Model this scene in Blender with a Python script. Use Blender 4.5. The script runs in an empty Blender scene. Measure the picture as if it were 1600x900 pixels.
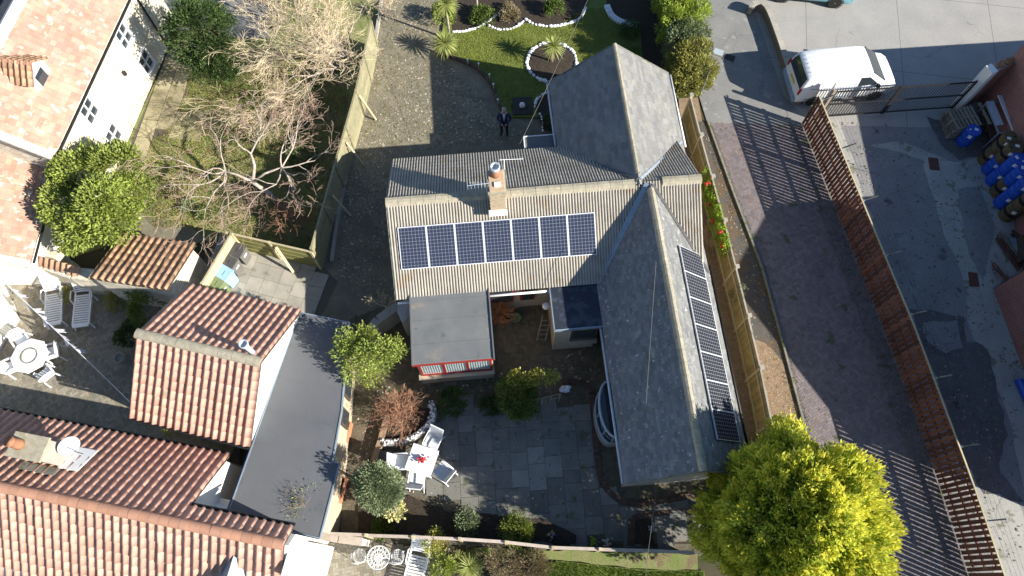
import bpy, math, random
import numpy as np
from mathutils import Matrix, Vector
random.seed(7); RNG = np.random.default_rng(7)
R = math.radians
S = bpy.context.scene
COL = S.collection
# ------------------------------------------------------------------ camera, sky, sun, exposure
CAM_H, CAM_F, CAM_T = 25.5, 1110.0, R(22.5)
cd = bpy.data.cameras.new('camera'); cam = bpy.data.objects.new('camera', cd); COL.objects.link(cam)
cam.location = (0, 0, CAM_H); cam.rotation_euler = (CAM_T, 0, 0)
cd.sensor_width = 36; cd.lens = 36 * CAM_F / 1600; cd.clip_end = 1000
S.camera = cam
SUN_EL, SUN_AZ = R(28.3), R(-24.0)
SUN = Vector((math.cos(SUN_AZ) * math.cos(SUN_EL), math.sin(SUN_AZ) * math.cos(SUN_EL), math.sin(SUN_EL)))
w = bpy.data.worlds.new('World'); S.world = w; w.use_nodes = True
nt = w.node_tree; bg = nt.nodes['Background']
sky = nt.nodes.new('ShaderNodeTexSky'); sky.sky_type = 'NISHITA'; sky.sun_disc = False
sky.ozone_density = 4.0; sky.dust_density = .3; sky.sun_elevation = SUN_EL; sky.sun_rotation = R(114)
nt.links.new(sky.outputs[0], bg.inputs[0]); bg.inputs[1].default_value = 0.075
sd = bpy.data.lights.new('sun', 'SUN'); sun = bpy.data.objects.new('sun', sd); COL.objects.link(sun)
sd.energy = 5.0; sd.angle = R(0.45); sd.color = (1, .945, .845)
sun.location = SUN * 60; sun.rotation_euler = SUN.to_track_quat('Z', 'Y').to_euler()
vs = S.view_settings; vs.view_transform = 'Standard'; vs.look = 'None'; vs.gamma = 1; vs.exposure = 1.05
vs.use_curve_mapping = False
# ------------------------------------------------------------------ helpers
def P(u, v, h=0.0):
    """photo pixel seen at height h above the ground -> point"""
    x = (u - 800) / CAM_F; y = (450 - v) / CAM_F
    c, s = math.cos(CAM_T), math.sin(CAM_T)
    t = (CAM_H - h) / (c - y * s)
    return Vector((x * t, (y * c + s) * t, h))
def P2(u, v, h=0.0):
    p = P(u, v, h); return (p.x, p.y)
def lerp(a, b, t): return a + (b - a) * t
RM = {}
def rm(o): return RM.get(o.name, Matrix.Identity(4))
def tag(o, label=None, cat=None, group=None, kind=None):
    if label: o['label'] = label
    if cat: o['category'] = cat
    if group: o['group'] = group
    if kind: o['kind'] = kind
    return o
def thing(name, label, cat, loc, rz=0.0, group=None):
    o = bpy.data.objects.new(name, None); COL.objects.link(o); o.empty_display_size = .2
    o.location = loc; o.rotation_euler = (0, 0, rz)
    RM[o.name] = Matrix.Translation(Vector(loc)) @ Matrix.Rotation(rz, 4, 'Z')
    return tag(o, label, cat, group)
def link(name, me, parent=None, M4=None):
    o = bpy.data.objects.new(name, me); COL.objects.link(o)
    if parent is not None: o.parent = parent
    if M4 is not None: o.matrix_basis = M4
    RM[o.name] = rm(parent) @ (M4 if M4 is not None else Matrix.Identity(4)) if parent is not None else (M4 if M4 is not None else Matrix.Identity(4))
    return o
def piece(name, me, parent, W):
    """an object that shares mesh data, placed by its world matrix W under parent"""
    o = bpy.data.objects.new(name, me); COL.objects.link(o)
    if parent is not None:
        o.parent = parent; o.matrix_basis = rm(parent).inverted() @ W
    else: o.matrix_basis = W
    RM[o.name] = W
    return o
def copy_tree(o, parent=None, loc=None, rz=None, label=None, group=None):
    c = o.copy(); COL.objects.link(c); c.parent = parent
    if loc is not None: c.location = loc
    if rz is not None: c.rotation_euler = (0, 0, rz)
    if label: c['label'] = label
    if group: c['group'] = group
    for ch in list(o.children): copy_tree(ch, c)
    return c
def basis(o, x, y, z):
    m = Matrix.Identity(4)
    for i, a in enumerate((x, y, z)):
        for j in range(3): m[j][i] = a[j]
    for j in range(3): m[j][3] = o[j]
    return m
def inpoly(x, y, poly):
    r = False; n = len(poly); j = n - 1
    for i in range(n):
        xi, yi = poly[i][0], poly[i][1]; xj, yj = poly[j][0], poly[j][1]
        if (yi > y) != (yj > y) and x < (xj - xi) * (y - yi) / (yj - yi) + xi: r = not r
        j = i
    return r
class MB:
    def __init__(s): s.v = []; s.f = []; s.t = (1, 1, 1); s.ft = []; s.m = 0; s.fm = []; s.sm = False
    def add(s, vs, fs):
        b = len(s.v); s.v += [tuple(p) for p in vs]
        for f in fs: s.f.append([b + i for i in f]); s.ft.append(s.t); s.fm.append(s.m)
        return s
    def box(s, c, d, rz=0.0, B=None):
        c = Vector(c); hx, hy, hz = d[0] / 2, d[1] / 2, d[2] / 2
        if B is None: B = Matrix.Rotation(rz, 3, 'Z')
        vs = [c + B @ Vector((x * hx, y * hy, z * hz)) for x, y, z in ((-1,-1,-1),(1,-1,-1),(1,1,-1),(-1,1,-1),(-1,-1,1),(1,-1,1),(1,1,1),(-1,1,1))]
        return s.add(vs, [(0,3,2,1),(4,5,6,7),(0,1,5,4),(1,2,6,5),(2,3,7,6),(3,0,4,7)])
    def beam(s, a, b, wd, ht, up=(0, 0, 1)):
        a = Vector(a); b = Vector(b); d = b - a; L = d.length; d.normalize(); up = Vector(up)
        if abs(d.dot(up)) > .98: up = Vector((1, 0, 0))
        y = up.cross(d).normalized(); z = d.cross(y)
        B = Matrix((d, y, z)).transposed()
        return s.box((a + b) / 2, (L, wd, ht), B=B)
    def tube(s, pts, r, n=6, cap=True):
        pts = [Vector(p) for p in pts]; k = len(pts); vs = []; fs = []
        if not hasattr(r, '__len__'): r = [r] * k
        ref = None
        for i, p in enumerate(pts):
            d = (pts[min(i + 1, k - 1)] - pts[max(i - 1, 0)])
            if d.length < 1e-9: d = Vector((0, 0, 1))
            d.normalize()
            if ref is None: ref = Vector((0, 0, 1)) if abs(d.z) < .9 else Vector((1, 0, 0))
            x = (ref - d * ref.dot(d)).normalized(); y = d.cross(x); ref = x
            for q in range(n):
                a = 2 * math.pi * q / n; vs.append(p + (x * math.cos(a) + y * math.sin(a)) * r[i])
        for i in range(k - 1):
            for q in range(n):
                q2 = (q + 1) % n; fs.append((i*n+q, i*n+q2, (i+1)*n+q2, (i+1)*n+q))
        if cap: fs.append(tuple(reversed(range(n)))); fs.append(tuple((k-1)*n + q for q in range(n)))
        return s.add(vs, fs)
    def lathe(s, prof, c, n=16, B=None, cap=True):
        c = Vector(c); B = B or Matrix.Identity(3); vs = []; fs = []
        for r, z in prof:
            for q in range(n):
                a = 2 * math.pi * q / n; vs.append(c + B @ Vector((r * math.cos(a), r * math.sin(a), z)))
        for i in range(len(prof) - 1):
            for q in range(n):
                q2 = (q + 1) % n; fs.append((i*n+q, i*n+q2, (i+1)*n+q2, (i+1)*n+q))
        if cap: fs.append(tuple(reversed(range(n)))); fs.append(tuple((len(prof)-1)*n + q for q in range(n)))
        return s.add(vs, fs)
    def prism(s, poly, z0, z1, bottom=True):
        n = len(poly); a = sum(poly[i][0]*poly[(i+1)%n][1]-poly[(i+1)%n][0]*poly[i][1] for i in range(n))
        if a < 0: poly = list(reversed(poly))
        zz1 = z1 if hasattr(z1, '__len__') else [z1] * n
        if a < 0 and hasattr(z1, '__len__'): zz1 = list(reversed(z1))
        vs = [(p[0], p[1], z0) for p in poly] + [(p[0], p[1], zz1[i]) for i, p in enumerate(poly)]
        fs = [tuple(range(n, 2*n))] + [(i, (i+1)%n, (i+1)%n+n, i+n) for i in range(n)]
        if bottom: fs.append(tuple(reversed(range(n))))
        return s.add(vs, fs)
    def sheet(s, poly, z=0.0):
        n = len(poly); a = sum(poly[i][0]*poly[(i+1)%n][1]-poly[(i+1)%n][0]*poly[i][1] for i in range(n))
        if a < 0: poly = list(reversed(poly))
        return s.add([(p[0], p[1], z) for p in poly], [tuple(range(n))])
    def poly(s, pts): return s.add(pts, [tuple(range(len(pts)))])
    def ball(s, c, r, n=10, m=6, B=None, jit=0):
        c = Vector(c); r = r if hasattr(r, '__len__') else (r, r, r); B = B or Matrix.Identity(3)
        vs = [c + B @ Vector((0, 0, -r[2]))]; fs = []
        for i in range(1, m):
            a = -math.pi/2 + math.pi * i / m
            for q in range(n):
                b = 2*math.pi*q/n; k = 1 + random.uniform(-jit, jit)
                vs.append(c + B @ Vector((r[0]*math.cos(a)*math.cos(b)*k, r[1]*math.cos(a)*math.sin(b)*k, r[2]*math.sin(a)*k)))
        vs.append(c + B @ Vector((0, 0, r[2]))); top = len(vs) - 1
        for q in range(n):
            q2 = (q+1) % n; fs.append((0, 1+q2, 1+q)); fs.append((top, 1+(m-2)*n+q, 1+(m-2)*n+q2))
            for i in range(m-2): fs.append((1+i*n+q, 1+i*n+q2, 1+(i+1)*n+q2, 1+(i+1)*n+q))
        return s.add(vs, fs)
    def mesh(s, name, mat, M4=None, tint=False, smooth=False):
        me = bpy.data.meshes.new(name)
        vs = s.v if M4 is None else [tuple(M4 @ Vector(p)) for p in s.v]
        me.from_pydata(vs, [], s.f)
        mats = mat if isinstance(mat, (list, tuple)) else [mat]
        for m in mats: me.materials.append(m)
        if len(mats) > 1: me.polygons.foreach_set('material_index', s.fm)
        if tint:
            at = me.color_attributes.new('tint', 'FLOAT_COLOR', 'CORNER'); arr = []
            for f, t in zip(s.f, s.ft): arr += [t[0], t[1], t[2], 1.0] * len(f)
            at.data.foreach_set('color', arr)
        me.polygons.foreach_set('use_smooth', [bool(smooth)] * len(s.f))
        me.update(); return me
    def build(s, name, mat, parent=None, tint=False, smooth=False, bev=0, world=True):
        M4 = rm(parent).inverted() if (parent is not None and world) else None
        o = link(name, s.mesh(name, mat, M4, tint, smooth), parent)
        if bev:
            b = o.modifiers.new('bevel', 'BEVEL'); b.width = bev; b.segments = 2; b.limit_method = 'ANGLE'
        return o
def solo(name, mb, mat, label, cat, group=None, **k):
    """a thing that is one mesh: origin at its base"""
    xs = np.array(mb.v); c = Vector((xs[:,0].mean(), xs[:,1].mean(), xs[:,2].min()))
    mb.v = [(p[0]-c.x, p[1]-c.y, p[2]-c.z) for p in mb.v]
    o = mb.build(name, mat, None, **k); o.location = c; RM[o.name] = Matrix.Translation(c)
    return tag(o, label, cat, group)
def npmesh(name, V, F, mat, tint=None, parent=None, smooth=False):
    if parent is not None:
        m = np.array(rm(parent).inverted()); V = V @ m[:3, :3].T + m[:3, 3]
    me = bpy.data.meshes.new(name); nv, nf, k = len(V), len(F), F.shape[1]
    me.vertices.add(nv); me.vertices.foreach_set('co', np.ascontiguousarray(V, dtype=np.float32).ravel())
    me.loops.add(nf * k); me.loops.foreach_set('vertex_index', F.astype(np.int32).ravel())
    me.polygons.add(nf); me.polygons.foreach_set('loop_start', np.arange(0, nf * k, k, dtype=np.int32))
    me.update(calc_edges=True)
    me.materials.append(mat)
    if tint is not None:
        at = me.color_attributes.new('tint', 'FLOAT_COLOR', 'POINT')
        at.data.foreach_set('color', np.hstack([tint, np.ones((nv, 1))]).astype(np.float32).ravel())
    me.polygons.foreach_set('use_smooth', [bool(smooth)] * nf)
    return link(name, me, parent)
# ------------------------------------------------------------------ materials
class NT:
    def __init__(s, name):
        s.m = bpy.data.materials.new(name); s.m.use_nodes = True; s.t = s.m.node_tree; s.b = s.t.nodes['Principled BSDF']
    def n(s, ty, **k):
        o = s.t.nodes.new(ty)
        for a, v in k.items(): setattr(o, a, v)
        return o
    def l(s, a, b): s.t.links.new(a, b)
    def pos(s): return s.n('ShaderNodeNewGeometry').outputs['Position']
    def noise(s, sc, detail=6, rough=.6, vec=None, dist=0.0):
        o = s.n('ShaderNodeTexNoise'); o.inputs['Scale'].default_value = sc; o.inputs['Detail'].default_value = detail
        o.inputs['Roughness'].default_value = rough; o.inputs['Distortion'].default_value = dist
        s.l(vec or s.pos(), o.inputs['Vector']); return o.outputs['Fac']
    def ramp(s, fac, stops):
        o = s.n('ShaderNodeValToRGB'); e = o.color_ramp.elements
        while len(e) < len(stops): e.new(.5)
        for i, (p, c) in enumerate(stops):
            e[i].position = p; e[i].color = (c[0], c[1], c[2], 1) if hasattr(c, '__len__') else (c, c, c, 1)
        s.l(fac, o.inputs[0]); return o.outputs[0]
    def mix(s, fac, a, b, mode='MIX'):
        o = s.n('ShaderNodeMix', data_type='RGBA', blend_type=mode)
        for i, x in ((0, fac), (6, a), (7, b)):
            if hasattr(x, 'is_linked'): s.l(x, o.inputs[i])
            elif i == 0: o.inputs[0].default_value = x
            else: o.inputs[i].default_value = (x[0], x[1], x[2], 1)
        return o.outputs[2]
    def math(s, op, a, b=0.0, c=None):
        o = s.n('ShaderNodeMath', operation=op)
        for i, x in enumerate((a, b) if c is None else (a, b, c)):
            if hasattr(x, 'is_linked'): s.l(x, o.inputs[i])
            else: o.inputs[i].default_value = x
        return o.outputs[0]
    def bump(s, h, strength=.4, dist=.02):
        o = s.n('ShaderNodeBump'); o.inputs['Strength'].default_value = strength; o.inputs['Distance'].default_value = dist
        s.l(h, o.inputs['Height']); s.l(o.outputs[0], s.b.inputs['Normal'])
    def col(s, c): s.l(c, s.b.inputs['Base Color'])
def hexc(c): return c if hasattr(c, '__len__') else (c, c, c)
def mat(name, c1, c2=None, sc=3.0, rough=.85, bump=0.0, bsc=45, rnd=0.0, attr=False, spots=None, metal=0.0, spec=.3, lo=.35, hi=.65, trans=0.0, spots2=None, bd=.02):
    T = NT(name); c1 = hexc(c1); c2 = hexc(c2 if c2 is not None else tuple(x * .8 for x in c1))
    col = T.ramp(T.noise(sc), [(lo, c1), (hi, c2)])
    for sp in (spots, spots2):
        if sp: col = T.mix(T.ramp(T.noise(sp[1], 3, .55), [(sp[2], 0), (min(sp[2] + .06, 1), 1)]), col, sp[0])
    if rnd:
        oi = T.n('ShaderNodeObjectInfo').outputs['Random']
        k = T.math('MULTIPLY_ADD', oi, 2 * rnd, 1 - rnd)
        cm = T.n('ShaderNodeCombineColor'); [T.l(k, cm.inputs[i]) for i in range(3)]
        col = T.mix(1.0, col, cm.outputs[0], 'MULTIPLY')
    if attr:
        a = T.n('ShaderNodeAttribute', attribute_name='tint'); col = T.mix(1.0, col, a.outputs['Color'], 'MULTIPLY')
    T.col(col)
    T.b.inputs['Roughness'].default_value = rough; T.b.inputs['Metallic'].default_value = metal
    T.b.inputs['Specular IOR Level'].default_value = spec
    if bump: T.bump(T.noise(bsc, 5, .65), bump, bd)
    if trans:
        tr = T.n('ShaderNodeBsdfTranslucent'); T.l(col, tr.inputs[0]); ms = T.n('ShaderNodeMixShader'); ms.inputs[0].default_value = trans
        out = T.t.nodes['Material Output']; T.l(T.b.outputs[0], ms.inputs[1]); T.l(tr.outputs[0], ms.inputs[2]); T.l(ms.outputs[0], out.inputs[0])
    return T.m
def glass(name, c=(.03, .04, .05), rough=.06):
    T = NT(name); T.b.inputs['Base Color'].default_value = (*c, 1); T.b.inputs['Roughness'].default_value = rough
    T.b.inputs['Specular IOR Level'].default_value = .8; return T.m
def brickmat(name, c1, c2, mortar, bw=.225, bh=.075, wallaxis=(1, 0)):
    T = NT(name); sp = T.n('ShaderNodeSeparateXYZ'); T.l(T.pos(), sp.inputs[0])
    u = T.math('ADD', T.math('MULTIPLY', sp.outputs[0], wallaxis[0]), T.math('MULTIPLY', sp.outputs[1], wallaxis[1]))
    cv = T.n('ShaderNodeCombineXYZ'); T.l(u, cv.inputs[0]); T.l(sp.outputs[2], cv.inputs[1])
    b = T.n('ShaderNodeTexBrick'); b.inputs['Scale'].default_value = 1; b.inputs['Brick Width'].default_value = bw; b.inputs['Row Height'].default_value = bh
    b.inputs['Mortar Size'].default_value = .008; b.inputs['Color1'].default_value = (*c1, 1); b.inputs['Color2'].default_value = (*c2, 1); b.inputs['Mortar'].default_value = (*mortar, 1)
    T.l(cv.outputs[0], b.inputs['Vector'])
    T.col(T.mix(.35, b.outputs['Color'], T.ramp(T.noise(3), [(.3, .45), (.7, 1.2)]), 'MULTIPLY'))
    T.b.inputs['Roughness'].default_value = .9; T.bump(T.math('SUBTRACT', 1.0, b.outputs['Fac']), .5, .01)
    return T.m
K = {}
K['earth'] = mat('earth', (.085, .065, .042), (.05, .06, .025), 2, bump=.5, bsc=18)
K['soil'] = mat('soil', (.035, .026, .02), (.06, .045, .032), 9, bump=.9, bsc=30, spots=((.16, .13, .09), 26, .66), bd=.04)
K['soil_brown'] = mat('soil_brown', (.30, .21, .135), (.22, .155, .10), 4, bump=.8, bsc=22, spots=((.42, .33, .22), 14, .6), spots2=((.12, .085, .05), 9, .66), bd=.04)
K['verge'] = mat('verge', (.085, .08, .075), (.12, .105, .09), 3, bump=.8, bsc=26, spots=((.13, .095, .065), 1.1, .5), spots2=((.2, .17, .12), 22, .68), bd=.03)
K['lane'] = mat('lane', (.155, .143, .105), (.235, .21, .15), 1.3, bump=.6, bsc=22, spots=((.34, .31, .26), 9, .63), spots2=((.26, .22, .13), 30, .64), bd=.03)
K['grass'] = mat('grass', (.12, .16, .03), (.15, .18, .045), 2.2, bump=.6, bsc=60)
K['rough_grass'] = mat('rough_grass', (.17, .22, .055), (.25, .24, .11), 1.4, bump=.8, bsc=35, spots=((.2, .155, .085), 2.1, .58), bd=.05)
K['joint'] = mat('joint', (.115, .10, .085), (.115, .11, .075), 3, bump=.4)
K['slab'] = mat('slab', (.2, .19, .165), (.145, .145, .135), 1.6, bump=.35, bsc=30, rnd=.17, spots=((.11, .12, .075), 2.6, .6), spots2=((.3, .29, .26), 30, .72))
K['slab_light'] = mat('slab_light', (.265, .26, .225), (.21, .21, .185), 1.6, bump=.35, bsc=30, rnd=.14, spots=((.2, .21, .15), 3.1, .6))
K['slab_buff'] = mat('slab_buff', (.36, .31, .2), (.28, .25, .15), 2, bump=.3, bsc=30, rnd=.22, spots=((.2, .19, .09), 3, .6))
K['slab_grey'] = mat('slab_grey', (.40, .37, .31), (.32, .30, .26), 2, bump=.3, bsc=30, rnd=.1, spots=((.25, .24, .18), 4, .62))
K['block'] = mat('block', (.215, .178, .178), (.175, .148, .152), 1.2, bump=.3, attr=True, spots=((.10, .11, .06), 1.7, .62))
K['block_buff'] = mat('block_buff', (.28, .25, .2), (.22, .2, .15), 1.0, bump=.3, attr=True)
K['block_dark'] = mat('block_dark', (.14, .115, .085), (.11, .1, .06), 1.0, bump=.3, attr=True)
K['kerb'] = mat('kerb', (.26, .25, .22), (.18, .18, .15), 4, bump=.5, spots=((.12, .15, .04), 5, .58))
K['white_stone'] = mat('white_stone', (.82, .83, .84), (.66, .68, .7), 12, rough=.7, bump=.4, rnd=.08)
K['white_render'] = mat('white_render', (.82, .80, .74), (.76, .73, .66), 1.5, bump=.15)
K['cream_render'] = mat('cream_render', (.52, .43, .31), (.45, .37, .27), 1.5, bump=.2, spots=((.33, .27, .2), 2.2, .64))
K['pebbledash'] = mat('pebbledash', (.40, .36, .30), (.32, .29, .25), 3, bump=.6, bsc=60)
K['white_paint'] = mat('white_paint', (.8, .8, .8), (.76, .76, .75), 6, rough=.45)
K['plastic'] = mat('plastic', (.8, .81, .82), (.76, .77, .78), 6, rough=.4, spec=.5)
K['lead'] = mat('lead', (.30, .37, .43), (.24, .3, .36), 6, rough=.5, metal=.3)
K['felt'] = mat('felt', (.135, .14, .15), (.118, .123, .133), .7, rough=.95, bump=.5, bsc=160, spots=((.112, .118, .13), 1.1, .6), spots2=((.155, .155, .155), 24, .72))
K['felt2'] = mat('felt2', (.17, .175, .175), (.13, .14, .145), 1.1, rough=.9, bump=.4, bsc=120, spots=((.23, .2, .17), 1.2, .62), spots2=((.1, .115, .12), 2.3, .64))
K['felt_wet'] = mat('felt_wet', (.055, .065, .085), (.03, .036, .05), 1.6, rough=.35, bump=.2, bsc=90, lo=.45, hi=.5)
K['tile_conc'] = mat('tile_conc', (.40, .365, .305), (.31, .285, .245), 1.4, bump=.35, bsc=70, spots=((.5, .47, .4), 22, .64), spots2=((.33, .27, .2), 1.4, .62))
K['slate'] = mat('slate', (.215, .215, .21), (.17, .172, .172), 1.2, bump=.35, bsc=60, attr=True, spots=((.62, .62, .57), 9, .655), spots2=((.27, .265, .22), 3.0, .62))
K['slate2'] = mat('slate2', (.24, .235, .22), (.19, .187, .182), 1.2, bump=.35, bsc=60, attr=True, spots=((.36, .35, .31), 18, .68))
K['ridge_conc'] = mat('ridge_conc', (.40, .36, .27), (.30, .27, .2), 6, bump=.5, rnd=.08, spots=((.5, .45, .28), 9, .63))
PT = ((.58, .345, .26), (.49, .28, .21))
K['pantile'] = mat('pantile', *PT, 3, rough=.75, bump=.25, rnd=.13, spots=((.45, .36, .26), 4, .66), spots2=((.33, .26, .17), 1.3, .68))
K['pantile_a'] = mat('pantile_a', *PT, 3, rough=.75, bump=.25, attr=True, spots=((.45, .36, .26), 4, .66), spots2=((.33, .26, .17), 1.3, .68))
K['pantile_old'] = mat('pantile_old', (.46, .27, .16), (.33, .21, .14), 3, rough=.85, bump=.35, rnd=.25, spots=((.42, .38, .2), 6, .62))
K['clay'] = mat('clay', (.47, .31, .235), (.38, .24, .18), 1.3, rough=.85, bump=.3, attr=True, spots=((.6, .52, .42), 3.2, .6), spots2=((.3, .24, .19), 5.0, .7))
K['ridge_clay'] = mat('ridge_clay', (.48, .25, .16), (.40, .22, .15), 4, bump=.3, rnd=.1)
K['terracotta'] = mat('terracotta', (.42, .19, .1), (.33, .16, .09), 6, bump=.3, rnd=.1)
K['wood_grey'] = mat('wood_grey', (.30, .27, .16), (.22, .21, .13), 5, bump=.4, rnd=.12)
K['wood_yellow'] = mat('wood_yellow', (.36, .27, .11), (.26, .20, .08), 4, bump=.4, attr=True)
K['wood_pale'] = mat('wood_pale', (.52, .44, .27), (.42, .36, .22), 5, bump=.3, rnd=.1)
K['wood_brown'] = mat('wood_brown', (.16, .066, .044), (.105, .046, .034), 5, bump=.4, rnd=.38, spots=((.2, .11, .08), 3, .62))
K['wood_dark'] = mat('wood_dark', (.09, .065, .045), (.06, .045, .035), 6, bump=.3, rnd=.15)
K['pallet'] = mat('pallet', (.30, .26, .2), (.2, .175, .14), 7, bump=.4, rnd=.25)
K['red_paint'] = mat('red_paint', (.30, .032, .025), (.26, .028, .022), 5, rough=.45)
K['black'] = mat('black', (.012, .012, .013), (.018, .018, .018), 5, rough=.5)
K['steel_dark'] = mat('steel_dark', (.035, .037, .042), (.06, .05, .045), 9, rough=.55, metal=.4)
K['steel'] = mat('steel', (.5, .51, .52), (.42, .42, .42), 9, rough=.35, metal=.7)
K['galv'] = mat('galv', (.5, .55, .6), (.4, .45, .5), 9, rough=.5, metal=.2)
K['rust'] = mat('rust', (.10, .04, .03), (.14, .06, .04), 12, bump=.3)
K['glass'] = glass('glass')
K['glass_pale'] = glass('glass_pale', (.42, .52, .52), .12)
K['bluedrum'] = mat('bluedrum', (.015, .09, .5), (.012, .07, .42), 3, rough=.38, spec=.5)
K['browndrum'] = mat('browndrum', (.14, .10, .05), (.1, .075, .04), 5, rough=.6)
K['brick_red'] = brickmat('brick_red', (.36, .12, .085), (.27, .09, .07), (.34, .28, .24), wallaxis=(.12, .993))
K['brick_red_x'] = brickmat('brick_red_x', (.42, .17, .10), (.34, .12, .08), (.42, .36, .3), wallaxis=(1, 0))
K['wood_pink'] = mat('wood_pink', (.50, .42, .35), (.42, .35, .29), 5, bump=.3, rnd=.12)
K['wood_pale2'] = mat('wood_pale2', (.34, .24, .16), (.27, .19, .13), 5, bump=.3)
K['slab_plain'] = mat('slab_plain', (.27, .26, .23), (.2, .2, .18), 3, bump=.4)
K['lead_pale'] = mat('lead_pale', (.45, .48, .52), (.38, .41, .46), 3, rough=.6)
K['sling'] = mat('sling', (.62, .64, .66), (.57, .59, .61), 9, rough=.7)
K['redflower'] = mat('redflower', (.55, .02, .03), (.65, .08, .08), 30)
K['cast'] = mat('cast', (.62, .63, .62), (.52, .53, .53), 12, rough=.6)
K['cloth_white'] = mat('cloth_white', (.78, .78, .8), (.72, .72, .75), 9); K['cloth_lilac'] = mat('cloth_lilac', (.55, .52, .68), (.6, .58, .72), 9); K['cloth_grey'] = mat('cloth_grey', (.5, .48, .5), (.42, .4, .45), 9)
K['bin_grey'] = mat('bin_grey', (.16, .155, .145), (.13, .125, .12), 5, rough=.6); K['bin_lid'] = mat('bin_lid', (.07, .07, .075), (.06, .06, .06), 5, rough=.5)
K['bin_blue'] = mat('bin_blue', (.30, .48, .68), (.28, .45, .64), 5, rough=.5); K['bin_green'] = mat('bin_green', (.19, .24, .12), (.16, .2, .1), 5, rough=.55)
K['wood_yellowgreen'] = mat('wood_yellowgreen', (.30, .28, .10), (.22, .22, .08), 3, bump=.4, rnd=.12)
K['brick_buff'] = mat('brick_buff', (.50, .38, .25), (.42, .30, .2), 9, bump=.4)
K['brick_plain'] = mat('brick_plain', (.22, .17, .14), (.16, .14, .12), 6, bump=.4)
K['bluepaint'] = mat('bluepaint', (.05, .09, .22), (.04, .08, .2), 5, rough=.5)
K['block_dark_plain'] = mat('block_dark_plain', (.06, .05, .045), (.045, .04, .035), 5, bump=.4)
K['slate_plain'] = mat('slate_plain', (.1, .1, .1), (.07, .07, .07), 4)
def _lm(name, c1, c2, t=.25): K[name] = mat(name, c1, c2, 2.0, rough=.55, attr=True, trans=t, spec=.35)
_lm('leaf_bronze', (.36, .34, .09), (.27, .27, .08)); _lm('leaf_lime', (.30, .42, .03), (.24, .36, .03)); _lm('leaf_straw', (.30, .25, .14), (.24, .19, .11)); _lm('blade_bright', (.16, .25, .03), (.13, .21, .03))
K['blind'] = mat('blind', (.42, .46, .46), (.38, .42, .42), 9)
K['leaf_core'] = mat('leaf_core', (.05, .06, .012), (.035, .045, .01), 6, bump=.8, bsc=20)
K['leaf_plain'] = mat('leaf_plain', (.3, .4, .05), (.24, .34, .04), 9)
K['orangeflower'] = mat('orangeflower', (.75, .25, .03), (.7, .12, .02), 30); K['purpleflower'] = mat('purpleflower', (.12, .08, .5), (.6, .45, .06), 14, lo=.48, hi=.52); K['paleflower'] = mat('paleflower', (.6, .58, .55), (.5, .4, .35), 20)
# ------------------------------------------------------------------ ground materials with cracks and patches
def crackmat(name, c1, c2, crack, sc=.45, bump=.25, joints=None, spots=None, width=.006):
    T = NT(name); pos = T.pos()
    col = T.ramp(T.noise(.9, 8), [(.3, c1), (.7, c2)])
    col = T.mix(.5, col, T.ramp(T.noise(14, 4, .7), [(.3, .75), (.7, 1.2)]), 'MULTIPLY')
    if spots: col = T.mix(T.ramp(T.noise(spots[1], 4, .6), [(spots[2], 0), (spots[2] + .05, 1)]), col, spots[0])
    nz = T.n('ShaderNodeTexNoise'); nz.inputs['Scale'].default_value = 1.6; nz.inputs['Detail'].default_value = 6; T.l(pos, nz.inputs['Vector'])
    vm = T.n('ShaderNodeVectorMath', operation='MULTIPLY_ADD'); T.l(nz.outputs['Color'], vm.inputs[0]); vm.inputs[1].default_value = (1.1, 1.1, 0); T.l(pos, vm.inputs[2])
    vo = T.n('ShaderNodeTexVoronoi', feature='DISTANCE_TO_EDGE'); vo.inputs['Scale'].default_value = sc; T.l(vm.outputs[0], vo.inputs['Vector'])
    cr = T.ramp(vo.outputs['Distance'], [(0, 1), (width, 0)])
    cr = T.math('MULTIPLY', cr, T.ramp(T.noise(.6, 3), [(.45, 0), (.55, 1)]))
    col = T.mix(cr, col, crack)
    if joints:
        sp = T.n('ShaderNodeSeparateXYZ'); T.l(pos, sp.inputs[0])
        for ax, per, off in joints:
            g = T.math('ADD', T.math('MULTIPLY', sp.outputs[0], math.cos(ax)), T.math('MULTIPLY', sp.outputs[1], math.sin(ax)))
            f = T.math('ABSOLUTE', T.math('SUBTRACT', T.math('FRACT', T.math('ADD', T.math('DIVIDE', g, per), off)), .5))
            col = T.mix(T.math('LESS_THAN', f, .012 / per), col, crack)
    T.col(col); T.b.inputs['Roughness'].default_value = .9; T.b.inputs['Specular IOR Level'].default_value = .25
    T.bump(T.noise(40, 5, .7), bump, .02); return T.m
K['concrete'] = crackmat('concrete', (.36, .345, .32), (.30, .29, .275), (.15, .14, .13), .22, joints=((R(-8), 4.2, .1), (R(82), 4.5, .35)), width=.004)
K['tarmac_old'] = crackmat('tarmac_old', (.25, .245, .235), (.19, .19, .185), (.09, .085, .08), .55, spots=((.29, .28, .26), 2.2, .6))
K['yard'] = crackmat('yard', (.26, .255, .25), (.19, .19, .192), (.045, .042, .04), .5, spots=((.1, .098, .098), 1.2, .64), bump=.4)
K['yard_conc'] = crackmat('yard_conc', (.40, .39, .355), (.30, .30, .275), (.09, .085, .08), .5, spots=((.2, .2, .15), 1.5, .58))
K['yard_dark'] = crackmat('yard_dark', (.135, .13, .13), (.10, .097, .098), (.03, .03, .03), .8, spots=((.15, .145, .14), 4.5, .56), bump=.8)
K['road'] = mat('road', (.06, .062, .068), (.05, .05, .055), 3, bump=.3)
def px(*pts): return [P2(*p) for p in pts]
def ground(name, poly, z, m):
    mb = MB(); mb.sheet(poly, z); o = mb.build(name, K[m]); tag(o, kind='structure'); return o
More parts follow.
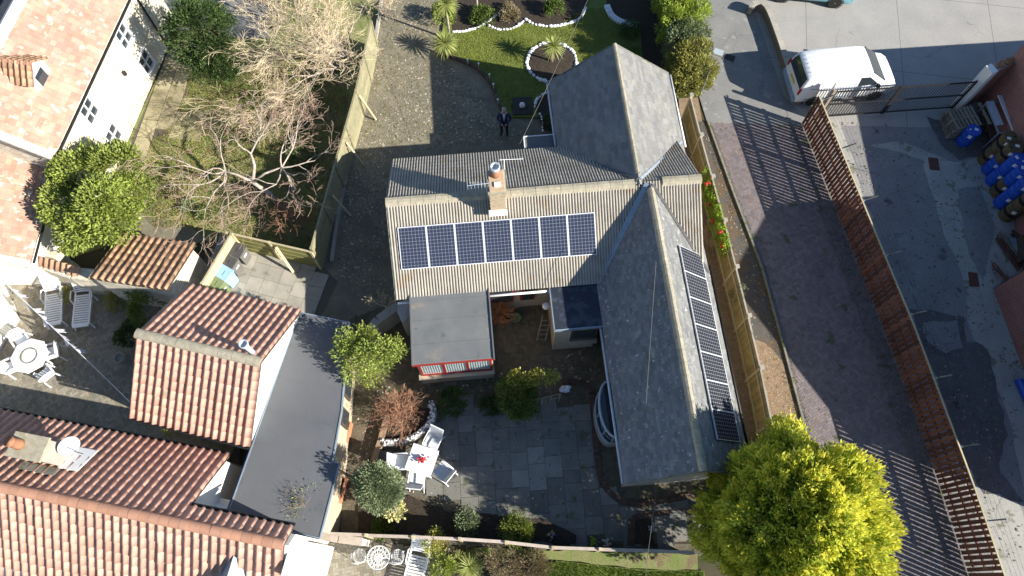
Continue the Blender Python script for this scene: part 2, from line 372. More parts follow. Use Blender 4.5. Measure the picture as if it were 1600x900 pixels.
def raised(name, poly, z, m):
    mb = MB(); mb.prism(poly, -.05, z, False); o = mb.build(name, K[m]); tag(o, kind='structure'); return o
mb = MB(); mb.sheet([(-220, -200), (220, -200), (220, 240), (-220, 240)], -.03); tag(mb.build('ground', K['earth']), kind='structure')
def wobble(poly, n=5, amp=.06):
    out = []
    for i in range(len(poly)):
        a = Vector(poly[i]); b = Vector(poly[(i + 1) % len(poly)])
        k = max(1, int((b - a).length / .35)); nr = Vector((-(b - a).y, (b - a).x)).normalized()
        for j in range(k): out.append(tuple(a.lerp(b, j / k) + nr * random.uniform(-amp, amp)))
    return out
lane = ground('lane', px((598,-40),(760,-40),(880,100),(890,200),(1080,200),(1115,420),(940,530),(600,530),(470,505),(480,430),(525,310),(560,180),(583,70)), 0, 'lane')
# ---- block paving: every block is its own box, one mesh per area
def blocks(name, poly, ang, m, z, w=.1, parent=None, tv=.22):
    xs = [p[0] for p in poly]; ys = [p[1] for p in poly]; c, s = math.cos(ang), math.sin(ang)
    cx, cy = sum(xs) / len(xs), sum(ys) / len(ys); rad = max(math.hypot(p[0] - cx, p[1] - cy) for p in poly); n = int(rad / w) + 2
    V = []; F = []; Tn = []; g = .0035; b = 0
    for i in range(-n, n):
        for j in range(-n, n):
            k = (i - j) % 4
            if k == 0: x0, y0, dx, dy = i * w, j * w, 2 * w, w
            elif k == 3: x0, y0, dx, dy = i * w, j * w, w, 2 * w
            else: continue
            mx, my = x0 + dx / 2, y0 + dy / 2; wx, wy = cx + mx * c - my * s, cy + mx * s + my * c
            if not inpoly(wx, wy, poly): continue
            zz = z + random.uniform(-.0008, .001); tx, ty = random.uniform(-.005, .005), random.uniform(-.005, .005)
            lo = []; hi = []
            for ax, ay in ((g, g), (dx - g, g), (dx - g, dy - g), (g, dy - g)):
                X, Y = x0 + ax, y0 + ay; q = (cx + X * c - Y * s, cy + X * s + Y * c)
                hi.append((q[0], q[1], zz + (ax - dx/2) * tx + (ay - dy/2) * ty)); lo.append((q[0], q[1], z - .02))
            V += lo + hi; F += [(b+4,b+5,b+6,b+7),(b,b+1,b+5,b+4),(b+1,b+2,b+6,b+5),(b+2,b+3,b+7,b+6),(b+3,b,b+4,b+7)]; b += 8
            q = random.uniform(1 - tv, 1 + tv); hq = random.uniform(-.05, .05); Tn += [(q + hq, q, q - hq)] * 8
    return tag(npmesh(name, np.array(V), np.array(F), K[m], np.array(Tn), parent), kind='stuff')
def slabs(parent, poly, ang, cw, lens, m, z, th=.035, gap=.012, name='slab', jitter=.004):
    """rectangular flags in staggered columns; each is an object, alike sizes share a mesh"""
    xs = [p[0] for p in poly]; ys = [p[1] for p in poly]; c, s = math.cos(ang), math.sin(ang)
    cx, cy = sum(xs) / len(xs), sum(ys) / len(ys); rad = max(math.hypot(p[0] - cx, p[1] - cy) for p in poly)
    cache = {}; i = -int(rad / cw) - 1; worn = P(838, 728)
    while i * cw < rad:
        y = -rad - random.random() * .4
        while y < rad:
            ln = random.choice(lens); mx, my = i * cw + cw / 2, y + ln / 2; wx, wy = cx + mx * c - my * s, cy + mx * s + my * c
            if inpoly(wx, wy, poly):
                m2 = 'slab_light' if m == 'slab' and math.hypot(wx - worn.x, wy - worn.y) < random.uniform(.75, 1.0) else m; key = (ln, m2)
                if key not in cache: q = MB(); q.box((0, 0, 0), (cw - gap, ln - gap, th)); cache[key] = q.mesh(name, K[m2])
                W = Matrix.Translation((wx, wy, z - th / 2 + random.uniform(-jitter, jitter))) @ Matrix.Rotation(ang + random.uniform(-.006, .006), 4, 'Z') @ Matrix.Rotation(random.uniform(-.006, .006), 4, 'X') @ Matrix.Rotation(random.uniform(-.006, .006), 4, 'Y')
                piece(name, cache[key], parent, W)
            y += ln
        i += 1
# back garden paving
gpoly = px((545,500),(640,462),(985,440),(1005,560),(1090,780),(1120,870),(495,842),(530,720),(545,640))
gb = ground('garden_path', gpoly, .004, 'joint'); blocks('paving_blocks', gpoly, R(8), 'block_dark', .0085, parent=gb)
ppoly = px((700,612),(780,640),(830,637),(915,632),(928,660),(935,740),(975,785),(1085,772),(1110,850),(1000,852),(850,848),(740,795),(680,780),(610,770),(590,720),(640,700),(690,660))
pb = MB(); pb.prism(ppoly, 0, .03, False); pb = tag(pb.build('patio', K['joint']), kind='structure')
slabs(pb, ppoly, R(4), .6, (.45, .6, .6, .75, .9), 'slab', .055)
# curved brick border of the patio
def brick_run(parent, pts, m, size=(.1, .21, .06), z=.05, step=.11, name='brick'):
    q = MB(); q.box((0, 0, 0), size); me = q.mesh(name, K[m]); V = [Vector(p) for p in pts]; acc = 0
    for a, b in zip(V, V[1:]):
        L = (b - a).length; d = (b - a) / L; an = math.atan2(d.y, d.x); t = acc
        while t < L:
            p = a + d * t; piece(name, me, parent, Matrix.Translation((p.x, p.y, z + random.uniform(-.006, .006))) @ Matrix.Rotation(an + random.uniform(-.05, .05), 4, 'Z')); t += step
        acc = t - L
def smooth(pts, n=6):
    out = []; Q = [pts[0]] + list(pts) + [pts[-1]]
    for i in range(1, len(Q) - 2):
        for k in range(n):
            t = k / n; p0, p1, p2, p3 = (Vector(q) for q in Q[i-1:i+3])
            out.append(.5 * ((2*p1) + (p2-p0)*t + (2*p0-5*p1+4*p2-p3)*t*t + (3*p1-p0-3*p2+p3)*t**3))
    out.append(Vector(pts[-1])); return out
K['brick_edge'] = mat('brick_edge', (.12, .075, .055), (.09, .06, .045), 6, bump=.4, rnd=.25)
brick_run(pb, smooth(px((880,596),(912,600),(926,625),(930,690),(938,745),(962,778),(1000,787),(1080,775))), 'brick_edge', z=.045)
brick_run(pb, px((985,850),(986,812),(1000,806),(1080,800)), 'brick_edge', z=.06)
bedp = px((990,850),(992,812),(1080,804),(1090,850)); ground('shaded_bed', bedp, .075, 'soil')
ss = tag(ground('stepping_base', px((1016,810),(1076,805),(1080,846),(1022,850)), .08, 'joint'), kind='structure'); slabs(ss, px((1014,808),(1080,803),(1084,848),(1018,852)), R(4), .55, (.5, .6), 'slab', .1)
# south bed along the fence
raised('south_bed', wobble(px((560,790),(640,775),(700,800),(780,805),(850,812),(900,836),(900,850),(640,838),(560,832)), amp=.04), .09, 'soil')
# side strip between south wing and boarded fence
ground('side_strip', px((1060,150),(1090,150),(1115,290),(1165,480),(1215,690),(1150,760),(1100,420),(1065,240)), .008, 'soil_brown')
# front lawn, raised behind a brick edge
lpoly = px((686,86),(705,-40),(1015,-40),(1015,110),(980,160),(900,215),(868,212),(862,185),(800,185),(782,165),(768,135),(745,108),(715,92))
lawn = raised('front_lawn', lpoly, .10, 'grass')
led = thing('lawn_edging', 'low dark red brick edging curving along the lawn beside the lane', 'edging', P(740, 112))
brick_run(led, smooth(px((684,84),(712,93),(745,108),(768,135),(778,160),(786,176))), 'brick_edge', size=(.2, .12, .16), z=.08, step=.21)
def bed(name, pts, z, m='soil'): ground(name, wobble(px(*pts), amp=.03), z, m)
bed('flower_bed', ((703,-40),(708,52),(730,50),(750,44),(764,42),(780,47),(800,46),(815,38),(840,41),(865,43),(890,38),(908,28),(918,8),(930,-40)), .112)
bed('corner_bed', ((946,-40),(948,14),(955,28),(970,40),(1000,46),(1010,200),(1046,150),(1020,-40)), .112)
bed('side_bed', ((872,145),(850,150),(838,162),(838,176),(848,205),(875,212)), .113)
ringc = P(862, 100); mb = MB(); mb.lathe([(1.06, 0), (1.0, .05), (.6, .075), (0.05, .085)], (ringc.x, ringc.y, .095), 28)
tag(mb.build('ring_bed', K['soil']), kind='structure')
# white painted stones
def stones(name, label, pts, step, size, z=.1, closed=False):
    c = Vector(pts[0]); t = thing(name, label, 'edging', (c[0], c[1], z)); mes = []
    for k in range(4):
        q = MB(); q.ball((0, 0, .3), (.5, .42, .45), 8, 5, jit=.16); mes.append(q.mesh('stone', K['white_stone']))
    V = [Vector(p) for p in pts] + ([Vector(pts[0])] if closed else []); acc = 0
    for a, b in zip(V, V[1:]):
        L = (b - a).length
        if L < 1e-6: continue
        d = (b - a) / L; tt = acc
        while tt < L:
            p = a + d * tt; s = size * random.uniform(.75, 1.25)
            piece('stone', random.choice(mes), t, Matrix.Translation((p.x + random.uniform(-.015, .015), p.y + random.uniform(-.015, .015), z - .01)) @ Matrix.Rotation(math.atan2(d.y, d.x) + random.uniform(-.25, .25), 4, 'Z') @ Matrix.Diagonal((s * 1.15, s, s * .8, 1)))
            tt += step * random.uniform(.85, 1.2)
        acc = tt - L
    return t
stones('stone_edging', 'ring of white painted stones round the bed with the small palm', [(ringc.x + 1.1 * math.cos(a), ringc.y + 1.1 * math.sin(a)) for a in np.linspace(0, 2 * math.pi, 40)[:-1]], .19, .19, closed=True)
stones('stone_edging', 'white painted stone line curving up from the tall palm by the lane', [tuple(p) for p in smooth(px((709,53),(730,51),(750,44),(772,30),(787,18)))], .14, .15)
stones('stone_edging', 'short scalloped line of white stones between two flower bed curves', [tuple(p) for p in smooth(px((764,43),(780,49),(800,47),(815,39),(822,31)))], .14, .15)
stones('stone_edging', 'long scalloped line of white stones in front of the dark flower bed', [tuple(p) for p in smooth(px((822,34),(840,42),(865,44),(890,39),(908,29),(916,12)))], .16, .17)
stones('stone_edging', 'hooked line of white stones beside the slate wing wall', [tuple(p) for p in smooth(px((868,145),(850,149),(838,160),(836,174)))] , .15, .15)
stones('stone_edging', 'broken line of small white stones leading to the flat porch roof', [tuple(p) for p in smooth(px((844,181),(847,192),(848,210)))], .15, .11)
be = thing('brick_edging', 'quarter circle of white painted bricks beside the clipped hedge', 'edging', P(960, 30, .1))
brick_run(be, smooth(px((948,14),(955,28),(970,38),(995,44))), 'white_stone', size=(.12, .26, .14), z=.15, step=.14)
for i, (u, v) in enumerate(((748,105),(765,122),(771,137),(778,161),(786,175),(731,99))):
    q = MB(); p = P(u, v, .16); q.tube([p + Vector((0,0,-.06)), p + Vector((0,0,.22))], .012, 6); q.ball(p + Vector((0,0,.25)), .05, 8, 6)
    solo('garden_light', q, K['white_paint'], 'small white globe garden light along the lawn edging', 'garden light', 'globe lights on the lawn edge', smooth=True)
# stone square with white ball on the lawn
q = MB(); p = P(816, 166, .11); q.box((p.x, p.y, .13), (.85, .9, .06), R(3)); ps = tag(q.build('paving_stone', K['block_dark_plain'] if 'block_dark_plain' in K else K['wood_dark']), kind='structure')
q = MB(); q.ball(P(816, 164, .3), .13, 12, 8); solo('ball_light', q, K['white_paint'], 'white globe lamp on the dark square beside the suited person', 'lamp', smooth=True).location.z = .16
# car park and drive
ground('car_park', px((1222,-60),(1800,-80),(1800,200),(1500,200),(1285,196),(1260,190),(1225,150),(1180,20)), .008, 'concrete')
ground('apron', px((1072,-60),(1222,-60),(1180,20),(1225,150),(1260,186),(1250,196),(1105,192),(1092,150)), .012, 'tarmac_old')
KB = [(8.40,18.31),(9.10,14.7),(9.81,11.38),(10.2,8.0),(10.53,4.86),(11.05,.0),(11.3,-3)]
FB = [(12.45,18.25),(13.3,13.3),(14.19,8.22),(14.9,3.0),(15.2,.1),(15.5,-3)]
dpoly = KB + list(reversed(FB)); dr = ground('driveway', dpoly, .004, 'joint'); blocks('drive_blocks', dpoly, R(28), 'block', .0085, .1, parent=dr, tv=.16)
kb = thing('drive_kerb', 'narrow mossy concrete kerb between the verge and the block drive', 'kerb', (*KB[2], 0))
for a, b in zip(KB, KB[1:]):
    n = max(1, int((Vector(b) - Vector(a)).length / .91))
    for i in range(n):
        p = Vector(a).lerp(Vector(b), i / n); r = Vector(a).lerp(Vector(b), (i + .985) / n); q = MB(); q.beam((p.x, p.y, .03), (r.x, r.y, .03), .07, .14); q.build('kerb_stone', K['kerb'], kb)
YF = [(7.3,18.3),(7.62,15.5),(7.95,13.2),(8.40,9.1),(8.62,6.8),(8.72,5.2),(8.9,3.0)]
ground('verge', YF + [(9.0,-3)] + list(reversed(KB)), .012, 'verge')
ground('verge_soil', wobble([(8.72, 8.6), (9.5, 8.3), (10.05, 7.6), (10.45, 4.8), (10.9, .5), (9.1, .5), (8.75, 5.2)], amp=.07), .016, 'soil_brown')
# industrial yard
yd = ground('industrial_yard', FB[:1] + FB[1:] + [(40,-3),(40,19.5),(19.3,18.9),(13.2,18.6)], .004, 'yard')
ground('yard_concrete', wobble(px((1350,225),(1410,222),(1490,255),(1560,240),(1600,420),(1552,450),(1600,560),(1640,760),(1600,760),(1590,720),(1572,640),(1555,600),(1545,545),(1525,535),(1512,500),(1505,430),(1480,380),(1455,300),(1440,250),(1400,235)), amp=.06), .010, 'yard_conc')
ground('yard_edge_strip', wobble(px((1290,190),(1310,186),(1330,240),(1345,300),(1365,340),(1352,345),(1325,290)), amp=.04), .009, 'yard_conc')
ground('pothole_patch', wobble(px((1420,480),(1470,490),(1505,495),(1510,535),(1540,540),(1560,610),(1575,680),(1560,740),(1600,785),(1540,770),(1490,705),(1470,600),(1440,540)), amp=.1), .014, 'yard_dark')
ground('pothole_patch', wobble(px((1440,505),(1495,500),(1505,545),(1478,552),(1450,535)), amp=.07), .018, 'yard')
ground('yard_stain', wobble(px((1448,185),(1500,190),(1560,200),(1575,240),(1500,250),(1470,225)), amp=.1), .014, 'yard_dark')
ground('yard_stain', wobble(px((1495,295),(1530,292),(1555,360),(1535,440),(1515,400),(1500,330)), amp=.05), .016, 'yard')
ground('yard_broken_concrete', wobble(px((1492,712),(1545,735),(1570,760),(1600,800),(1600,910),(1555,900),(1520,800)), amp=.08), .012, 'yard_conc')
def cover(u0, v0, u1, v1, label):
    a = P(u0, v0); b = P(u1, v1); q = MB(); q.box(((a.x+b.x)/2, (a.y+b.y)/2, .016), (abs(b.x-a.x), abs(a.y-b.y), .03), R(-6)); solo('drain_cover', q, K['rust'], label, 'drain cover')
cover(1449,247,1469,266,'square rusty drain cover nearest the barrels in the yard'); cover(1511,426,1531,448,'rusty drain cover beside the brick gable in the yard')
for u, v, l in ((1122,82,'pale square drain cover beside the clipped hedge'), (1140,91,'square drain cover with a dark centre on the apron')):
    p = P(u, v); t = thing('drain_cover', l, 'drain cover', (p.x, p.y, .01), R(-25)); q = MB(); q.box((0,0,.01), (.55,.42,.03)); q.build('frame', K['kerb'], t, world=False)
    q = MB(); q.box((0,0,.024), (.44,.32,.016)); q.build('lid', K['galv'] if u < 1130 else K['steel_dark'], t, world=False)
# left side
cpoly = px((-80,395),(60,420),(140,452),(300,470),(225,640),(372,705),(372,800),(330,720),(215,690),(0,655),(-80,640))
cb = ground('courtyard', cpoly, .0, 'joint'); blocks('courtyard_blocks', cpoly, R(32), 'block_buff', .005, parent=cb)
ground('rough_garden', px((195,225),(268,75),(300,-60),(610,-60),(583,70),(548,190),(495,410),(330,375),(230,365),(120,400),(100,330)), -.006, 'rough_grass')
ground('back_pavement', px((225,-60),(262,50),(285,55),(300,45),(370,60),(420,60),(420,-60)), .006, 'tarmac_old')
cp = ground('cottage_path', px((268,72),(300,95),(290,150),(262,180),(360,188),(350,204),(240,215),(205,290),(180,280)), .0, 'joint')
slabs(cp, px((266,72),(302,95),(290,150),(262,180),(362,186),(352,206),(240,217),(205,295),(178,282)), R(-6), .68, (.55, .7, .9), 'slab_buff', .03, gap=.025)
bp = ground('bin_yard', px((340,372),(500,412),(528,440),(500,500),(470,495),(290,450)), .004, 'joint')
slabs(bp, px((338,372),(500,412),(515,430),(498,488),(470,490),(300,452)), R(-14), .6, (.6,), 'slab_grey', .035)
sp_ = ground('house_path', px((345,690),(375,700),(372,800),(505,835),(500,905),(440,905),(320,850),(330,720)), .006, 'joint')
slabs(sp_, px((345,690),(375,700),(372,800),(505,835),(497,892),(450,905),(320,850),(330,720)), R(-14), .75, (.7, .9), 'slab_buff', .035)
bpoly = px((395,905),(500,850),(505,838),(720,862),(700,880),(690,960),(395,960)); bb = ground('bistro_patio', bpoly, .004, 'joint'); blocks('bistro_blocks', bpoly, R(10), 'block_buff', .0085, parent=bb)
ground('lower_bed', px((690,862),(860,868),(850,890),(830,960),(690,960)), .01, 'soil')
ground('lower_lawn', px((830,960),(845,882),(870,876),(1000,890),(1100,892),(1110,960)), .03, 'grass')
ground('mossy_bank', wobble(px((740,856),(1090,866),(1090,892),(1000,888),(870,874),(745,868)), amp=.04), .04, 'rough_grass')
ground('gravel_strip', wobble(px((205,335),(290,350),(320,375),(300,385),(210,362)), amp=.05), .004, 'lane')
rp = P(0, 40); ground('road', [(-80, 10), (-22.4, 19.5), (-18.5, 30), (-60, 80), (-120, 40)], -.004, 'road')
q = MB(); q.sheet([(-23.8, 20.5), (-23.7, 20.45), (-21.2, 26.5), (-21.3, 26.55)], .004); q.build('road_line', K['white_paint'], None); tag(bpy.data.objects['road_line'], kind='structure')
# ------------------------------------------------------------------ roof builders (world coordinates of the parent's local frame)
def frame(p0, p1, ptop):
    """eave corner, other eave corner, point up-slope from p0 -> origin, u, v, n, width, length"""
    p0, p1, ptop = Vector(p0), Vector(p1), Vector(ptop); u = p1 - p0; W = u.length; u.normalize()
    v = ptop - p0; v -= u * v.dot(u); L = v.length; v.normalize(); n = u.cross(v)
    return p0, u, v, n, W, L
def underlay(mb, fr, off=.07, th=.05):
    o, u, v, n, W, L = fr; a = [o + u * x + v * y - n * off for x, y in ((0, 0), (W, 0), (W, L), (0, L))]; b = [p - n * th for p in a]
    mb.add(a + b, [(0,1,2,3),(7,6,5,4),(0,4,5,1),(1,5,6,2),(2,6,7,3),(3,7,4,0)])
def ribbed(name, m, parent, frs, period=.1, amp=.05, gauge=.3):
    """interlocking ribbed tiles: one joined sheet of courses for each slope"""
    V = []; F = []; base = 0; ns = 6
    for o, u, v, n, W, L in frs:
        o, u, v, n = (np.array(x) for x in (o, u, v, n)); nx = int(W / period) * ns + 1; xs = np.linspace(0, W, nx)
        ph = (np.arange(nx) % ns) / ns; zs = amp * np.array([0, .8, 1, 1, .8, 0])[(np.arange(nx) % ns)]
        nc = max(1, int(round(L / gauge))); gl = L / nc
        for c in range(nc):
            rows = ((c * gl - .012, -.004), (c * gl - .012, .014), ((c + 1) * gl + .01, .0))
            for y, dz in rows:
                jit = RNG.normal(0, .0015, nx)
                V.append(o + xs[:, None] * u + (y) * v + (zs + dz + jit)[:, None] * n)
            i = np.arange(nx - 1)
            for r in range(2): F.append(np.stack([base + r*nx + i, base + r*nx + i + 1, base + (r+1)*nx + i + 1, base + (r+1)*nx + i], 1))
            base += 3 * nx
    V = np.vstack(V); F = np.vstack(F); m4 = np.array(rm(parent)); V = V @ m4[:3, :3].T + m4[:3, 3]
    return tag(npmesh(name, V, F, K[m], None, parent), kind='stuff')
def slated(name, m, parent, frs, w=.22, gauge=.11, th=.012, tv=.13, stag=True):
    V = []; F = []; Tn = []; b = 0
    for o, u, v, n, W, L in frs:
        nc = int(L / gauge); gl = L / nc
        for c in range(nc):
            x = -random.random() * w if stag else 0
            while x < W:
                ww = w * random.uniform(.9, 1.1) if stag else w
                x0, x1 = max(0, x + .002), min(W, x + ww - .002)
                if x1 - x0 > .02:
                    y0 = c * gl - .01 + random.uniform(-.006, .006); y1 = min(L, (c + 1) * gl + .03); k = th + random.uniform(-.004, .006)
                    q = [o + u*x0 + v*y0, o + u*x1 + v*y0, o + u*x0 + v*y0 + n*k, o + u*x1 + v*y0 + n*(k + random.uniform(-.003, .003)), o + u*x1 + v*y1 + n*.001, o + u*x0 + v*y1 + n*.001]
                    V += [tuple(p) for p in q]; F += [(b, b+1, b+3, b+2), (b+2, b+3, b+4, b+5)]; b += 6
                    t = random.uniform(1 - tv, 1 + tv); Tn += [(t, t * random.uniform(.98, 1.02), t * random.uniform(.95, 1.04))] * 6
                x += ww
    V = np.array(V); m4 = np.array(rm(parent)); V = V @ m4[:3, :3].T + m4[:3, 3]
    return tag(npmesh(name, V, np.array(F), K[m], np.array(Tn), parent), kind='stuff')
def pantile_geo(w, g):
    n = 9; V = []; F = []
    for i in range(n):
        t = i / (n - 1); x = t * w * 1.06
        z = .076 * math.sin(math.pi * min(1, t / .55)) if t < .55 else -.012 * math.sin(math.pi * (t - .55) / .45)
        V += [(x, -.015, z - .012), (x, -.015, z + .02), (x, g * 1.1, z)]
    for i in range(n - 1):
        a = i * 3; b = a + 3; F += [(a, b, b+1, a+1), (a+1, b+1, b+2, a+2)]
    return V, F
def pantiles(parent, frs, m='pantile', ma='pantile_a', w=.265, gauge=.33, cap=300):
    cnt = 0; V2 = []; F2 = []; T2 = []
    for fr in frs:
        o, u, v, n, W, L = fr; nc = round(W / w); nr = max(1, round(L / gauge)); ww, gg = W / nc, L / nr
        tv, tf = pantile_geo(ww, gg); me = bpy.data.meshes.new('pantile'); me.from_pydata(tv, [], tf); me.materials.append(K[m]); me.polygons.foreach_set('use_smooth', [True] * len(tf))
        for r in range(nr):
            for c in range(nc):
                q = o + u * (c * ww) + v * (r * gg + random.uniform(-.012, .012)) + n * random.uniform(-.004, .006)
                sl = random.random() < .04
                if sl: q = q - v * random.uniform(.02, .06) + n * .01
                B = basis(q, u, v, n) @ Matrix.Rotation(random.uniform(-.015, .015) * (4 if sl else 1), 4, 'Z')
                if cnt < cap:
                    piece('pantile', me, parent, rm(parent) @ B)
                else:
                    b = len(V2); W4 = rm(parent) @ B
                    V2 += [tuple(W4 @ Vector(p)) for p in tv]; F2 += [tuple(b + i for i in f) for f in tf]
                    t = random.uniform(.8, 1.2); T2 += [(t, t, t)] * len(tv)
                cnt += 1
    if V2: tag(npmesh('pantiles', np.array(V2), np.array(F2), K[ma], np.array(T2), parent, smooth=True), kind='stuff')
def ridge_tiles(parent, a, b, m, w=.24, h=.1, step=.42, flat=True):
    a, b = Vector(a), Vector(b); d = b - a; L = d.length; d.normalize(); y = Vector((0, 0, 1)).cross(d).normalized(); n = max(1, round(L / step)); s = L / n
    q = MB(); pr = [(-w, -.11), (-w * .55, .03), (0, h), (w * .55, .03), (w, -.11)] if flat else [(-w * math.cos(t), h * math.sin(t) - .05) for t in np.linspace(0, math.pi, 9)]
    k = len(pr); vs = []
    for x, dz in ((0, 0), (s - .01, 0), (s - .01, -.025), (0, -.025)): vs += [(x, p[0], p[1] + dz) for p in pr]
    fs = [(i, i + 1, i + 1 + k, i + k) for i in range(k - 1)] + [(i + k, i + 1 + k, i + 1 + 2*k, i + 2*k) for i in range(k - 1)] + [(i + 3*k, i + 1 + 3*k, i + 1, i) for i in range(k - 1)]
    me = bpy.data.meshes.new('ridge_tile'); me.from_pydata(vs, [], [tuple(reversed(f)) for f in fs]); me.materials.append(K[m])
    for i in range(n):
        B = basis(a + d * (i * s) + Vector((0, 0, random.uniform(-.006, .006))), d, y, Vector((0, 0, 1))) @ Matrix.Rotation(random.uniform(-.012, .012), 4, 'Z')
        piece('ridge_tile', me, parent, rm(parent) @ B)
def gable(mb, a0, a1, b0, b1, eave, ridge, axis='x', z0=0.0, inset=.0):
    """pentagon block; ridge along axis"""
    if axis == 'x':
        m = (b0 + b1) / 2; pr = [(b0, z0), (b1, z0), (b1, eave), (m, ridge), (b0, eave)]; vs = [(a0, y, z) for y, z in pr] + [(a1, y, z) for y, z in pr]
    else:
        m = (a0 + a1) / 2; pr = [(a0, z0), (a1, z0), (a1, eave), (m, ridge), (a0, eave)]; vs = [(x, b0, z) for x, z in pr] + [(x, b1, z) for x, z in pr]
    mb.add(vs, [(0,1,2,3,4), (9,8,7,6,5)] + [(i, i+5, (i+1)%5+5, (i+1)%5) for i in range(5)])
def gutter(parent, a, b, m='white_paint', r=.045, name='gutter'):
    q = MB(); q.tube([a, b], r, 8); return q.build(name, K[m], parent, world=False, smooth=True)
# ------------------------------------------------------------------ the bungalow
BO = P(605, 313, 4.6); BZ = R(5.0)
bun = thing('bungalow', 'long bungalow with ribbed grey tiled roof, slate wings and brick chimney', 'house', (BO.x, BO.y, 0), BZ)
EV, RG, RB = 2.5, 4.32, .12
q = MB(); gable(q, .12, 10.6, -2.45, 2.6, 2.44, 4.08); q.build('wall', K['cream_render'], bun, world=False)
q = MB(); gable(q, 6.45, 10.75, 0, 5.8, 2.42, 4.2, 'y'); q.build('wall', K['pebbledash'], bun, world=False)
q = MB(); gable(q, 7.2, 10.7, -9.45, 0, 2.42, 4.3, 'y'); q.build('wall', K['pebbledash'], bun, world=False)
RF = {}
def roof(mats, frs): 
    q = MB(); [underlay(q, f) for f in frs]; return q.build('roof', K[mats], bun, world=False)
ME = 2.58; mainS = frame((-.08, -2.78, ME), (10.75, -2.78, ME), (-.08, RB, RG)); mainN = frame((10.75, 2.88, ME), (-.08, 2.88, ME), (10.75, RB, RG))
r1 = roof('tile_conc', [mainS, mainN]); ribbed('ribbed_tiles', 'tile_conc', r1, [mainS, mainN]); ridge_tiles(r1, (-.1, RB, RG + .03), (8.45, RB, RG + .03), 'ridge_conc', .2, .05); ridge_tiles(r1, (9.4, RB, RG + .03), (10.78, RB, RG + .03), 'ridge_conc', .2, .05)
NR = 4.4
nW = frame((6.22, 6.05, EV), (6.22, 0, EV), (8.6, 6.05, NR)); nE = frame((11.0, 0, EV), (11.0, 6.05, EV), (8.6, 0, NR))
r2 = roof('slate2', [nW, nE]); slated('slates', 'slate2', r2, [nW, nE], .3, .14, .022, .16); ridge_tiles(r2, (8.6, .45, NR + .02), (8.6, 6.08, NR + .02), 'ridge_conc', .1, .05)
SR = 4.44; sW = frame((6.95, 0, EV), (6.95, -9.65, EV), (8.95, 0, SR)); sE = frame((10.95, -9.65, EV), (10.95, 0, EV), (8.95, -9.65, SR))
r3 = roof('slate', [sW, sE]); slated('slates', 'slate', r3, [sW, sE], .2, .105, .02, .2); ridge_tiles(r3, (8.95, -9.68, SR + .0), (8.95, -.2, SR + .0), 'ridge_conc', .13, .06)
# verge boards, valleys, gutters
def valley(a, b, w=.13, m='lead', lift=.05):
    a, b = Vector(a), Vector(b); q = MB(); q.beam(a + Vector((0,0,lift)), b + Vector((0,0,lift)), w * 2, .025); return q.build('valley_flashing', K[m], bun, world=False)
valley((8.9, -.02, 4.34), (6.95, -2.78, 2.5), .14, 'lead', .07); valley((9.02, -.08, 4.4), (10.93, -2.72, 2.54), .05, 'slate_plain' if 'slate_plain' in K else 'felt')
valley((8.55, .2, 4.36), (6.25, 2.75, 2.55), .07, 'felt'); valley((8.66, .2, 4.36), (10.95, 2.75, 2.55), .05, 'galv')
gutter(bun, (-.05, -2.88, 2.45), (.75, -2.88, 2.45)); gutter(bun, (2.6, -2.88, 2.45), (5.3, -2.88, 2.45)); gutter(bun, (6.87, -4.4, 2.45), (6.87, -9.6, 2.45), 'galv'); gutter(bun, (11.04, -9.6, 2.45), (11.04, -2.4, 2.45), 'black'); gutter(bun, (6.14, 6.0, 2.45), (6.14, 2.9, 2.45), 'galv'); gutter(bun, (-.05, 2.93, 2.45), (6.2, 2.93, 2.45), 'black'); gutter(bun, (11.09, 6.0, 2.45), (11.09, 2.6, 2.45), 'white_paint')
for pts in (((-.09,-2.78,2.53),(-.09,.12,4.28)), ((-.09,2.88,2.53),(-.09,.12,4.28)), ((6.9,-9.67,2.46),(8.95,-9.67,4.4)), ((11.0,-9.67,2.46),(8.95,-9.67,4.4)), ((6.2,6.07,2.46),(8.6,6.07,4.36)), ((11.0,6.07,2.46),(8.6,6.07,4.36))):
    q = MB(); q.beam(pts[0], pts[1], .03, .13); q.build('verge_board', K['kerb'], bun, world=False)
# sunroom
sr = MB(); sr.box((1.78, -3.95, 2.58), (2.72, 2.5, .14)); sun_roof = sr.build('sunroom_roof', K['felt2'], bun, world=False, bev=.015)
q = MB()
for a, b, d in (((.42,-3.95,2.6),(.05,2.56,.2),0), ((3.15,-3.95,2.6),(.05,2.56,.2),0)): q.box(a, b)
q.build('fascia', K['felt'], sun_roof, world=False)
q = MB(); q.box((1.78, -5.22, 2.55), (2.76, .035, .11)); q.build('fascia', K['red_paint'], sun_roof, world=False)
q = MB(); q.box((1.78, -5.08, .42), (2.62, .14, .84)); q.box((.53, -3.9, 1.25), (.1, 2.3, 2.5)); q.box((3.05, -3.9, 1.25), (.1, 2.3, 2.5)); sw = q.build('sunroom_wall', K['cream_render'], bun, world=False)
q = MB(); q.box((1.78, -5.12, .87), (2.7, .26, .06)); q.build('sill', K['cream_render'], sw, world=False)
for i in range(3):
    x = .98 + i * .82; q = MB()
    for c, d in (((x-.4,-5.08,1.67),(.07,.09,1.56)), ((x+.4,-5.08,1.67),(.07,.09,1.56)), ((x,-5.08,2.43),(.74,.09,.09)), ((x,-5.08,.94),(.74,.09,.08))): q.box(c, d)
    wn = q.build('window', K['red_paint'], bun, world=False); q = MB(); q.box((x, -5.06, 1.68), (.73, .02, 1.42)); q.build('pane', K['glass_pale'], wn, world=False)
    q = MB()
    for k in range(9): q.box((x - .34 + k * .085, -5.1, 1.72), (.028, .012, 1.3))
    q.build('blind', K['blind'], wn, world=False)
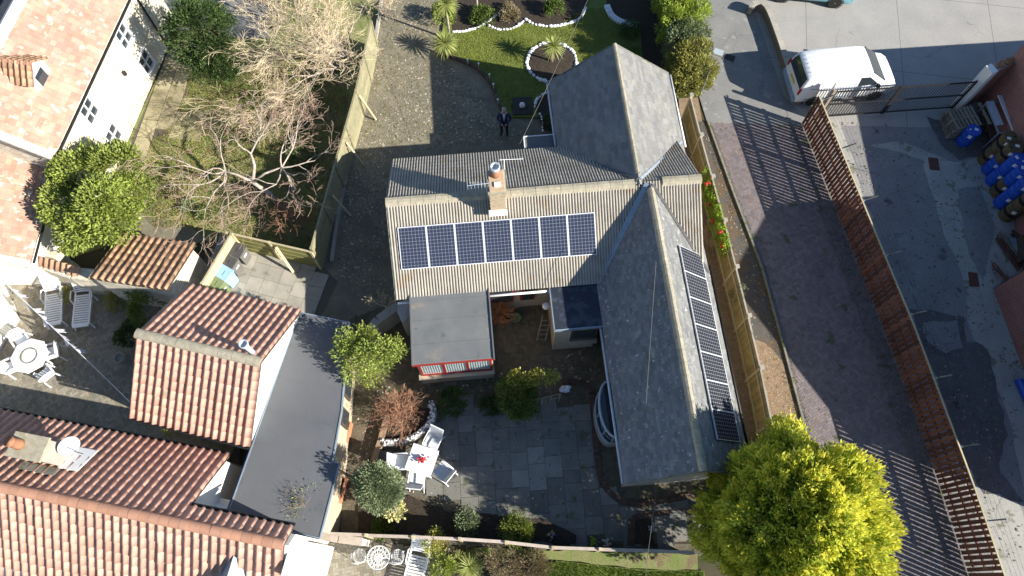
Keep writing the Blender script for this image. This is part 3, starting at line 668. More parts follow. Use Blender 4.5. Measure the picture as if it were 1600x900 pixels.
for yy in (-4.55, -3.7, -2.98):
    q = MB(); q.box((1.78, yy, 2.655), (2.68, .07, .008)); q.build('felt_lap', K['felt2'], sun_roof, world=False)
# flat extension and porch
q = MB(); q.box((6.1, -3.5, 1.2), (1.5, 1.55, 2.4)); ew = q.build('extension_wall', K['cream_render'], bun, world=False)
q = MB(); q.box((6.15, -3.52, 2.46), (1.72, 1.68, .12)); er = q.build('extension_roof', K['felt_wet'], bun, world=False, bev=.012)
q = MB()
for c, d in (((6.15,-4.37,2.47),(1.76,.035,.16)), ((5.28,-3.52,2.47),(.035,1.7,.16))): q.box(c, d)
q.build('roof_trim', K['lead'], er, world=False)
q = MB(); q.box((6.38, -4.29, 1.55), (.92, .05, 1.1)); wn = q.build('window', K['wood_dark'], bun, world=False); q = MB(); q.box((6.38, -4.32, 1.55), (.8, .02, .96)); q.build('pane', K['glass'], wn, world=False)
q = MB(); q.box((6.4, -4.34, .93), (1.0, .2, .07)); q.build('sill', K['cream_render'], wn, world=False)
q = MB(); q.box((5.64, 3.22, 2.25), (1.28, .9, .12)); pr = q.build('porch_roof', K['felt2'], bun, world=False); q = MB(); q.box((5.64, 3.68, 2.26), (1.3, .035, .16)); q.box((4.98, 3.22, 2.26), (.035, .9, .16)); q.build('roof_trim', K['white_paint'], pr, world=False)
q = MB(); q.box((5.64, 3.1, 1.1), (1.1, .8, 2.2)); q.build('porch_wall', K['cream_render'], bun, world=False)
# bay window on the south wing
arc = [(6.95 - .42 * math.sin(t), -7.1 - .95 * math.cos(t)) for t in np.linspace(0, math.pi, 13)]
q = MB(); q.prism(arc + [(7.2, arc[-1][1]), (7.2, arc[0][1])], 0, .8); q.build('bay_wall', K['pebbledash'], bun, world=False)
arc2 = [(6.95 - .36 * math.sin(t), -7.1 - .9 * math.cos(t)) for t in np.linspace(0, math.pi, 13)]
q = MB(); q.prism(arc2 + [(7.2, arc2[-1][1]), (7.2, arc2[0][1])], .8, 1.95); by = q.build('bay_window', K['glass'], bun, world=False)
for z, m_ in ((.83, 'lead'), (1.97, 'lead_pale')):
    q = MB(); q.tube([(x, y, z) for x, y in arc], .045, 6); q.build('window_trim', K[m_], by, world=False)
for k in (0, 3, 6, 9, 12):
    q = MB(); q.box((arc2[k][0] - .01, arc2[k][1], 1.4), (.05, .05, 1.1)); q.build('mullion', K['lead'], by, world=False)
# doors and windows on walls hidden under the eaves
for x, wd in ((3.6, .9), (4.55, .55)):
    q = MB(); q.box((x, -2.52, 1.5), (wd, .06, 1.15)); wn = q.build('window', K['red_paint'], bun, world=False); q = MB(); q.box((x, -2.56, 1.5), (wd - .14, .02, 1.0)); q.build('pane', K['glass'], wn, world=False)
# gable end of the south wing: white vent
q = MB(); q.box((8.1, -9.47, 2.0), (.26, .04, .26)); q.build('vent', K['white_paint'], bun, world=False)
# chimney
q = MB(); q.box((3.68, -.22, 4.9), (.5, .78, 1.6)); ch = q.build('chimney', K['brick_buff'] if 'brick_buff' in K else K['cream_render'], bun, world=False, bev=.01)
q = MB()
for z, gmore in ((5.62, .05), (5.5, .03), (4.95, .012), (4.75, .012), (5.15, .012), (5.32, .012)): q.box((3.68, -.22, z), (.5 + gmore * 2, .78 + gmore * 2, .06))
q.build('brick_course', K['ridge_conc'], ch, world=False)
q = MB(); q.box((3.68, -.6, 4.28), (.62, .2, .3), B=Matrix.Rotation(-.64, 3, 'X').inverted()); q.build('flashing', K['white_render'], ch, world=False)
q = MB(); q.lathe([(.15, 5.68), (.14, 5.85), (.12, 6.05)], (3.66, .0, 0), 14); po = q.build('chimney_pot', K['terracotta'], ch, world=False, smooth=True)
q = MB(); q.lathe([(.16, 6.05), (.17, 6.12), (.17, 6.2), (.13, 6.22), (.12, 6.1)], (3.66, .0, 0), 16); q.build('pot_cap', K['galv'], po, world=False, smooth=True)
q = MB(); q.box((3.7, -.38, 5.7), (.2, .16, .1)); q.build('capping', K['white_render'], ch, world=False)
def bloc(a, b, z): return rm(bun) @ Vector((a, b, z))
def aerial(label, base, top, az, n, boom, el, m='galv'):
    b, t = bloc(*base), bloc(*top); o = thing('aerial', label, 'aerial', b); q = MB(); q.tube([b, t], .016, 6); q.build('mast', K[m], o)
    d = Vector((math.cos(az), math.sin(az), 0)); y = Vector((-d.y, d.x, 0)); q = MB(); q.tube([t - d * boom * .2, t + d * boom * .8], .011, 5); bo = q.build('boom', K[m], o)
    for i in range(n):
        c = t + d * boom * (-.15 + .95 * i / (n - 1)); q = MB(); q.tube([c - y * el, c + y * el], .007, 4); q.build('element', K[m], bo)
    return o
aerial('small television aerial with short cross rods beside the chimney pot', (3.43, -.3, 4.6), (3.3, -.3, 5.7), R(188), 7, .7, .14)
q_ = aerial('bare white aerial rod on a mast behind the chimney', (3.95, .1, 4.5), (3.98, .35, 6.0), R(3), 2, .75, .03, 'white_paint')
# ------------------------------------------------------------------ solar panels
def panelmat(name, lc, cc):
    T = NT(name); tc = T.n('ShaderNodeTexCoord'); sp = T.n('ShaderNodeSeparateXYZ'); T.l(tc.outputs['Object'], sp.inputs[0]); line = None; dx = []
    for ax, per in ((0, .118), (1, .118)):
        f = T.math('ABSOLUTE', T.math('SUBTRACT', T.math('FRACT', T.math('DIVIDE', sp.outputs[ax], per)), .5)); dx.append(f)
    big = T.math('MAXIMUM', dx[0], dx[1]); corner = T.math('ADD', dx[0], dx[1])
    line = T.math('MAXIMUM', T.math('GREATER_THAN', big, .455), T.math('GREATER_THAN', corner, .86))
    fine = T.math('ABSOLUTE', T.math('SUBTRACT', T.math('FRACT', T.math('DIVIDE', sp.outputs[0], .059)), .5))
    cell = T.mix(T.math('LESS_THAN', fine, .03), cc, tuple(1.4 * x for x in cc))
    T.col(T.mix(line, cell, lc)); T.b.inputs['Roughness'].default_value = .16; T.b.inputs['Specular IOR Level'].default_value = .5; return T.m
K['cells'] = panelmat('solar_cells', (.19, .21, .25), (.026, .032, .058)); K['cells_wing'] = panelmat('solar_cells_wing', (.27, .28, .3), (.017, .02, .03))
def solar(fr, x0, s0, w, l, n, label, group, ends, cm='cells', fw=.026):
    o, u, v, nn, W, L = fr
    for i in range(n):
        B = rm(bun) @ basis(o + u * (x0 + i * w) + v * s0 + nn * .075, u, v, nn)
        t = bpy.data.objects.new('solar_panel', None); COL.objects.link(t); t.matrix_basis = B; RM[t.name] = B; tag(t, ends.get(i, label), 'solar panel', group)
        g = .012
        q = MB()
        for c, d in (((w/2, .014, .005), (w - g, .026, .045)), ((w/2, l - .014, .005), (w - g, .026, .045)), ((fw/2 + g/2, l/2, .005), (fw, l - .055, .045)), ((w - fw/2 - g/2, l/2, .005), (fw, l - .055, .045))): q.box(c, d)
        q.build('frame', K['alu'], t, world=False)
        q = MB(); q.box((w/2, l/2, .008), (w - 2 * fw, l - .05, .03)); q.build('cell_glass', K[cm], t, world=False)
        q = MB(); q.box((w/2, l * .25, -.04), (w - .002, .04, .06)); q.box((w/2, l * .75, -.04), (w - .002, .04, .06)); q.build('mounting_rail', K['steel_dark'], t, world=False)
K['alu'] = mat('alu', (.72, .73, .75), (.66, .67, .7), 8, rough=.4, metal=.15)
solar(mainS, .3, 1.02, .968, 1.46, 7, 'dark blue gridded solar panel in the row on the ribbed tile roof', 'solar panels on the ribbed roof', {0: 'solar panel at the free end of the row above the flat sunroom roof', 6: 'solar panel with a shaded corner at the lead valley end of the row'})
solar(sE, 9.65 - 8.72, .46, .937, 1.38, 7, 'dark solar panel in the line on the slate wing beside the boarded fence', 'solar panels on the slate wing', {0: 'shaded end solar panel next to the golden conifer', 6: 'end solar panel of the slate wing line nearest the ribbed roof'}, 'cells_wing', .014)
# ------------------------------------------------------------------ pantiled outbuilding and felt roofed garage
OC = Vector((-9.86, 6.83, 0)); ob = thing('outbuilding', 'white outbuilding with orange pantiled gable roof and concrete ridge', 'outbuilding', OC, R(-13.3))
q = MB(); gable(q, -2.0, 2.02, -2.2, 2.2, 2.4, 3.9); q.build('wall', K['white_render'], ob, world=False)
oS = frame((-2.12, -2.4, 2.5), (2.06, -2.4, 2.5), (-2.12, 0, 4.08)); oN = frame((2.06, 2.4, 2.5), (-2.12, 2.4, 2.5), (2.06, 0, 4.08))
q = MB(); underlay(q, oS, .03); underlay(q, oN, .03); orf = q.build('roof', K['wood_dark'], ob, world=False); pantiles(orf, [oS, oN])
ridge_tiles(orf, (-2.15, 0, 4.1), (2.08, 0, 4.1), 'ridge_conc', .17, .12, .46, False)
q = MB(); q.tube([(-2.15,-2.46,2.42),(2.06,-2.46,2.42)], .05, 8); q.build('gutter', K['black'], ob, world=False)
fp = P(400, 555, 3.7); fl = thing('flue', 'round galvanised flue pipe rising from the pantiled outbuilding roof', 'flue', (fp.x, fp.y, 3.55))
fb = Vector((fp.x, fp.y, 3.45)); q = MB(); q.tube([fb, fb + Vector((0, 0, 1.3))], .085, 14); q.build('pipe', K['galv'], fl, smooth=True)
q = MB(); q.lathe([(.11, 4.72), (.14, 4.78), (.145, 4.9), (.12, 4.9), (.09, 4.78)], (fb.x, fb.y, 0), 16); q.build('cowl', K['galv'], fl, smooth=True)
q = MB(); q.box(fb + Vector((.05, .05, .12)), (.42, .42, .03), B=Matrix.Rotation(R(-13), 3, 'Z') @ Matrix.Rotation(R(-33), 3, 'X')); q.build('flashing', K['white_paint'], fl)
gp = [(-7.36,8.65),(-5.62,8.28),(-5.60,5.2),(-5.74,3.55),(-5.52,3.5),(-5.90,1.25),(-8.86,1.87)]
gar = thing('garage', 'garage with flat grey felt roof beside the orange pantiles', 'garage', (-7, 5, 0))
q = MB(); q.prism(gp, 2.26, 2.4); gr = q.build('roof', K['felt'], gar, bev=.01)
gin = [(-7.2,8.5),(-5.8,8.15),(-5.78,5.2),(-5.9,1.45),(-8.6,2.0)]; q = MB(); q.prism(gin, 0, 2.26); q.build('wall', K['cream_render'], gar)
for a, b in zip(gp, gp[1:] + gp[:1]):
    q = MB(); q.beam((*a, 2.36), (*b, 2.36), .035, .13); q.build('roof_trim', K['lead'], gr)
for f in (.16, .33, .5, .67, .84):
    a = Vector((-7.3, 8.5)).lerp(Vector((-8.75, 2.0)), f); b = Vector((-5.7, 8.15)).lerp(Vector((-5.98, 1.4)), f); q = MB(); q.beam((*a, 2.404), (*b, 2.404), .09, .008); q.build('felt_lap', K['felt'], gr)
q = MB(); q.beam((-8.92,1.95,2.3),(-7.42,8.6,2.3), .03, .14); q.build('fascia', K['bluepaint'] if 'bluepaint' in K else K['steel_dark'], gar)
for y0, y1 in ((5.9, 6.9), (4.9, 5.5)):
    q = MB(); q.box((-5.74, (y0+y1)/2, 1.25), (.06, y1-y0, 1.0)); wn = q.build('window', K['wood_dark'], gar); q = MB(); q.box((-5.71, (y0+y1)/2, 1.25), (.03, y1-y0-.15, .85)); q.build('pane', K['glass'], wn)
# ------------------------------------------------------------------ pantiled house, bottom left
HO = Vector((-9.5, 1.55, 0)); ho = thing('pantiled_house', 'white house with large orange pantiled roof and clay ridge tiles', 'house', HO, R(-10.6))
q = MB(); q.add([(-10,-3,0),(0,-3,0),(0,2.05,0),(-10,2.05,0),(-10,-3,2.1),(0,-3,2.1),(0,2.05,2.4),(-10,2.05,2.4),(-10,0,4.38),(0,0,4.38)], [(0,1,5,4),(2,3,7,6),(1,2,6,9,5),(3,0,4,8,7),(4,5,9,8),(6,7,8,9)]); q.build('wall', K['white_render'], ho, world=False)
q = MB(); q.add([(-.1,-3,0),(3.3,-3,0),(3.3,.33,0),(-.1,.33,0),(-.1,-3,2.1),(3.3,-3,2.1),(3.3,.33,4.0),(-.1,.33,4.0),(-.1,0,4.38),(3.3,0,4.38)], [(0,1,5,4),(2,3,7,6),(1,2,6,9,5),(3,0,4,8,7),(4,5,9,8),(6,7,8,9)]); q.build('wall', K['white_render'], ho, world=False)
hN = frame((.06, 2.25, 2.5), (-9.8, 2.25, 2.5), (.06, 0, 4.5)); hS = frame((-9.8, -3.2, 1.9), (3.2, -3.2, 1.9), (-9.8, 0, 4.5)); hN2 = frame((3.2, .5, 4.08), (.06, .5, 4.08), (3.2, 0, 4.5))
q = MB(); [underlay(q, f, .03) for f in (hN, hS, hN2)]; hr = q.build('roof', K['wood_dark'], ho, world=False); pantiles(hr, [hN, hN2, hS])
ridge_tiles(hr, (-9.8, 0, 4.53), (3.22, 0, 4.53), 'ridge_clay', .15, .13, .3, False)
q = MB(); q.tube([(-9.8,2.32,2.42),(.0,2.32,2.42)], .05, 8); q.build('gutter', K['black'], ho, world=False); q = MB(); q.tube([(.1,.58,4.0),(3.2,.58,4.0)], .05, 8); q.build('gutter', K['black'], ho, world=False)
q = MB(); q.box((3.42, -.3, 1.3), (.22, 1.0, 2.6)); q.box((3.32, -.35, 2.15), (.06, .9, 4.2)); q.build('parapet', K['white_render'], ho, world=False)
# chimney on its north slope
q = MB(); q.box((-4.75, 1.2, 4.0), (.95, .62, 1.7)); hc = q.build('chimney', K['pebbledash'], ho, world=False, bev=.012)
q = MB(); q.box((-4.75, 1.2, 4.83), (1.05, .72, .09)); q.build('chimney_cap', K['ridge_conc'], hc, world=False)
q = MB(); q.lathe([(.17, 4.86), (.15, 5.0), (.14, 5.3), (.16, 5.32)], (-5.0, 1.22, 0), 14); q.build('chimney_pot', K['terracotta'], hc, world=False, smooth=True)
q = MB(); q.box((-4.0, 1.2, 3.53), (.62, .95, .03), B=Matrix.Rotation(R(-41), 3, 'X')); q.build('flashing', K['white_paint'], hc, world=False)
q = MB(); q.box((-4.75, .7, 3.96), (1.1, .3, .03), B=Matrix.Rotation(R(-41), 3, 'X')); q.build('flashing', K['kerb'], hc, world=False)
dp = rm(ho) @ Vector((-4.05, 1.5, 3.95)); ds = thing('satellite_dish', 'pale grey satellite dish on a bracket beside the low chimney stack', 'satellite dish', (dp.x, dp.y, 3.4))
q = MB(); B = Vector((.75, -.5, .42)).to_track_quat('Z', 'Y').to_matrix(); pr = [(.02, 0), (.1, .008), (.2, .03), (.3, .07), (.31, .075), (.3, .06), (.2, .018), (.1, -.004), (.02, -.01)]
q.lathe(pr, dp + Vector((0, 0, .25)), 22, B); q.build('dish', K['lead_pale'], ds, smooth=True)
q = MB(); q.tube([dp + Vector((-.2, -.1, .02)), dp + Vector((-.02, 0, .24))], .02, 6); q.tube([dp + B @ Vector((0, -.3, .25)) + Vector((0,0,.05)), dp + B @ Vector((0, 0, .42)) + Vector((0, 0, .25))], .012, 6); q.tube([dp + Vector((-.2, -.1, .02)), dp + Vector((-.3, -.1, -.25))], .02, 6); q.build('arm', K['steel_dark'], ds)
# small lead dormer on the south slope
q = MB(); q.add([(1.35,-.75,3.6),(2.25,-.75,3.6),(2.25,-1.6,3.2),(1.35,-1.6,3.2),(1.8,-.55,4.15),(1.8,-1.75,4.12),(1.25,-1.7,3.5),(2.35,-1.7,3.5)], [(0,4,5,6),(4,1,7,5),(3,6,5,7,2),(0,6,3),(1,2,7)]); q.build('dormer', K['lead'], ho, world=False)
# glazed porch
pp = P(325, 815, 2.2); po_ = thing('porch', 'small white framed porch with dark glazed roof against the pantiled house', 'porch', (pp.x, pp.y, 0), R(-12))
q = MB()
for x in (-.45, .45):
    for y in (-.42, .42): q.box((x, y, 1.05), (.1, .1, 2.1))
q.box((0, -.42, 2.12), (1.0, .1, .1)); q.box((0, .47, 2.12), (1.1, .22, .12)); q.box((-.47, 0, 2.12), (.1, .75, .1)); q.box((.47, 0, 2.12), (.14, .75, .1)); q.build('frame', K['white_paint'], po_, world=False)
q = MB(); q.box((0, 0, 2.1), (.86, .76, .03)); q.build('pane', K['glass'], po_, world=False)
q = MB(); q.box((.25, .62, 1.0), (.75, .28, 2.0)); q.build('wall', K['white_render'], po_, world=False)
# ------------------------------------------------------------------ cottage, top left
CO = Vector((-16.78, 14.3, 0)); CZ = math.atan2(8, 1.22); co = thing('stone_cottage', 'two storey stone cottage with faded clay tile roof and white sash windows', 'cottage', CO, CZ)
def stonemat():
    T = NT('rubble'); pos = T.pos(); vo = T.n('ShaderNodeTexVoronoi'); vo.inputs['Scale'].default_value = 4.2; T.l(pos, vo.inputs['Vector'])
    ve = T.n('ShaderNodeTexVoronoi', feature='DISTANCE_TO_EDGE'); ve.inputs['Scale'].default_value = 4.2; T.l(pos, ve.inputs['Vector'])
    sc = T.n('ShaderNodeSeparateColor'); T.l(vo.outputs['Color'], sc.inputs[0]); c = T.ramp(sc.outputs[0], [(0, (.55, .48, .36)), (.5, (.66, .6, .48)), (1, (.74, .7, .6))])
    e = T.ramp(ve.outputs['Distance'], [(0, 0), (.05, 1)]); T.col(T.mix(e, (.6, .55, .45), c)); T.b.inputs['Roughness'].default_value = .95
    T.bump(T.math('ADD', e, T.noise(25)), .6, .03); return T.m
K['rubble'] = stonemat()
q = MB(); q.add([(0,0,0),(9.5,0,0),(9.5,4.4,0),(0,4.4,0),(0,0,3.65),(9.5,0,3.65),(9.5,4.4,3.65),(0,4.4,3.65),(0,2.2,5.3),(9.5,2.2,5.3)], [(0,1,5,4),(2,3,7,6),(1,2,6,9,5),(3,0,4,8,7),(4,5,9,8),(6,7,8,9)]); q.build('wall', K['rubble'], co, world=False)
cE = frame((.0, -.22, 3.6), (9.7, -.22, 3.6), (.0, 2.2, 5.42)); cW = frame((9.7, 4.62, 3.6), (.0, 4.62, 3.6), (9.7, 2.2, 5.42))
q = MB(); underlay(q, cE, .03); underlay(q, cW, .03); cr = q.build('roof', K['wood_dark'], co, world=False); slated('clay_tiles', 'clay', cr, [cE, cW], .24, .17, .026, .17, False)
ridge_tiles(cr, (0, 2.2, 5.45), (9.7, 2.2, 5.45), 'white_render', .26, .1, .5)
q = MB(); q.beam((-.06, -.22, 3.64), (-.06, 2.2, 5.46), .3, .12); q.beam((-.06, 4.6, 3.64), (-.06, 2.2, 5.46), .3, .12); q.build('verge_coping', K['rubble'], cr, world=False)
q = MB(); q.tube([(0, -.3, 3.55), (9.7, -.3, 3.55)], .055, 8); q.build('gutter', K['black'], co, world=False)
q = MB(); q.tube([(8.1, -.06, 3.5), (8.1, -.06, .1)], .04, 8); q.build('downpipe', K['black'], co, world=False)
def sash(parent, x, z, w=.8, h=.95):
    q = MB(); y = -.05
    for c, d in (((x-w/2,y,z),(.09,.1,h)), ((x+w/2,y,z),(.09,.1,h)), ((x,y,z+h/2),(w+.09,.1,.09)), ((x,y,z-h/2),(w+.13,.16,.1)), ((x,y,z),(w-.09,.07,.06)), ((x,y,z),(.05,.06,h-.1))): q.box(c, d)
    f = q.build('window', K['white_paint'], parent, world=False); q = MB(); q.box((x, -.015, z), (w - .05, .03, h - .06)); q.build('pane', K['glass'], f, world=False)
cinv = rm(co).inverted()
for u, v, z in ((222, 96, 1.0), (195, 57, 2.75), (160, 210, 1.0), (126, 172, 2.75)): x = (cinv @ P(u, v, z)).x; sash(co, x, z)
q = MB(); q.box((5.1, -.08, 1.9), (.12, .12, .2)); q.build('wall_lamp', K['steel_dark'], co, world=False)
dx = (cinv @ P(58, 118, 4.6)).x
q = MB(); q.add([(dx-.5,.75,4.2),(dx+.5,.75,4.2),(dx+.5,.75,4.85),(dx,.75,5.25),(dx-.5,.75,4.85),(dx-.5,2.3,4.85),(dx+.5,2.3,4.85),(dx,2.3,5.25)], [(0,1,2,3,4),(1,6,2),(0,4,5),(2,6,7,3),(4,3,7,5)]); dm = q.build('dormer', K['white_render'], co, world=False)
pantiles(dm, [frame((dx+.62,.6,4.8),(dx+.62,2.4,4.8),(dx,.6,5.32)), frame((dx-.62,2.4,4.8),(dx-.62,.6,4.8),(dx,2.4,5.32))], 'pantile_old', 'pantile_a', .22, .3); ridge_tiles(dm, (dx,.58,5.33), (dx,2.4,5.33), 'ridge_clay', .1, .08, .3, False)
q = MB(); q.box((dx, .735, 4.55), (.5, .03, .5)); q.build('dormer_window', K['glass'], dm, world=False)
# lower range with white wall
lo = thing('lower_range', 'low white range with plain clay tile roof below the stone cottage', 'outbuilding', (-19.2, 12.7, 0), R(1))
q = MB(); gable(q, -1.7, 1.7, -2.0, 2.1, 2.2, 3.25, 'y'); q.build('wall', K['white_render'], lo, world=False)
l1 = frame((1.85, -2.1, 2.25), (1.85, 2.1, 2.25), (0, -2.1, 3.5)); l2 = frame((-1.85, 2.1, 2.25), (-1.85, -2.1, 2.25), (0, 2.1, 3.5))
q = MB(); underlay(q, l1, .03); underlay(q, l2, .03); lr = q.build('roof', K['wood_dark'], lo, world=False); slated('clay_tiles', 'clay', lr, [l1, l2], .24, .17, .026, .17, False)
q = MB(); q.beam((1.85,-2.2,2.3),(0,-2.2,3.55), .28, .12); q.beam((-1.85,-2.2,2.3),(0,-2.2,3.55), .28, .12); q.build('verge_coping', K['rubble'], lr, world=False)
q = MB(); q.tube([(1.92, -2.1, 2.18), (1.92, 2.1, 2.18)], .045, 8); q.build('gutter', K['black'], lo, world=False)
q = MB(); q.beam((1.8, 2.2, 2.35), (-1.9, 2.2, 3.4), .35, .1); q.build('flashing', K['white_paint'], lr, world=False)
# small pantiled shed behind a rubble wall
so = thing('tiled_shed', 'small shed with weathered mono pitch pantile roof behind the rubble wall', 'shed', (-13.35, 10.7, 0), R(-9))
q = MB(); q.add([(-1.4,-.95,0),(1.4,-.95,0),(1.35,.95,0),(-1.0,.95,0),(-1.4,-.95,2.4),(1.4,-.95,2.4),(1.35,.95,1.75),(-1.0,.95,1.75)], [(0,1,5,4),(1,2,6,5),(2,3,7,6),(3,0,4,7),(4,5,6,7)]); q.build('wall', K['rubble'], so, world=False)
sf = frame((1.5, 1.1, 1.85), (-1.35, 1.1, 1.85), (1.5, -1.05, 2.6)); q = MB(); underlay(q, sf, .03); sr_ = q.build('roof', K['wood_dark'], so, world=False); pantiles(sr_, [sf], 'pantile_old', 'pantile_a', .25, .33)
def wallrun(name, label, pts, h, th, m, cat='wall', coping=None):
    c = Vector((*pts[0], 0)); t = thing(name, label, cat, c)
    for a, b in zip(pts, pts[1:]):
        q = MB(); L = (Vector(b) - Vector(a)).length; n = max(1, int(L / .5)); d = (Vector(b) - Vector(a)).normalized()
        q.beam((*a, h/2), (*(Vector(b) + d * .0), h/2), th, h); q.build('wall', K[m], t)
        if coping:
            for i in range(n):
                p = Vector(a).lerp(Vector(b), i / n); r = Vector(a).lerp(Vector(b), (i + .96) / n); q = MB(); q.beam((p.x, p.y, h + .035 + random.uniform(-.008, .008)), (r.x, r.y, h + .035), th + coping[1], .07); q.build('coping_stone', K[coping[0]], t)
    return t
rw = wallrun('rubble_wall', 'crooked cream rubble wall behind the white sun loungers', px((-40,395),(30,412),(90,432),(150,452),(215,458),(275,462)), 1.5, .4, 'rubble', coping=('rubble', .06))
ct = thing('tiled_coping', 'short run of pantile coping on the rubble wall beside the white range', 'coping', P(90, 412, 1.5)); ctf = frame(P(52,412,1.55), P(122,432,1.55), P(58,400,1.75)); pantiles(ct, [(rm(ct).inverted() @ ctf[0], *ctf[1:])], 'pantile_old', 'pantile_a', .22, .4)
q = MB(); q.prism(px((50,408),(58,398),(128,418),(122,430)), 0, 1.5); q.build('wall', K['rubble'], ct)
q = MB(); q.prism(px((-90,430),(8,448),(22,475),(31,500),(16,522),(2,546),(-90,560)), 0, 2.2); solo('white_annex', q, K['white_render'], 'white rendered annex wall beside the octagonal garden table', 'outbuilding')
# ------------------------------------------------------------------ brick works on the right
wk = thing('brick_works', 'red brick works gable standing over the yard drain covers', 'building', (20, 6, 0))
q = MB(); A, Bp, Ap = Vector((18.68, 10.5, 0)), Vector((19.45, 1.6, 0)), Vector((19.05, 6.2, 0)); ex = Vector((16, 1.6, 0))
vs = [A, Bp, Bp + Vector((0,0,4.1)), Ap + Vector((0,0,6.1)), A + Vector((0,0,4.6))]; vs += [p + ex for p in vs]
q.add(vs, [(0,4,3,2,1),(5,6,7,8,9),(0,5,9,4),(1,2,7,6),(4,9,8,3),(2,3,8,7),(0,1,6,5)]); q.m = 0; q.build('wall', K['brick_red'], wk)
for a, b in (((18.5,10.7,4.6),(19.0,6.2,6.15)), ((19.0,6.2,6.15),(19.3,1.4,4.1))):
    a, b = Vector(a), Vector(b); q = MB(); q.add([a, b, b + ex, a + ex, a + Vector((0,0,.08)), b + Vector((0,0,.08)), b + ex + Vector((0,0,.08)), a + ex + Vector((0,0,.08))], [(0,3,2,1),(4,5,6,7),(0,1,5,4),(1,2,6,5),(2,3,7,6),(3,0,4,7)]); q.build('roof', K['felt'], wk)
lw = thing('brick_store', 'low red brick store with dark roof behind the stacked drums', 'building', (20.4, 15, 0))
q = MB(); q.prism([(20.35,19.75),(20.25,10.75),(36,12),(36,21)], 0, 3.1); q.build('wall', K['brick_red'], lw)
q = MB(); q.prism([(20.5,19.6),(20.45,10.85),(36,12),(36,20.8)], 3.1, 3.3); q.build('roof', K['felt'], lw)
wt = thing('brick_stub_wall', 'stub of brick wall with white painted end and broken top by the gate', 'wall', (19.3, 19.05, 0))
q = MB(); q.beam((19.42, 19.15, 1.2), (20.34, 19.6, 1.2), .34, 2.4); q.build('wall', K['brick_red_x'], wt)
q = MB(); q.box((19.3, 19.08, 1.25), (.28, .42, 2.5), R(24)); q.build('pier', K['white_render'], wt)
for i in range(14):
    t = random.random(); q = MB(); p = Vector((19.5, 19.2, 2.42)).lerp(Vector((20.3, 19.58, 2.42)), t); q.box(p + Vector((random.uniform(-.08,.08), random.uniform(-.08,.08), random.uniform(0,.07))), (.22, .1, .07), random.uniform(0, 3)); q.build('brick', K['terracotta'], wt)
# ------------------------------------------------------------------ fences
def along(pts):
    V = [Vector(p) for p in pts]; S_ = [0]
    for a, b in zip(V, V[1:]): S_.append(S_[-1] + (b - a).length)
    def at(s):
        for i in range(len(V) - 1):
            if s <= S_[i+1] or i == len(V) - 2:
                t = (s - S_[i]) / (S_[i+1] - S_[i]); d = (V[i+1] - V[i]).normalized(); return V[i].lerp(V[i+1], t), d
    return at, S_[-1]
def board_fence(name, label, pts, h, nb, m, mp, panel=1.83, cap=True, side=1):
    at, L = along(pts); n = max(1, round(L / panel)); s = L / n; t = thing(name, label, 'fence', (*pts[0], 0))
    bh = h / nb
    q = MB(); q.box((0, 0, 0), (s - .11, .022, bh + .012), B=Matrix.Rotation(.06 * side, 3, 'X')); me = q.mesh('board', K[m])
    for i in range(n + 1):
        p, d = at(min(L, i * s)); q = MB(); q.box((p.x, p.y, h / 2 + .03), (.1, .1, h + .06), math.atan2(d.y, d.x)); q.build('post', K[mp], t)
        if i == n: break
        p0, _ = at(i * s); p1, _ = at(min(L, (i + 1) * s)); c = (p0 + p1) / 2; d = (p1 - p0).normalized(); an = math.atan2(d.y, d.x)
        for k in range(nb): piece('board', me, t, Matrix.Translation((c.x, c.y, bh * (k + .5) + .02)) @ Matrix.Rotation(an + random.uniform(-.004, .004), 4, 'Z'))
        if cap: q = MB(); q.box((c.x, c.y, h + .045), (s - .1, .07, .03), an); q.build('capping_rail', K[mp], t)
    return t
LF = [(-6.05,22.2),(-6.35,18.9),(-7.45,11.45)]
lf = board_fence('lane_fence', 'green stained panel fence with wide boards between the lane and wild garden', LF, 1.7, 5, 'wood_grey', 'wood_grey')
for s_, hh in ((3.6, 1.4), (5.9, 1.35), (8.3, 1.3)):
    at, L = along(LF); p, d = at(s_); n_ = Vector((d.y, -d.x)) * (-1 if d.x > 0 else 1); n_ = Vector((1, -.1)); q = MB(); q.beam((p.x + .06, p.y, hh), (p.x + .55, p.y - .25, .05), .08, .05); q.build('brace', K['wood_pale'], lf)
cf = board_fence('cross_fence', 'mossy yellow green board fence closing off the slabbed bin yard', [(-10.75,12.2),(-7.5,11.4)], 1.45, 4, 'wood_yellowgreen' if 'wood_yellowgreen' in K else 'wood_grey', 'wood_pale')
q = MB(); q.beam((-8.9, 11.68, 1.35), (-8.55, 11.2, .06), .1, .04); q.build('brace', K['wood_pale'], cf)
board_fence('bin_fence', 'pale timber screen fence beside the wheelie bins', [P2(362,366,1.5), P2(316,443,1.5)], 1.5, 5, 'wood_pale', 'wood_pale')
# white edging strip along the lane
ek = thing('lane_kerb', 'pale concrete edging along the lane below the panel fence', 'kerb', (*P2(548,200), 0)); EK = px((600,-20),(588,60),(568,150),(548,240),(530,330),(519,410)); at, L = along(EK); n = int(L / .9)
for i in range(n):
    a, _ = at(L * i / n); b, _ = at(L * (i + .985) / n); q = MB(); q.beam((a.x, a.y, .06), (b.x, b.y, .06), .13, .2); q.build('kerb_stone', K['slab_grey'], ek)
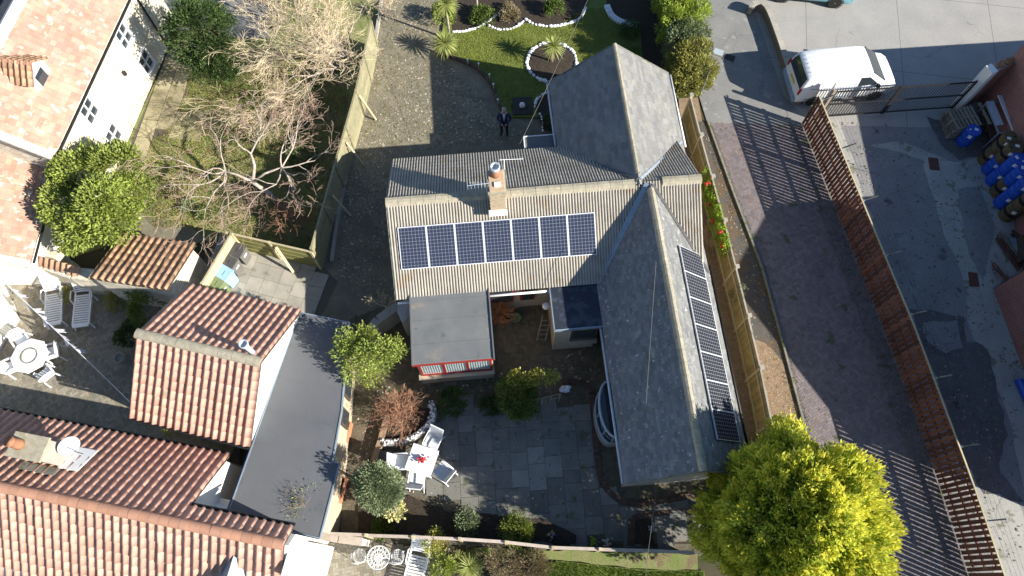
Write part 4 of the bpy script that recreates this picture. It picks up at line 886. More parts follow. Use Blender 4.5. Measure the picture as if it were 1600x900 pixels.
# boarded fence by the south wing
yf = thing('boarded_fence', 'golden brown upright board fence running beside the slate wing panels', 'fence', (*YF[0], 0)); at, L = along(YF); n = round(L / 1.83); s = L / n; yh = 1.65
for i in range(n):
    p0, _ = at(i * s); p1, _ = at(min(L, (i + 1) * s - .001)); d = (p1 - p0); ln = d.length; d.normalize(); nr = Vector((-d.y, d.x)); q = MB(); k = int(ln / .105)
    for j in range(k):
        p = p0 + d * (ln * (j + .5) / k); w_ = random.uniform(.8, 1.2); q.t = (w_, w_, w_ * random.uniform(.9, 1.05)); q.box((p.x, p.y, yh / 2 + random.uniform(-.008, .008)), (ln / k - .006, .022, yh), math.atan2(d.y, d.x) + random.uniform(-.03, .03))
    tag(q.build('boards', K['wood_yellow'], yf, tint=True), kind='stuff')
    for z in (.35, 1.35): q = MB(); q.beam((*(p0 + nr * -.04), z), (*(p1 + nr * -.04), z), .04, .08); q.build('rail', K['wood_pale'], yf)
    q = MB(); q.box((p0.x, p0.y, .9), (.1, .1, 1.85), math.atan2(d.y, d.x)); q.build('post', K['wood_pale'], yf)
    q = MB(); q.box((p0.x, p0.y, 1.84), (.15, .15, .06), math.atan2(d.y, d.x)); q.build('post_cap', K['slab_grey'], yf)
    q = MB(); q.beam((*p0, yh + .02), (*p1, yh + .02), .06, .04); q.build('capping_rail', K['slab_grey'], yf)
# brown gapped fence along the drive
bf = thing('slatted_fence', 'tall red brown fence of spaced upright boards between drive and yard', 'fence', (*FB[0], 0)); at, L = along(FB[:5] + [(15.35, -1.4)]); pitch = .178; n = int(L / pitch)
q = MB(); q.box((0, 0, 0), (.128, .02, 1.82)); me = q.mesh('board', K['wood_brown'])
for i in range(n):
    p, d = at((i + .5) * pitch); piece('board', me, bf, Matrix.Translation((p.x, p.y, .95 + random.uniform(-.012, .012))) @ Matrix.Rotation(math.atan2(d.y, d.x) + random.uniform(-.03, .03), 4, 'Z') @ Matrix.Rotation(random.gauss(0, .009), 4, 'Y'))
for z in (.35, .95, 1.55):
    for i in range(int(L / 2)):
        a, _ = at(i * 2); b, _ = at(min(L, i * 2 + 2)); q = MB(); q.beam((a.x + .045, a.y, z), (b.x + .045, b.y, z), .05, .085); q.build('rail', K['wood_brown'], bf)
wires = [[] for _ in range(4)]
for i in range(int(L / 2.35) + 1):
    p, d = at(min(L, i * 2.35 + .2)); q = MB(); q.box((p.x + .1, p.y, .93), (.06, .06, 1.9)); po = q.build('post', K['galv'], bf)
    q = MB(); q.beam((p.x + .1, p.y, 1.86), (p.x + .5, p.y + .03, 2.12), .045, .045); q.build('angled_arm', K['kerb'], po)
    for k in range(4): wires[k].append((p.x + .18 + k * .1, p.y + .01 * k, 1.94 + .06 * k))
for wpts in wires: q = MB(); q.tube(wpts, .0035, 4); q.build('wire', K['steel_dark'], bf)
q = MB(); cpt, d = at(.05); q.beam((*at(0)[0], 1.88), (*at(L)[0], 1.88), .01, .01); 
tpts = [at(L * k / 24)[0] for k in range(25)]
for a, b in zip(tpts, tpts[1:]): q = MB(); q.beam((a.x, a.y, 1.875), (b.x, b.y, 1.875), .05, .03); q.build('capping_rail', K['wood_pale'], bf)
# steel gates
g0, g1 = Vector((13.2, 18.48)), Vector((19.1, 18.98)); gm = g0.lerp(g1, .47)
for i, (a, b, lab) in enumerate(((g0, gm, 'black barred steel gate leaf hung beside the red brown fence'), (gm, g1, 'black barred steel gate leaf hung on the white painted wall end'))):
    t = thing('yard_gate', lab, 'gate', (a.x, a.y, 0)); d = (b - a); Lg = d.length; d.normalize(); a2 = a + d * .04; b2 = b - d * .04
    for z in (.12, .95, 1.78): q = MB(); q.beam((a2.x, a2.y, z), (b2.x, b2.y, z), .045, .055); q.build('rail', K['steel_dark'], t)
    for p in (a2, b2): q = MB(); q.box((p.x, p.y, .95), (.07, .07, 1.8), math.atan2(d.y, d.x)); q.build('stile', K['steel_dark'], t)
    n = int(Lg / .125)
    for k in range(1, n): p = a2.lerp(b2, k / n); q = MB(); q.tube([(p.x, p.y, .1), (p.x, p.y, 1.86)], .016, 5); q.build('bar', K['steel_dark'], t)
q = MB(); q.box((13.08, 18.42, 1.0), (.12, .12, 2.0), R(5)); q.box((13.2, 18.75, .9), (.5, .05, 1.7), R(60)); solo('gate_post', q, K['pallet'], 'weathered timber post with board beside the fence end and gate', 'post')
# low curved wall by the car park
wp = smooth(px((1169,24),(1172,18),(1180,15),(1189,18),(1198,32),(1212,70),(1226,112),(1245,165)), 4)
wallrun('low_wall', 'low curved wall with pale coping dividing the apron from the car park', [tuple(p) for p in wp], .42, .18, 'brick_plain', coping=('slab_grey', .06))
# south fence
SF = [P2(u, v, 1.12) for u, v in ((500,833),(560,836),(640,839),(690,842),(757,842),(840,855),(960,859),(1085,863))]; at, L = along(SF); sf_ = thing('south_fence', 'low timber fence with pale capping along the foot of the garden', 'fence', (*SF[0], 0)); n = round(L / 1.5); s = L / n; fh = 1.1
for i in range(n):
    p0, _ = at(i * s); p1, _ = at(min(L, (i + 1) * s - .001)); d = (p1 - p0); ln = d.length; d.normalize(); an = math.atan2(d.y, d.x); c = (p0 + p1) / 2; dz = random.uniform(-.03, .03)
    for k in range(5): q = MB(); q.box((c.x, c.y, .12 + k * .21 + dz), (ln - .06, .03, .19), an); q.build('board', K['wood_dark'] if k < 4 else K['wood_pale'], sf_)
    q = MB(); q.box((c.x, c.y, fh + .03 + dz), (ln - .03, .1, .04), an + random.uniform(-.01, .01)); q.build('capping_rail', K['wood_pink'], sf_)
    q = MB(); q.box((p0.x, p0.y, fh / 2 + .05), (.1, .1, fh + .16), an); q.build('post', K['wood_pale'], sf_)
# low garden walls and raised bed
wallrun('sleeper_edging', 'low timber sleeper edging beside the paved path and brown twiggy shrub', px((607,652),(597,690),(586,722)), .32, .2, 'wood_pale2', 'edging')
wallrun('sleeper_edging', 'low timber sleeper edging behind the white dining chairs', px((586,722),(622,742)), .3, .2, 'wood_pale2', 'edging')
cb_ = thing('pebble_wall', 'curved low wall topped with white pebbles round the twiggy shrub bed', 'wall', P(660, 680)); cw = smooth(px((676,632),(678,650),(670,668),(652,684),(628,693),(600,694)), 5)
q = MB()
for a, b in zip(cw, cw[1:]): q.beam((a.x, a.y, .18), (b.x, b.y, .18), .24, .36)
q.build('wall', K['slab_plain'], cb_); V = []; mes = []
for k in range(3): q = MB(); q.ball((0, 0, 0), (.5, .4, .35), 7, 5, jit=.15); mes.append(q.mesh('pebble', K['white_stone']))
at, L = along([tuple(p) for p in cw])
for i in range(120):
    p, d = at(random.uniform(0, L)); s_ = random.uniform(.05, .1); piece('pebble', random.choice(mes), cb_, Matrix.Translation((p.x + random.uniform(-.1, .1), p.y + random.uniform(-.1, .1), .38)) @ Matrix.Rotation(random.uniform(0, 6), 4, 'Z') @ Matrix.Diagonal((s_, s_, s_, 1)))
raised('shrub_bed', px((604,655),(640,640),(672,640),(674,655),(664,668),(648,680),(628,688),(602,690)), .22, 'soil')
tw = wallrun('garden_wall', 'pale coped wall stub joining the garage corner to the south fence', [P2(497,836,1.0), P2(530,842,1.0), P2(568,847,1.0)], 1.0, .2, 'white_render', coping=('wood_pink', .06))
wallrun('path_wall', 'pale stepped wall with ivy running from the bungalow corner towards the lane', [P2(622,478,1.2), P2(590,500,1.2), P2(578,515,1.2)], 1.2, .22, 'slab_plain', coping=('slab_grey', .08))
q = MB(); a = P(620, 490, 1.6); q.prism([P2(*p, 1.7) for p in ((622,476),(641,470),(641,488),(628,502),(621,488))], 0, [1.9, 1.95, 1.6, 1.5, 1.7]); solo('white_lean_to', q, K['lead_pale'], 'small pale lean-to roof wedged between wall and sunroom', 'lean-to')
# trellis
tr = thing('trellis', 'short pale slatted trellis beside the variegated bush', 'trellis', P(845, 640)); a, b = P(818, 640), P(872, 628); d = (b - a).normalized(); 
for i in range(5): p = a.lerp(b, i / 4); q = MB(); q.box((p.x, p.y, .55), (.06, .04, 1.1), math.atan2(d.y, d.x)); q.build('slat', K['wood_grey'], tr)
for z in (.5, 1.02): q = MB(); q.beam(a + Vector((0, .04, z)) - d * .05, b + Vector((0, .04, z)) + d * .05, .03, .06); q.build('rail', K['wood_grey'], tr)
# ------------------------------------------------------------------ furniture
def sling_chair(label, loc, rz, group=None):
    t = thing('garden_chair', label, 'chair', loc, rz, group); fr = K['plastic']
    q = MB(); q.box((0, .02, .42), (.46, .48, .03)); q.build('seat', K['sling'], t, world=False)
    q = MB(); q.box((0, -.32, .70), (.46, .03, .6), B=Matrix.Rotation(.32, 3, 'X')); q.build('backrest', K['sling'], t, world=False)
    for s_ in (-1, 1):
        q = MB(); q.tube([(s_*.26, .28, 0), (s_*.26, .24, .62), (s_*.27, .1, .65), (s_*.27, -.28, .63)], .02, 6); q.build('arm', fr, t, world=False, smooth=True)
        q = MB(); q.tube([(s_*.25, -.42, 0), (s_*.25, -.18, .42), (s_*.25, .26, .42)], .018, 6); q.build('leg', fr, t, world=False)
        q = MB(); q.tube([(s_*.245, -.2, .42), (s_*.245, -.43, 1.0)], .018, 6); q.build('back_post', fr, t, world=False)
    q = MB(); q.tube([(-.25, -.43, 1.0), (.25, -.43, 1.0)], .018, 6); q.build('top_rail', fr, t, world=False)
    return t
def face(p, q): return math.atan2(q.y - p.y, q.x - p.x) - math.pi / 2
tc = P(659, 719, .72); tz = R(-17)
tb = thing('patio_table', 'square white patio table with red flowers on top', 'table', (tc.x, tc.y, .055), tz)
q = MB(); q.box((0, 0, .66), (.94, .94, .03)); q.build('table_top', K['plastic'], tb, world=False, bev=.008)
for x in (-.4, .4):
    for y in (-.4, .4): q = MB(); q.box((x, y, .325), (.05, .05, .64)); q.build('leg', K['plastic'], tb, world=False)
for (u, v), lab, dz in (((676,690),'white mesh garden chair on the shaded side of the square table',0), ((628,722),'white mesh garden chair between the square table and timber edging',0), ((692,736),'white mesh garden chair turned askew at the sunny corner of the square table',-.25), ((652,747),'white mesh garden chair pushed against the square table beside the round grey bush',.15)):
    p = P(u, v, .5); sling_chair(lab, (p.x, p.y, .055), face(p, tc) + dz)
fl_ = thing('flower_pot', 'red flowers in a small dark pot on the square table', 'flowers', (tc.x, tc.y, .73)); q = MB(); q.lathe([(.05, .73), (.07, .84)], (tc.x + .05, tc.y, 0), 10); q.build('pot', K['black'], fl_)
q = MB()
for i in range(26): q.ball((tc.x + random.gauss(0, .07), tc.y + random.gauss(0, .06), .86 + random.uniform(-.05, .07)), .035, 6, 4, jit=.2)
tag(q.build('petals', K['redflower'], fl_), kind='stuff')
def mono_chair(label, loc, rz, group=None):
    t = thing('plastic_chair', label, 'chair', loc, rz, group); m_ = K['plastic']
    q = MB(); q.box((0, .02, .43), (.46, .45, .035)); q.build('seat', m_, t, world=False, bev=.01)
    for i in range(5): q = MB(); q.box((-.18 + i * .09, -.24, .66), (.06, .025, .44), B=Matrix.Rotation(.2, 3, 'X')); q.build('back_slat', m_, t, world=False)
    q = MB(); q.tube([(-.25, -.2, .42), (-.24, -.28, .85), (0, -.31, .92), (.24, -.28, .85), (.25, -.2, .42)], .025, 6); q.build('back_frame', m_, t, world=False, smooth=True)
    for s_ in (-1, 1):
        q = MB(); q.box((s_*.27, 0, .63), (.06, .46, .03)); q.build('arm', m_, t, world=False)
        for y in (-.22, .22): q = MB(); q.beam((s_*.24, y, .64 if y > 0 else .43), (s_*.28, y * 1.15, 0), .05, .04); q.build('leg', m_, t, world=False)
    return t
oc = P(46, 556, .72); ot = thing('octagonal_table', 'white plastic octagonal garden table with raised centre ring', 'table', (oc.x, oc.y, .016), R(10))
q = MB(); q.lathe([(.66, .66), (.68, .7), (.66, .72), (.05, .72)], (0, 0, 0), 8); q.build('table_top', K['plastic'], ot, world=False)
q = MB(); q.lathe([(.3, .722), (.31, .748), (.27, .748), (.26, .722)], (0, 0, 0), 20, cap=False); q.build('ring', K['kerb'], ot, world=False)
for k in range(4): a = math.pi / 4 + k * math.pi / 2; q = MB(); q.beam((.3*math.cos(a), .3*math.sin(a), .66), (.5*math.cos(a), .5*math.sin(a), 0), .07, .05); q.build('leg', K['plastic'], ot, world=False)
for (u, v), lab in (((34,532),'white plastic chair at the octagonal table beside the white annex'), ((20,572),'white plastic chair at the octagonal table with a long dark shadow beside it'), ((72,584),'white plastic chair at the octagonal table facing the pantiled house'), ((82,550),'white plastic chair at the octagonal table nearest the washing line')):
    p = P(u, v, .5); mono_chair(lab, (p.x, p.y, .016), face(p, oc))
def lounger(label, loc, rz, back=.75):
    t = thing('sun_lounger', label, 'sun lounger', loc, rz, 'white sun loungers'); m_ = K['plastic']
    for s_ in (-1, 1): q = MB(); q.box((s_*.3, 0, .34), (.06, 1.35, .07)); q.build('side_rail', m_, t, world=False, bev=.008)
    for i in range(13): q = MB(); q.box((0, -.62 + i * .095, .36), (.54, .06, .025)); q.build('slat', m_, t, world=False)
    hy, hz = .66, .37; B = Matrix.Rotation(back, 3, 'X')
    q = MB()
    for s_ in (-1, 1): c = Vector((s_*.29, hy, hz)) + B @ Vector((0, .33, 0)); q.box(c, (.06, .68, .05), B=B)
    c = Vector((0, hy, hz)) + B @ Vector((0, .56, .01)); q.box(c, (.6, .24, .05), B=B); br = q.build('backrest', m_, t, world=False, bev=.01)
    for i in range(5): q = MB(); q.box(Vector((0, hy, hz)) + B @ Vector((0, .06 + i * .085, 0)), (.54, .055, .025), B=B); q.build('back_slat', m_, br, world=False)
    q = MB(); q.box((0, -.7, .35), (.6, .12, .06)); q.build('foot_end', m_, t, world=False, bev=.01)
    for s_ in (-1, 1):
        for y in (-.6, .55): q = MB(); q.beam((s_*.29, y, .33), (s_*.36, y - .12, 0), .05, .04); q.build('leg', m_, t, world=False)
        q = MB(); q.tube([(s_*.34, .2, .34), (s_*.36, .32, .56), (s_*.36, .66, .58), (s_*.33, .8, .36)], .025, 6); q.build('arm', m_, t, world=False)
    return t
p = P(84, 480, .35); lounger('white slatted sun lounger half under the washing line', (p.x, p.y, .016), R(12))
p = P(129, 482, .35); lounger('white slatted sun lounger on dark paving beside the yellow bush', (p.x, p.y, .016), R(8))
p = P(648, 896, .35); lounger('white slatted sun lounger beside the cast metal bistro set', (p.x, p.y, .02), R(-12))
# cast metal bistro set
bc = P(591, 871, .7); bt = thing('bistro_table', 'round white cast metal bistro table with pierced top', 'table', (bc.x, bc.y, .02))
def ringtube(q, c, r, rt, n=18, k=5): q.tube([(c[0] + r*math.cos(a), c[1] + r*math.sin(a), c[2]) for a in np.linspace(0, 2*math.pi, n + 1)], rt, k, False)
q = MB(); ringtube(q, (0, 0, .68), .36, .022, 30); ringtube(q, (0, 0, .68), .24, .016, 24); ringtube(q, (0, 0, .68), .11, .016, 18)
for k in range(14):
    a = 2*math.pi*k/14; ringtube(q, (.3*math.cos(a), .3*math.sin(a), .68), .05, .012, 10, 4); q.tube([(.06*math.cos(a), .06*math.sin(a), .68), (.24*math.cos(a), .24*math.sin(a), .68)], .012, 4)
    a += .22; ringtube(q, (.175*math.cos(a), .175*math.sin(a), .68), .045, .011, 10, 4)
q.lathe([(.07, .67), (.07, .7), (.01, .7)], (0, 0, 0), 10); q.build('table_top', K['cast'], bt, world=False)
q = MB(); q.tube([(0, 0, .3), (0, 0, .67)], .03, 8); [q.tube([(0, 0, .32), (.14*math.cos(a), .14*math.sin(a), .2), (.26*math.cos(a), .26*math.sin(a), 0)], .02, 6) for a in (0, 2.09, 4.19)]; q.build('pedestal', K['cast'], bt, world=False)
def bistro_chair(label, loc, rz):
    t = thing('bistro_chair', label, 'chair', loc, rz); q = MB(); ringtube(q, (0, 0, .42), .21, .018, 20)
    for i in range(-3, 4):
        x = i * .055; y = math.sqrt(max(0, .21**2 - x*x)); q.tube([(x, -y, .42), (x, y, .42)], .008, 4); q.tube([(-y, x, .425), (y, x, .425)], .008, 4)
    q.build('seat', K['cast'], t, world=False)
    q = MB(); q.tube([(-.22, .1, .62), (-.24, -.1, .68), (-.2, -.22, .8), (0, -.27, .86), (.2, -.22, .8), (.24, -.1, .68), (.22, .1, .62)], .02, 6); q.build('backrest', K['cast'], t, world=False, smooth=True)
    for i in range(7): x = -.18 + i * .06; q = MB(); q.tube([(x, -.19, .43), (x, -.25, .82)], .009, 4); q.build('back_bar', K['cast'], t, world=False)
    for s_ in (-1, 1):
        for y in (-.15, .15): q = MB(); q.tube([(s_*.16, y, .42), (s_*.2, y * 1.4, 0)], .014, 6); q.build('leg', K['cast'], t, world=False)
    return t
p = P(562, 868, .45); bistro_chair('white cast metal bistro chair in sun by the slab path', (p.x, p.y, .02), R(8)); p = P(621, 869, .45); bistro_chair('white cast metal bistro chair in shade beside the sun lounger', (p.x, p.y, .02), R(-4))
# ------------------------------------------------------------------ washing line
wl = thing('washing_line', 'thin white washing line stretched across the block paved courtyard', 'washing line', P(0, 425, 1.9)); a, b = P(-30, 408, 1.9), P(215, 640, 2.0)
line = [a.lerp(b, t) + Vector((0, 0, -.25 * 4 * t * (1 - t))) for t in np.linspace(0, 1, 24)]; q = MB(); q.tube(line, .012, 5); q.build('line', K['white_paint'], wl)
lat, LL = along([tuple(p) for p in line]); cols = ['cloth_white', 'cloth_lilac', 'cloth_white', 'cloth_grey']
for i in range(17):
    s_ = LL * (.06 + .58 * i / 17); p, d = lat(s_); w_ = random.uniform(.2, .34); h_ = random.uniform(.25, .5); nr = Vector((-d.y, d.x, 0)).normalized(); q = MB(); nx, nz = 5, 5; vs = []
    for z in range(nz):
        for x in range(nx): vs.append(p + d * (w_ * (x / (nx-1) - .5)) + Vector((0, 0, -h_ * z / (nz-1))) + nr * (.05 * math.sin(x * 2.1 + i) * (z / (nz-1)) + .14 * (z / (nz-1)) * math.sin(i * 1.7)))
    q.add(vs, [(z*nx+x, z*nx+x+1, (z+1)*nx+x+1, (z+1)*nx+x) for z in range(nz-1) for x in range(nx-1)]); o = solo('washing', q, K[cols[i % 4]], 'small pale garment pegged on the courtyard washing line', 'washing', 'washing on the line', smooth=True); sm = o.modifiers.new('thick', 'SOLIDIFY'); sm.thickness = .012
# ------------------------------------------------------------------ bins
def bin_(label, loc, rz, m_, lid):
    t = thing('wheelie_bin', label, 'bin', loc, rz); w, d, h = .5, .56, .92
    q = MB(); q.add([(-.2,-.22,.05),(.2,-.22,.05),(.2,.2,.05),(-.2,.2,.05),(-w/2,-d/2,h),(w/2,-d/2,h),(w/2,d/2,h),(-w/2,d/2,h)], [(3,2,1,0),(0,1,5,4),(1,2,6,5),(2,3,7,6),(3,0,4,7),(4,5,6,7)]); q.build('body', K[m_], t, world=False, bev=.02)
    q = MB(); q.box((0, 0, h + .045), (w + .05, d + .06, .07), B=Matrix.Rotation(.05, 3, 'X')); l = q.build('lid', K[lid], t, world=False, bev=.02); q = MB(); q.box((0, -.1, h + .09), (.2, .05, .02)); q.build('lid_grip', K[lid], l, world=False)
    q = MB(); q.tube([(-.2, d/2 + .06, h - .04), (.2, d/2 + .06, h - .04)], .018, 6); q.build('handle', K[lid], t, world=False)
    for s_ in (-1, 1): q = MB(); q.lathe([(.1, -.025), (.1, .025)], (s_*.24, .22, .1), 14, Matrix.Rotation(math.pi/2, 3, 'Y')); q.build('wheel', K['black'], t, world=False)
    q = MB(); q.box((.0, -.262, .6), (.2, .01, .1), B=Matrix.Rotation(.08, 3, 'X')); q.build('sticker', K['white_paint'], t, world=False)
bin_('dark grey wheelie bin tucked into the corner of the mossy board fence', (*P2(376,398,.5), .035), R(70), 'bin_grey', 'bin_lid'); bin_('dark grey wheelie bin between another grey bin and the blue one', (*P2(364,416,.5), .035), R(68), 'bin_grey', 'bin_lid'); bin_('pale blue wheelie bin beside the timber screen', (*P2(356,434,.5), .035), R(60), 'bin_blue', 'bin_blue'); bin_('green wheelie bin half hidden by the pantiled eave', (*P2(344,450,.5), .035), R(66), 'bin_green', 'bin_green')
# ------------------------------------------------------------------ drums, pallets, scrap in the yard
def drum(label, x, y, z, m_, group='drums stacked in the yard', band=None):
    t = thing('drum', label, 'drum', (x, y, z), random.uniform(0, 6), group); q = MB()
    q.lathe([(.27,0),(.29,.02),(.285,.28),(.3,.3),(.285,.32),(.285,.56),(.3,.58),(.285,.6),(.29,.86),(.28,.88),(.26,.875),(.26,.86),(.03,.86)], (0,0,0), 20); q.build('body', K[m_], t, world=False, smooth=False)
    q = MB(); q.lathe([(.035, .86), (.035, .885)], (.15, .05, 0), 8); q.build('bung', K['black' if m_ != 'bluedrum' else 'white_paint'], t, world=False)
    if m_ == 'browndrum': q = MB(); q.lathe([(.29, .36), (.291, .52)], (0,0,0), 20, cap=False); q.build('band', K['black'], t, world=False)
    q = MB(); n = 6; a0 = -2.4 - t.rotation_euler.z; vs = [(.293*math.cos(a0 + .5*i/n), .293*math.sin(a0 + .5*i/n), zz) for zz in (.62, .8) for i in range(n + 1)]; q.add(vs, [(i, i+1, n+2+i, n+1+i) for i in range(n)]); q.build('sticker', K['white_paint'], t, world=False)
    q = MB(); q.box((-.08, -.08, .863), (.16, .12, .006)); q.build('sticker', K['white_paint'], t, world=False); return t
B_, N_ = 'bluedrum', 'browndrum'
for (u, v), lo_, hi_, ex_ in (((1537,252),N_,N_,'beside the steel rack'), ((1543,267),B_,N_,'in the mixed row'), ((1549,284),B_,B_,'beside the brown topped pair'), ((1556,301),N_,B_,'in the mixed row'), ((1562,319),B_,B_,'beside the last brown pair'), ((1570,338),N_,N_,'at the scrap heap end')):
    x, y = P2(u, v); nm = {B_: 'blue', N_: 'dark brown'}
    drum(f"{nm[lo_]} drum at the bottom, {nm[hi_]} drum on top, {ex_}", x, y, .01, lo_); drum(f"{nm[hi_]} drum stacked on a {nm[lo_]} drum {ex_}", x + .02, y, .892, hi_)
    drum(f"{nm[hi_]} drum in the back row against brick, {ex_}", x + .62, y + .06, .01, hi_)
x, y = P2(1503, 222); drum('lone blue drum in front of the pallet stack', x, y, .01, B_, None); x, y = P2(1548, 172); drum('blue drum in the corner behind the pale sheets', x + .4, y, .01, B_, None)
def pallet(label, loc, rz, tilt=0, group=None):
    t = thing('pallet', label, 'pallet', loc, rz, group)
    if tilt: t.rotation_euler = (tilt, 0, rz); RM[t.name] = Matrix.Translation(Vector(loc)) @ t.rotation_euler.to_matrix().to_4x4()
    for y in (-.45, 0, .45): q = MB(); q.box((0, y, .075), (1.1, .09, .09)); q.build('bearer', K['pallet'], t, world=False)
    for i in range(7): q = MB(); q.box((-.5 + i * .167, 0, .131), (.1, 1.0, .02)); q.build('slat', K['pallet'], t, world=False)
    for x in (-.5, 0, .5): q = MB(); q.box((x, 0, .019), (.1, 1.0, .02)); q.build('base_slat', K['pallet'], t, world=False)
px_, py_ = P2(1492, 200)
for i in range(5): pallet('topmost weathered timber pallet of the stack beside the gate' if i == 4 else 'weathered timber pallet lower in the stack beside the gate', (px_ + random.uniform(-.04, .04), py_ + random.uniform(-.04, .04), .012 + i * .142), R(8 + random.uniform(-5, 5)), 0, 'pallets stacked by the gate')
x, y = P2(1528, 192); pallet('weathered pallet leaning upright beside the pallet stack', (x, y, .25), R(100), R(62))
st = thing('steel_rack', 'dark steel rack holding pale metal sheets behind the lone blue drum', 'rack', (*P2(1545, 225), 0), R(5)); 
for x in (-.35, .45):
    for y in (-.2, 1.3): q = MB(); q.box((x, y, .55), (.05, .05, 1.1)); q.build('upright', K['lead'], st, world=False)
for x in (-.35, .45): q = MB(); q.box((x, .55, 1.1), (.06, 1.56, .06)); q.build('rail', K['lead'], st, world=False)
for y in (-.2, 1.3): q = MB(); q.box((.05, y, 1.1), (.75, .06, .06)); q.build('rail', K['lead'], st, world=False)
q = MB(); q.box((.05, .55, .62), (.74, 1.44, .03)); q.build('shelf', K['wood_brown'], st, world=False)
q = MB(); q.box((.32, .6, 1.3), (.62, 1.75, .025), B=Matrix.Rotation(.2, 3, 'Y')); q.build('sheet', K['white_paint'], st, world=False); q = MB(); q.box((-.22, .75, 1.16), (.3, 1.2, .02), B=Matrix.Rotation(-.1, 3, 'Y')); q.build('sheet', K['galv'], st, world=False)
for i, (u, v, l, an, m_) in enumerate(((1572,398,1.5,70,'wood_brown'),(1580,392,1.7,66,'pallet'),(1590,398,1.3,75,'lead'),(1556,428,.8,64,'wood_brown'),(1594,386,1.4,60,'wood_dark'))):
    c = P(u, v); q = MB(); q.box((c.x, c.y, .1 + .05 * i), (l, .22 if m_ == 'lead' else .12, .06), R(-an)); q.box((c.x + .14, c.y + .05, .06), (l * .9, .1, .1), R(-an + 4)); solo('scrap_board', q, K[m_], ['red brown board lying by the brick corner', 'grey plank lying on the scrap heap', 'pale metal sheet lying on the scrap heap', 'short red brown ladder frame at the foot of the brick gable', 'dark plank on the far side of the scrap heap'][i], 'board')
q = MB(); c = P(1592, 402); q.box((c.x + .5, c.y + .1, .35), (1.3, 1.0, .5), R(-8)); q.box((c.x + .5, c.y + .1, .62), (1.0, .8, .05), R(-8)); solo('scrap_crate', q, K['wood_dark'], 'large dark crate of scrap against the brick store', 'crate')
q = MB(); c = P(1594, 620); q.tube([(c.x, c.y + .6, .16), (c.x + .25, c.y - .75, .16)], .15, 14); solo('blue_tube', q, K['bluedrum'], 'blue plastic tube lying along the foot of the brick gable', 'tube', smooth=True)
# ------------------------------------------------------------------ vegetation
def leafmat(name, c1, c2, trans=.25, rough=.55, sc=2.0):
    return mat(name, c1, c2, sc, rough=rough, attr=True, trans=trans, spec=.35)
K['leaf_dark'] = leafmat('leaf_dark', (.055, .10, .025), (.075, .12, .035))
K['leaf_mid'] = leafmat('leaf_mid', (.14, .20, .035), (.11, .165, .035))
K['leaf_olive'] = leafmat('leaf_olive', (.30, .35, .07), (.24, .30, .065))
K['leaf_grey'] = leafmat('leaf_grey', (.21, .25, .13), (.17, .21, .11))
K['leaf_gold'] = leafmat('leaf_gold', (.68, .655, .10), (.58, .58, .09), .45, sc=1.2)
K['leaf_hedge'] = leafmat('leaf_hedge', (.38, .46, .07), (.31, .38, .07), .35)
K['leaf_var'] = leafmat('leaf_var', (.42, .40, .08), (.3, .32, .07))
K['leaf_pale'] = leafmat('leaf_pale', (.7, .66, .32), (.6, .58, .25))
K['leaf_strap'] = leafmat('leaf_strap', (.28, .33, .10), (.36, .38, .14), .3)
K['bark'] = mat('bark', (.15, .12, .09), (.1, .085, .065), 9, bump=.5)
K['bark_pale'] = mat('bark_pale', (.52, .45, .38), (.27, .22, .18), 8, bump=.4)
K['twig_pink'] = mat('twig_pink', (.42, .31, .24), (.34, .23, .18), 2, attr=True)
K['twig_pale'] = mat('twig_pale', (.62, .52, .37), (.5, .41, .28), 1.5, attr=True)
K['twig_red'] = mat('twig_red', (.40, .22, .14), (.32, .17, .11), 2, attr=True)
def rand_dirs(n):
    v = RNG.normal(size=(n, 3)); return v / np.linalg.norm(v, axis=1, keepdims=True)
def leaves(C, D, Ln, Wd, tint):
    """rhombic leaves: base C, direction D, length, width"""
    n = len(C); r = rand_dirs(n); S_ = np.cross(D, r); S_ /= np.linalg.norm(S_, axis=1, keepdims=True) + 1e-9
    N_ = np.cross(D, S_); L = Ln[:, None]; W_ = Wd[:, None]
    V = np.stack([C, C + D * L * .5 + S_ * W_ * .5 - N_ * L * .05, C + D * L, C + D * L * .5 - S_ * W_ * .5 - N_ * L * .05], 1).reshape(-1, 3)
    F = np.arange(n * 4).reshape(n, 4); return V, F, np.repeat(tint, 4, 0)
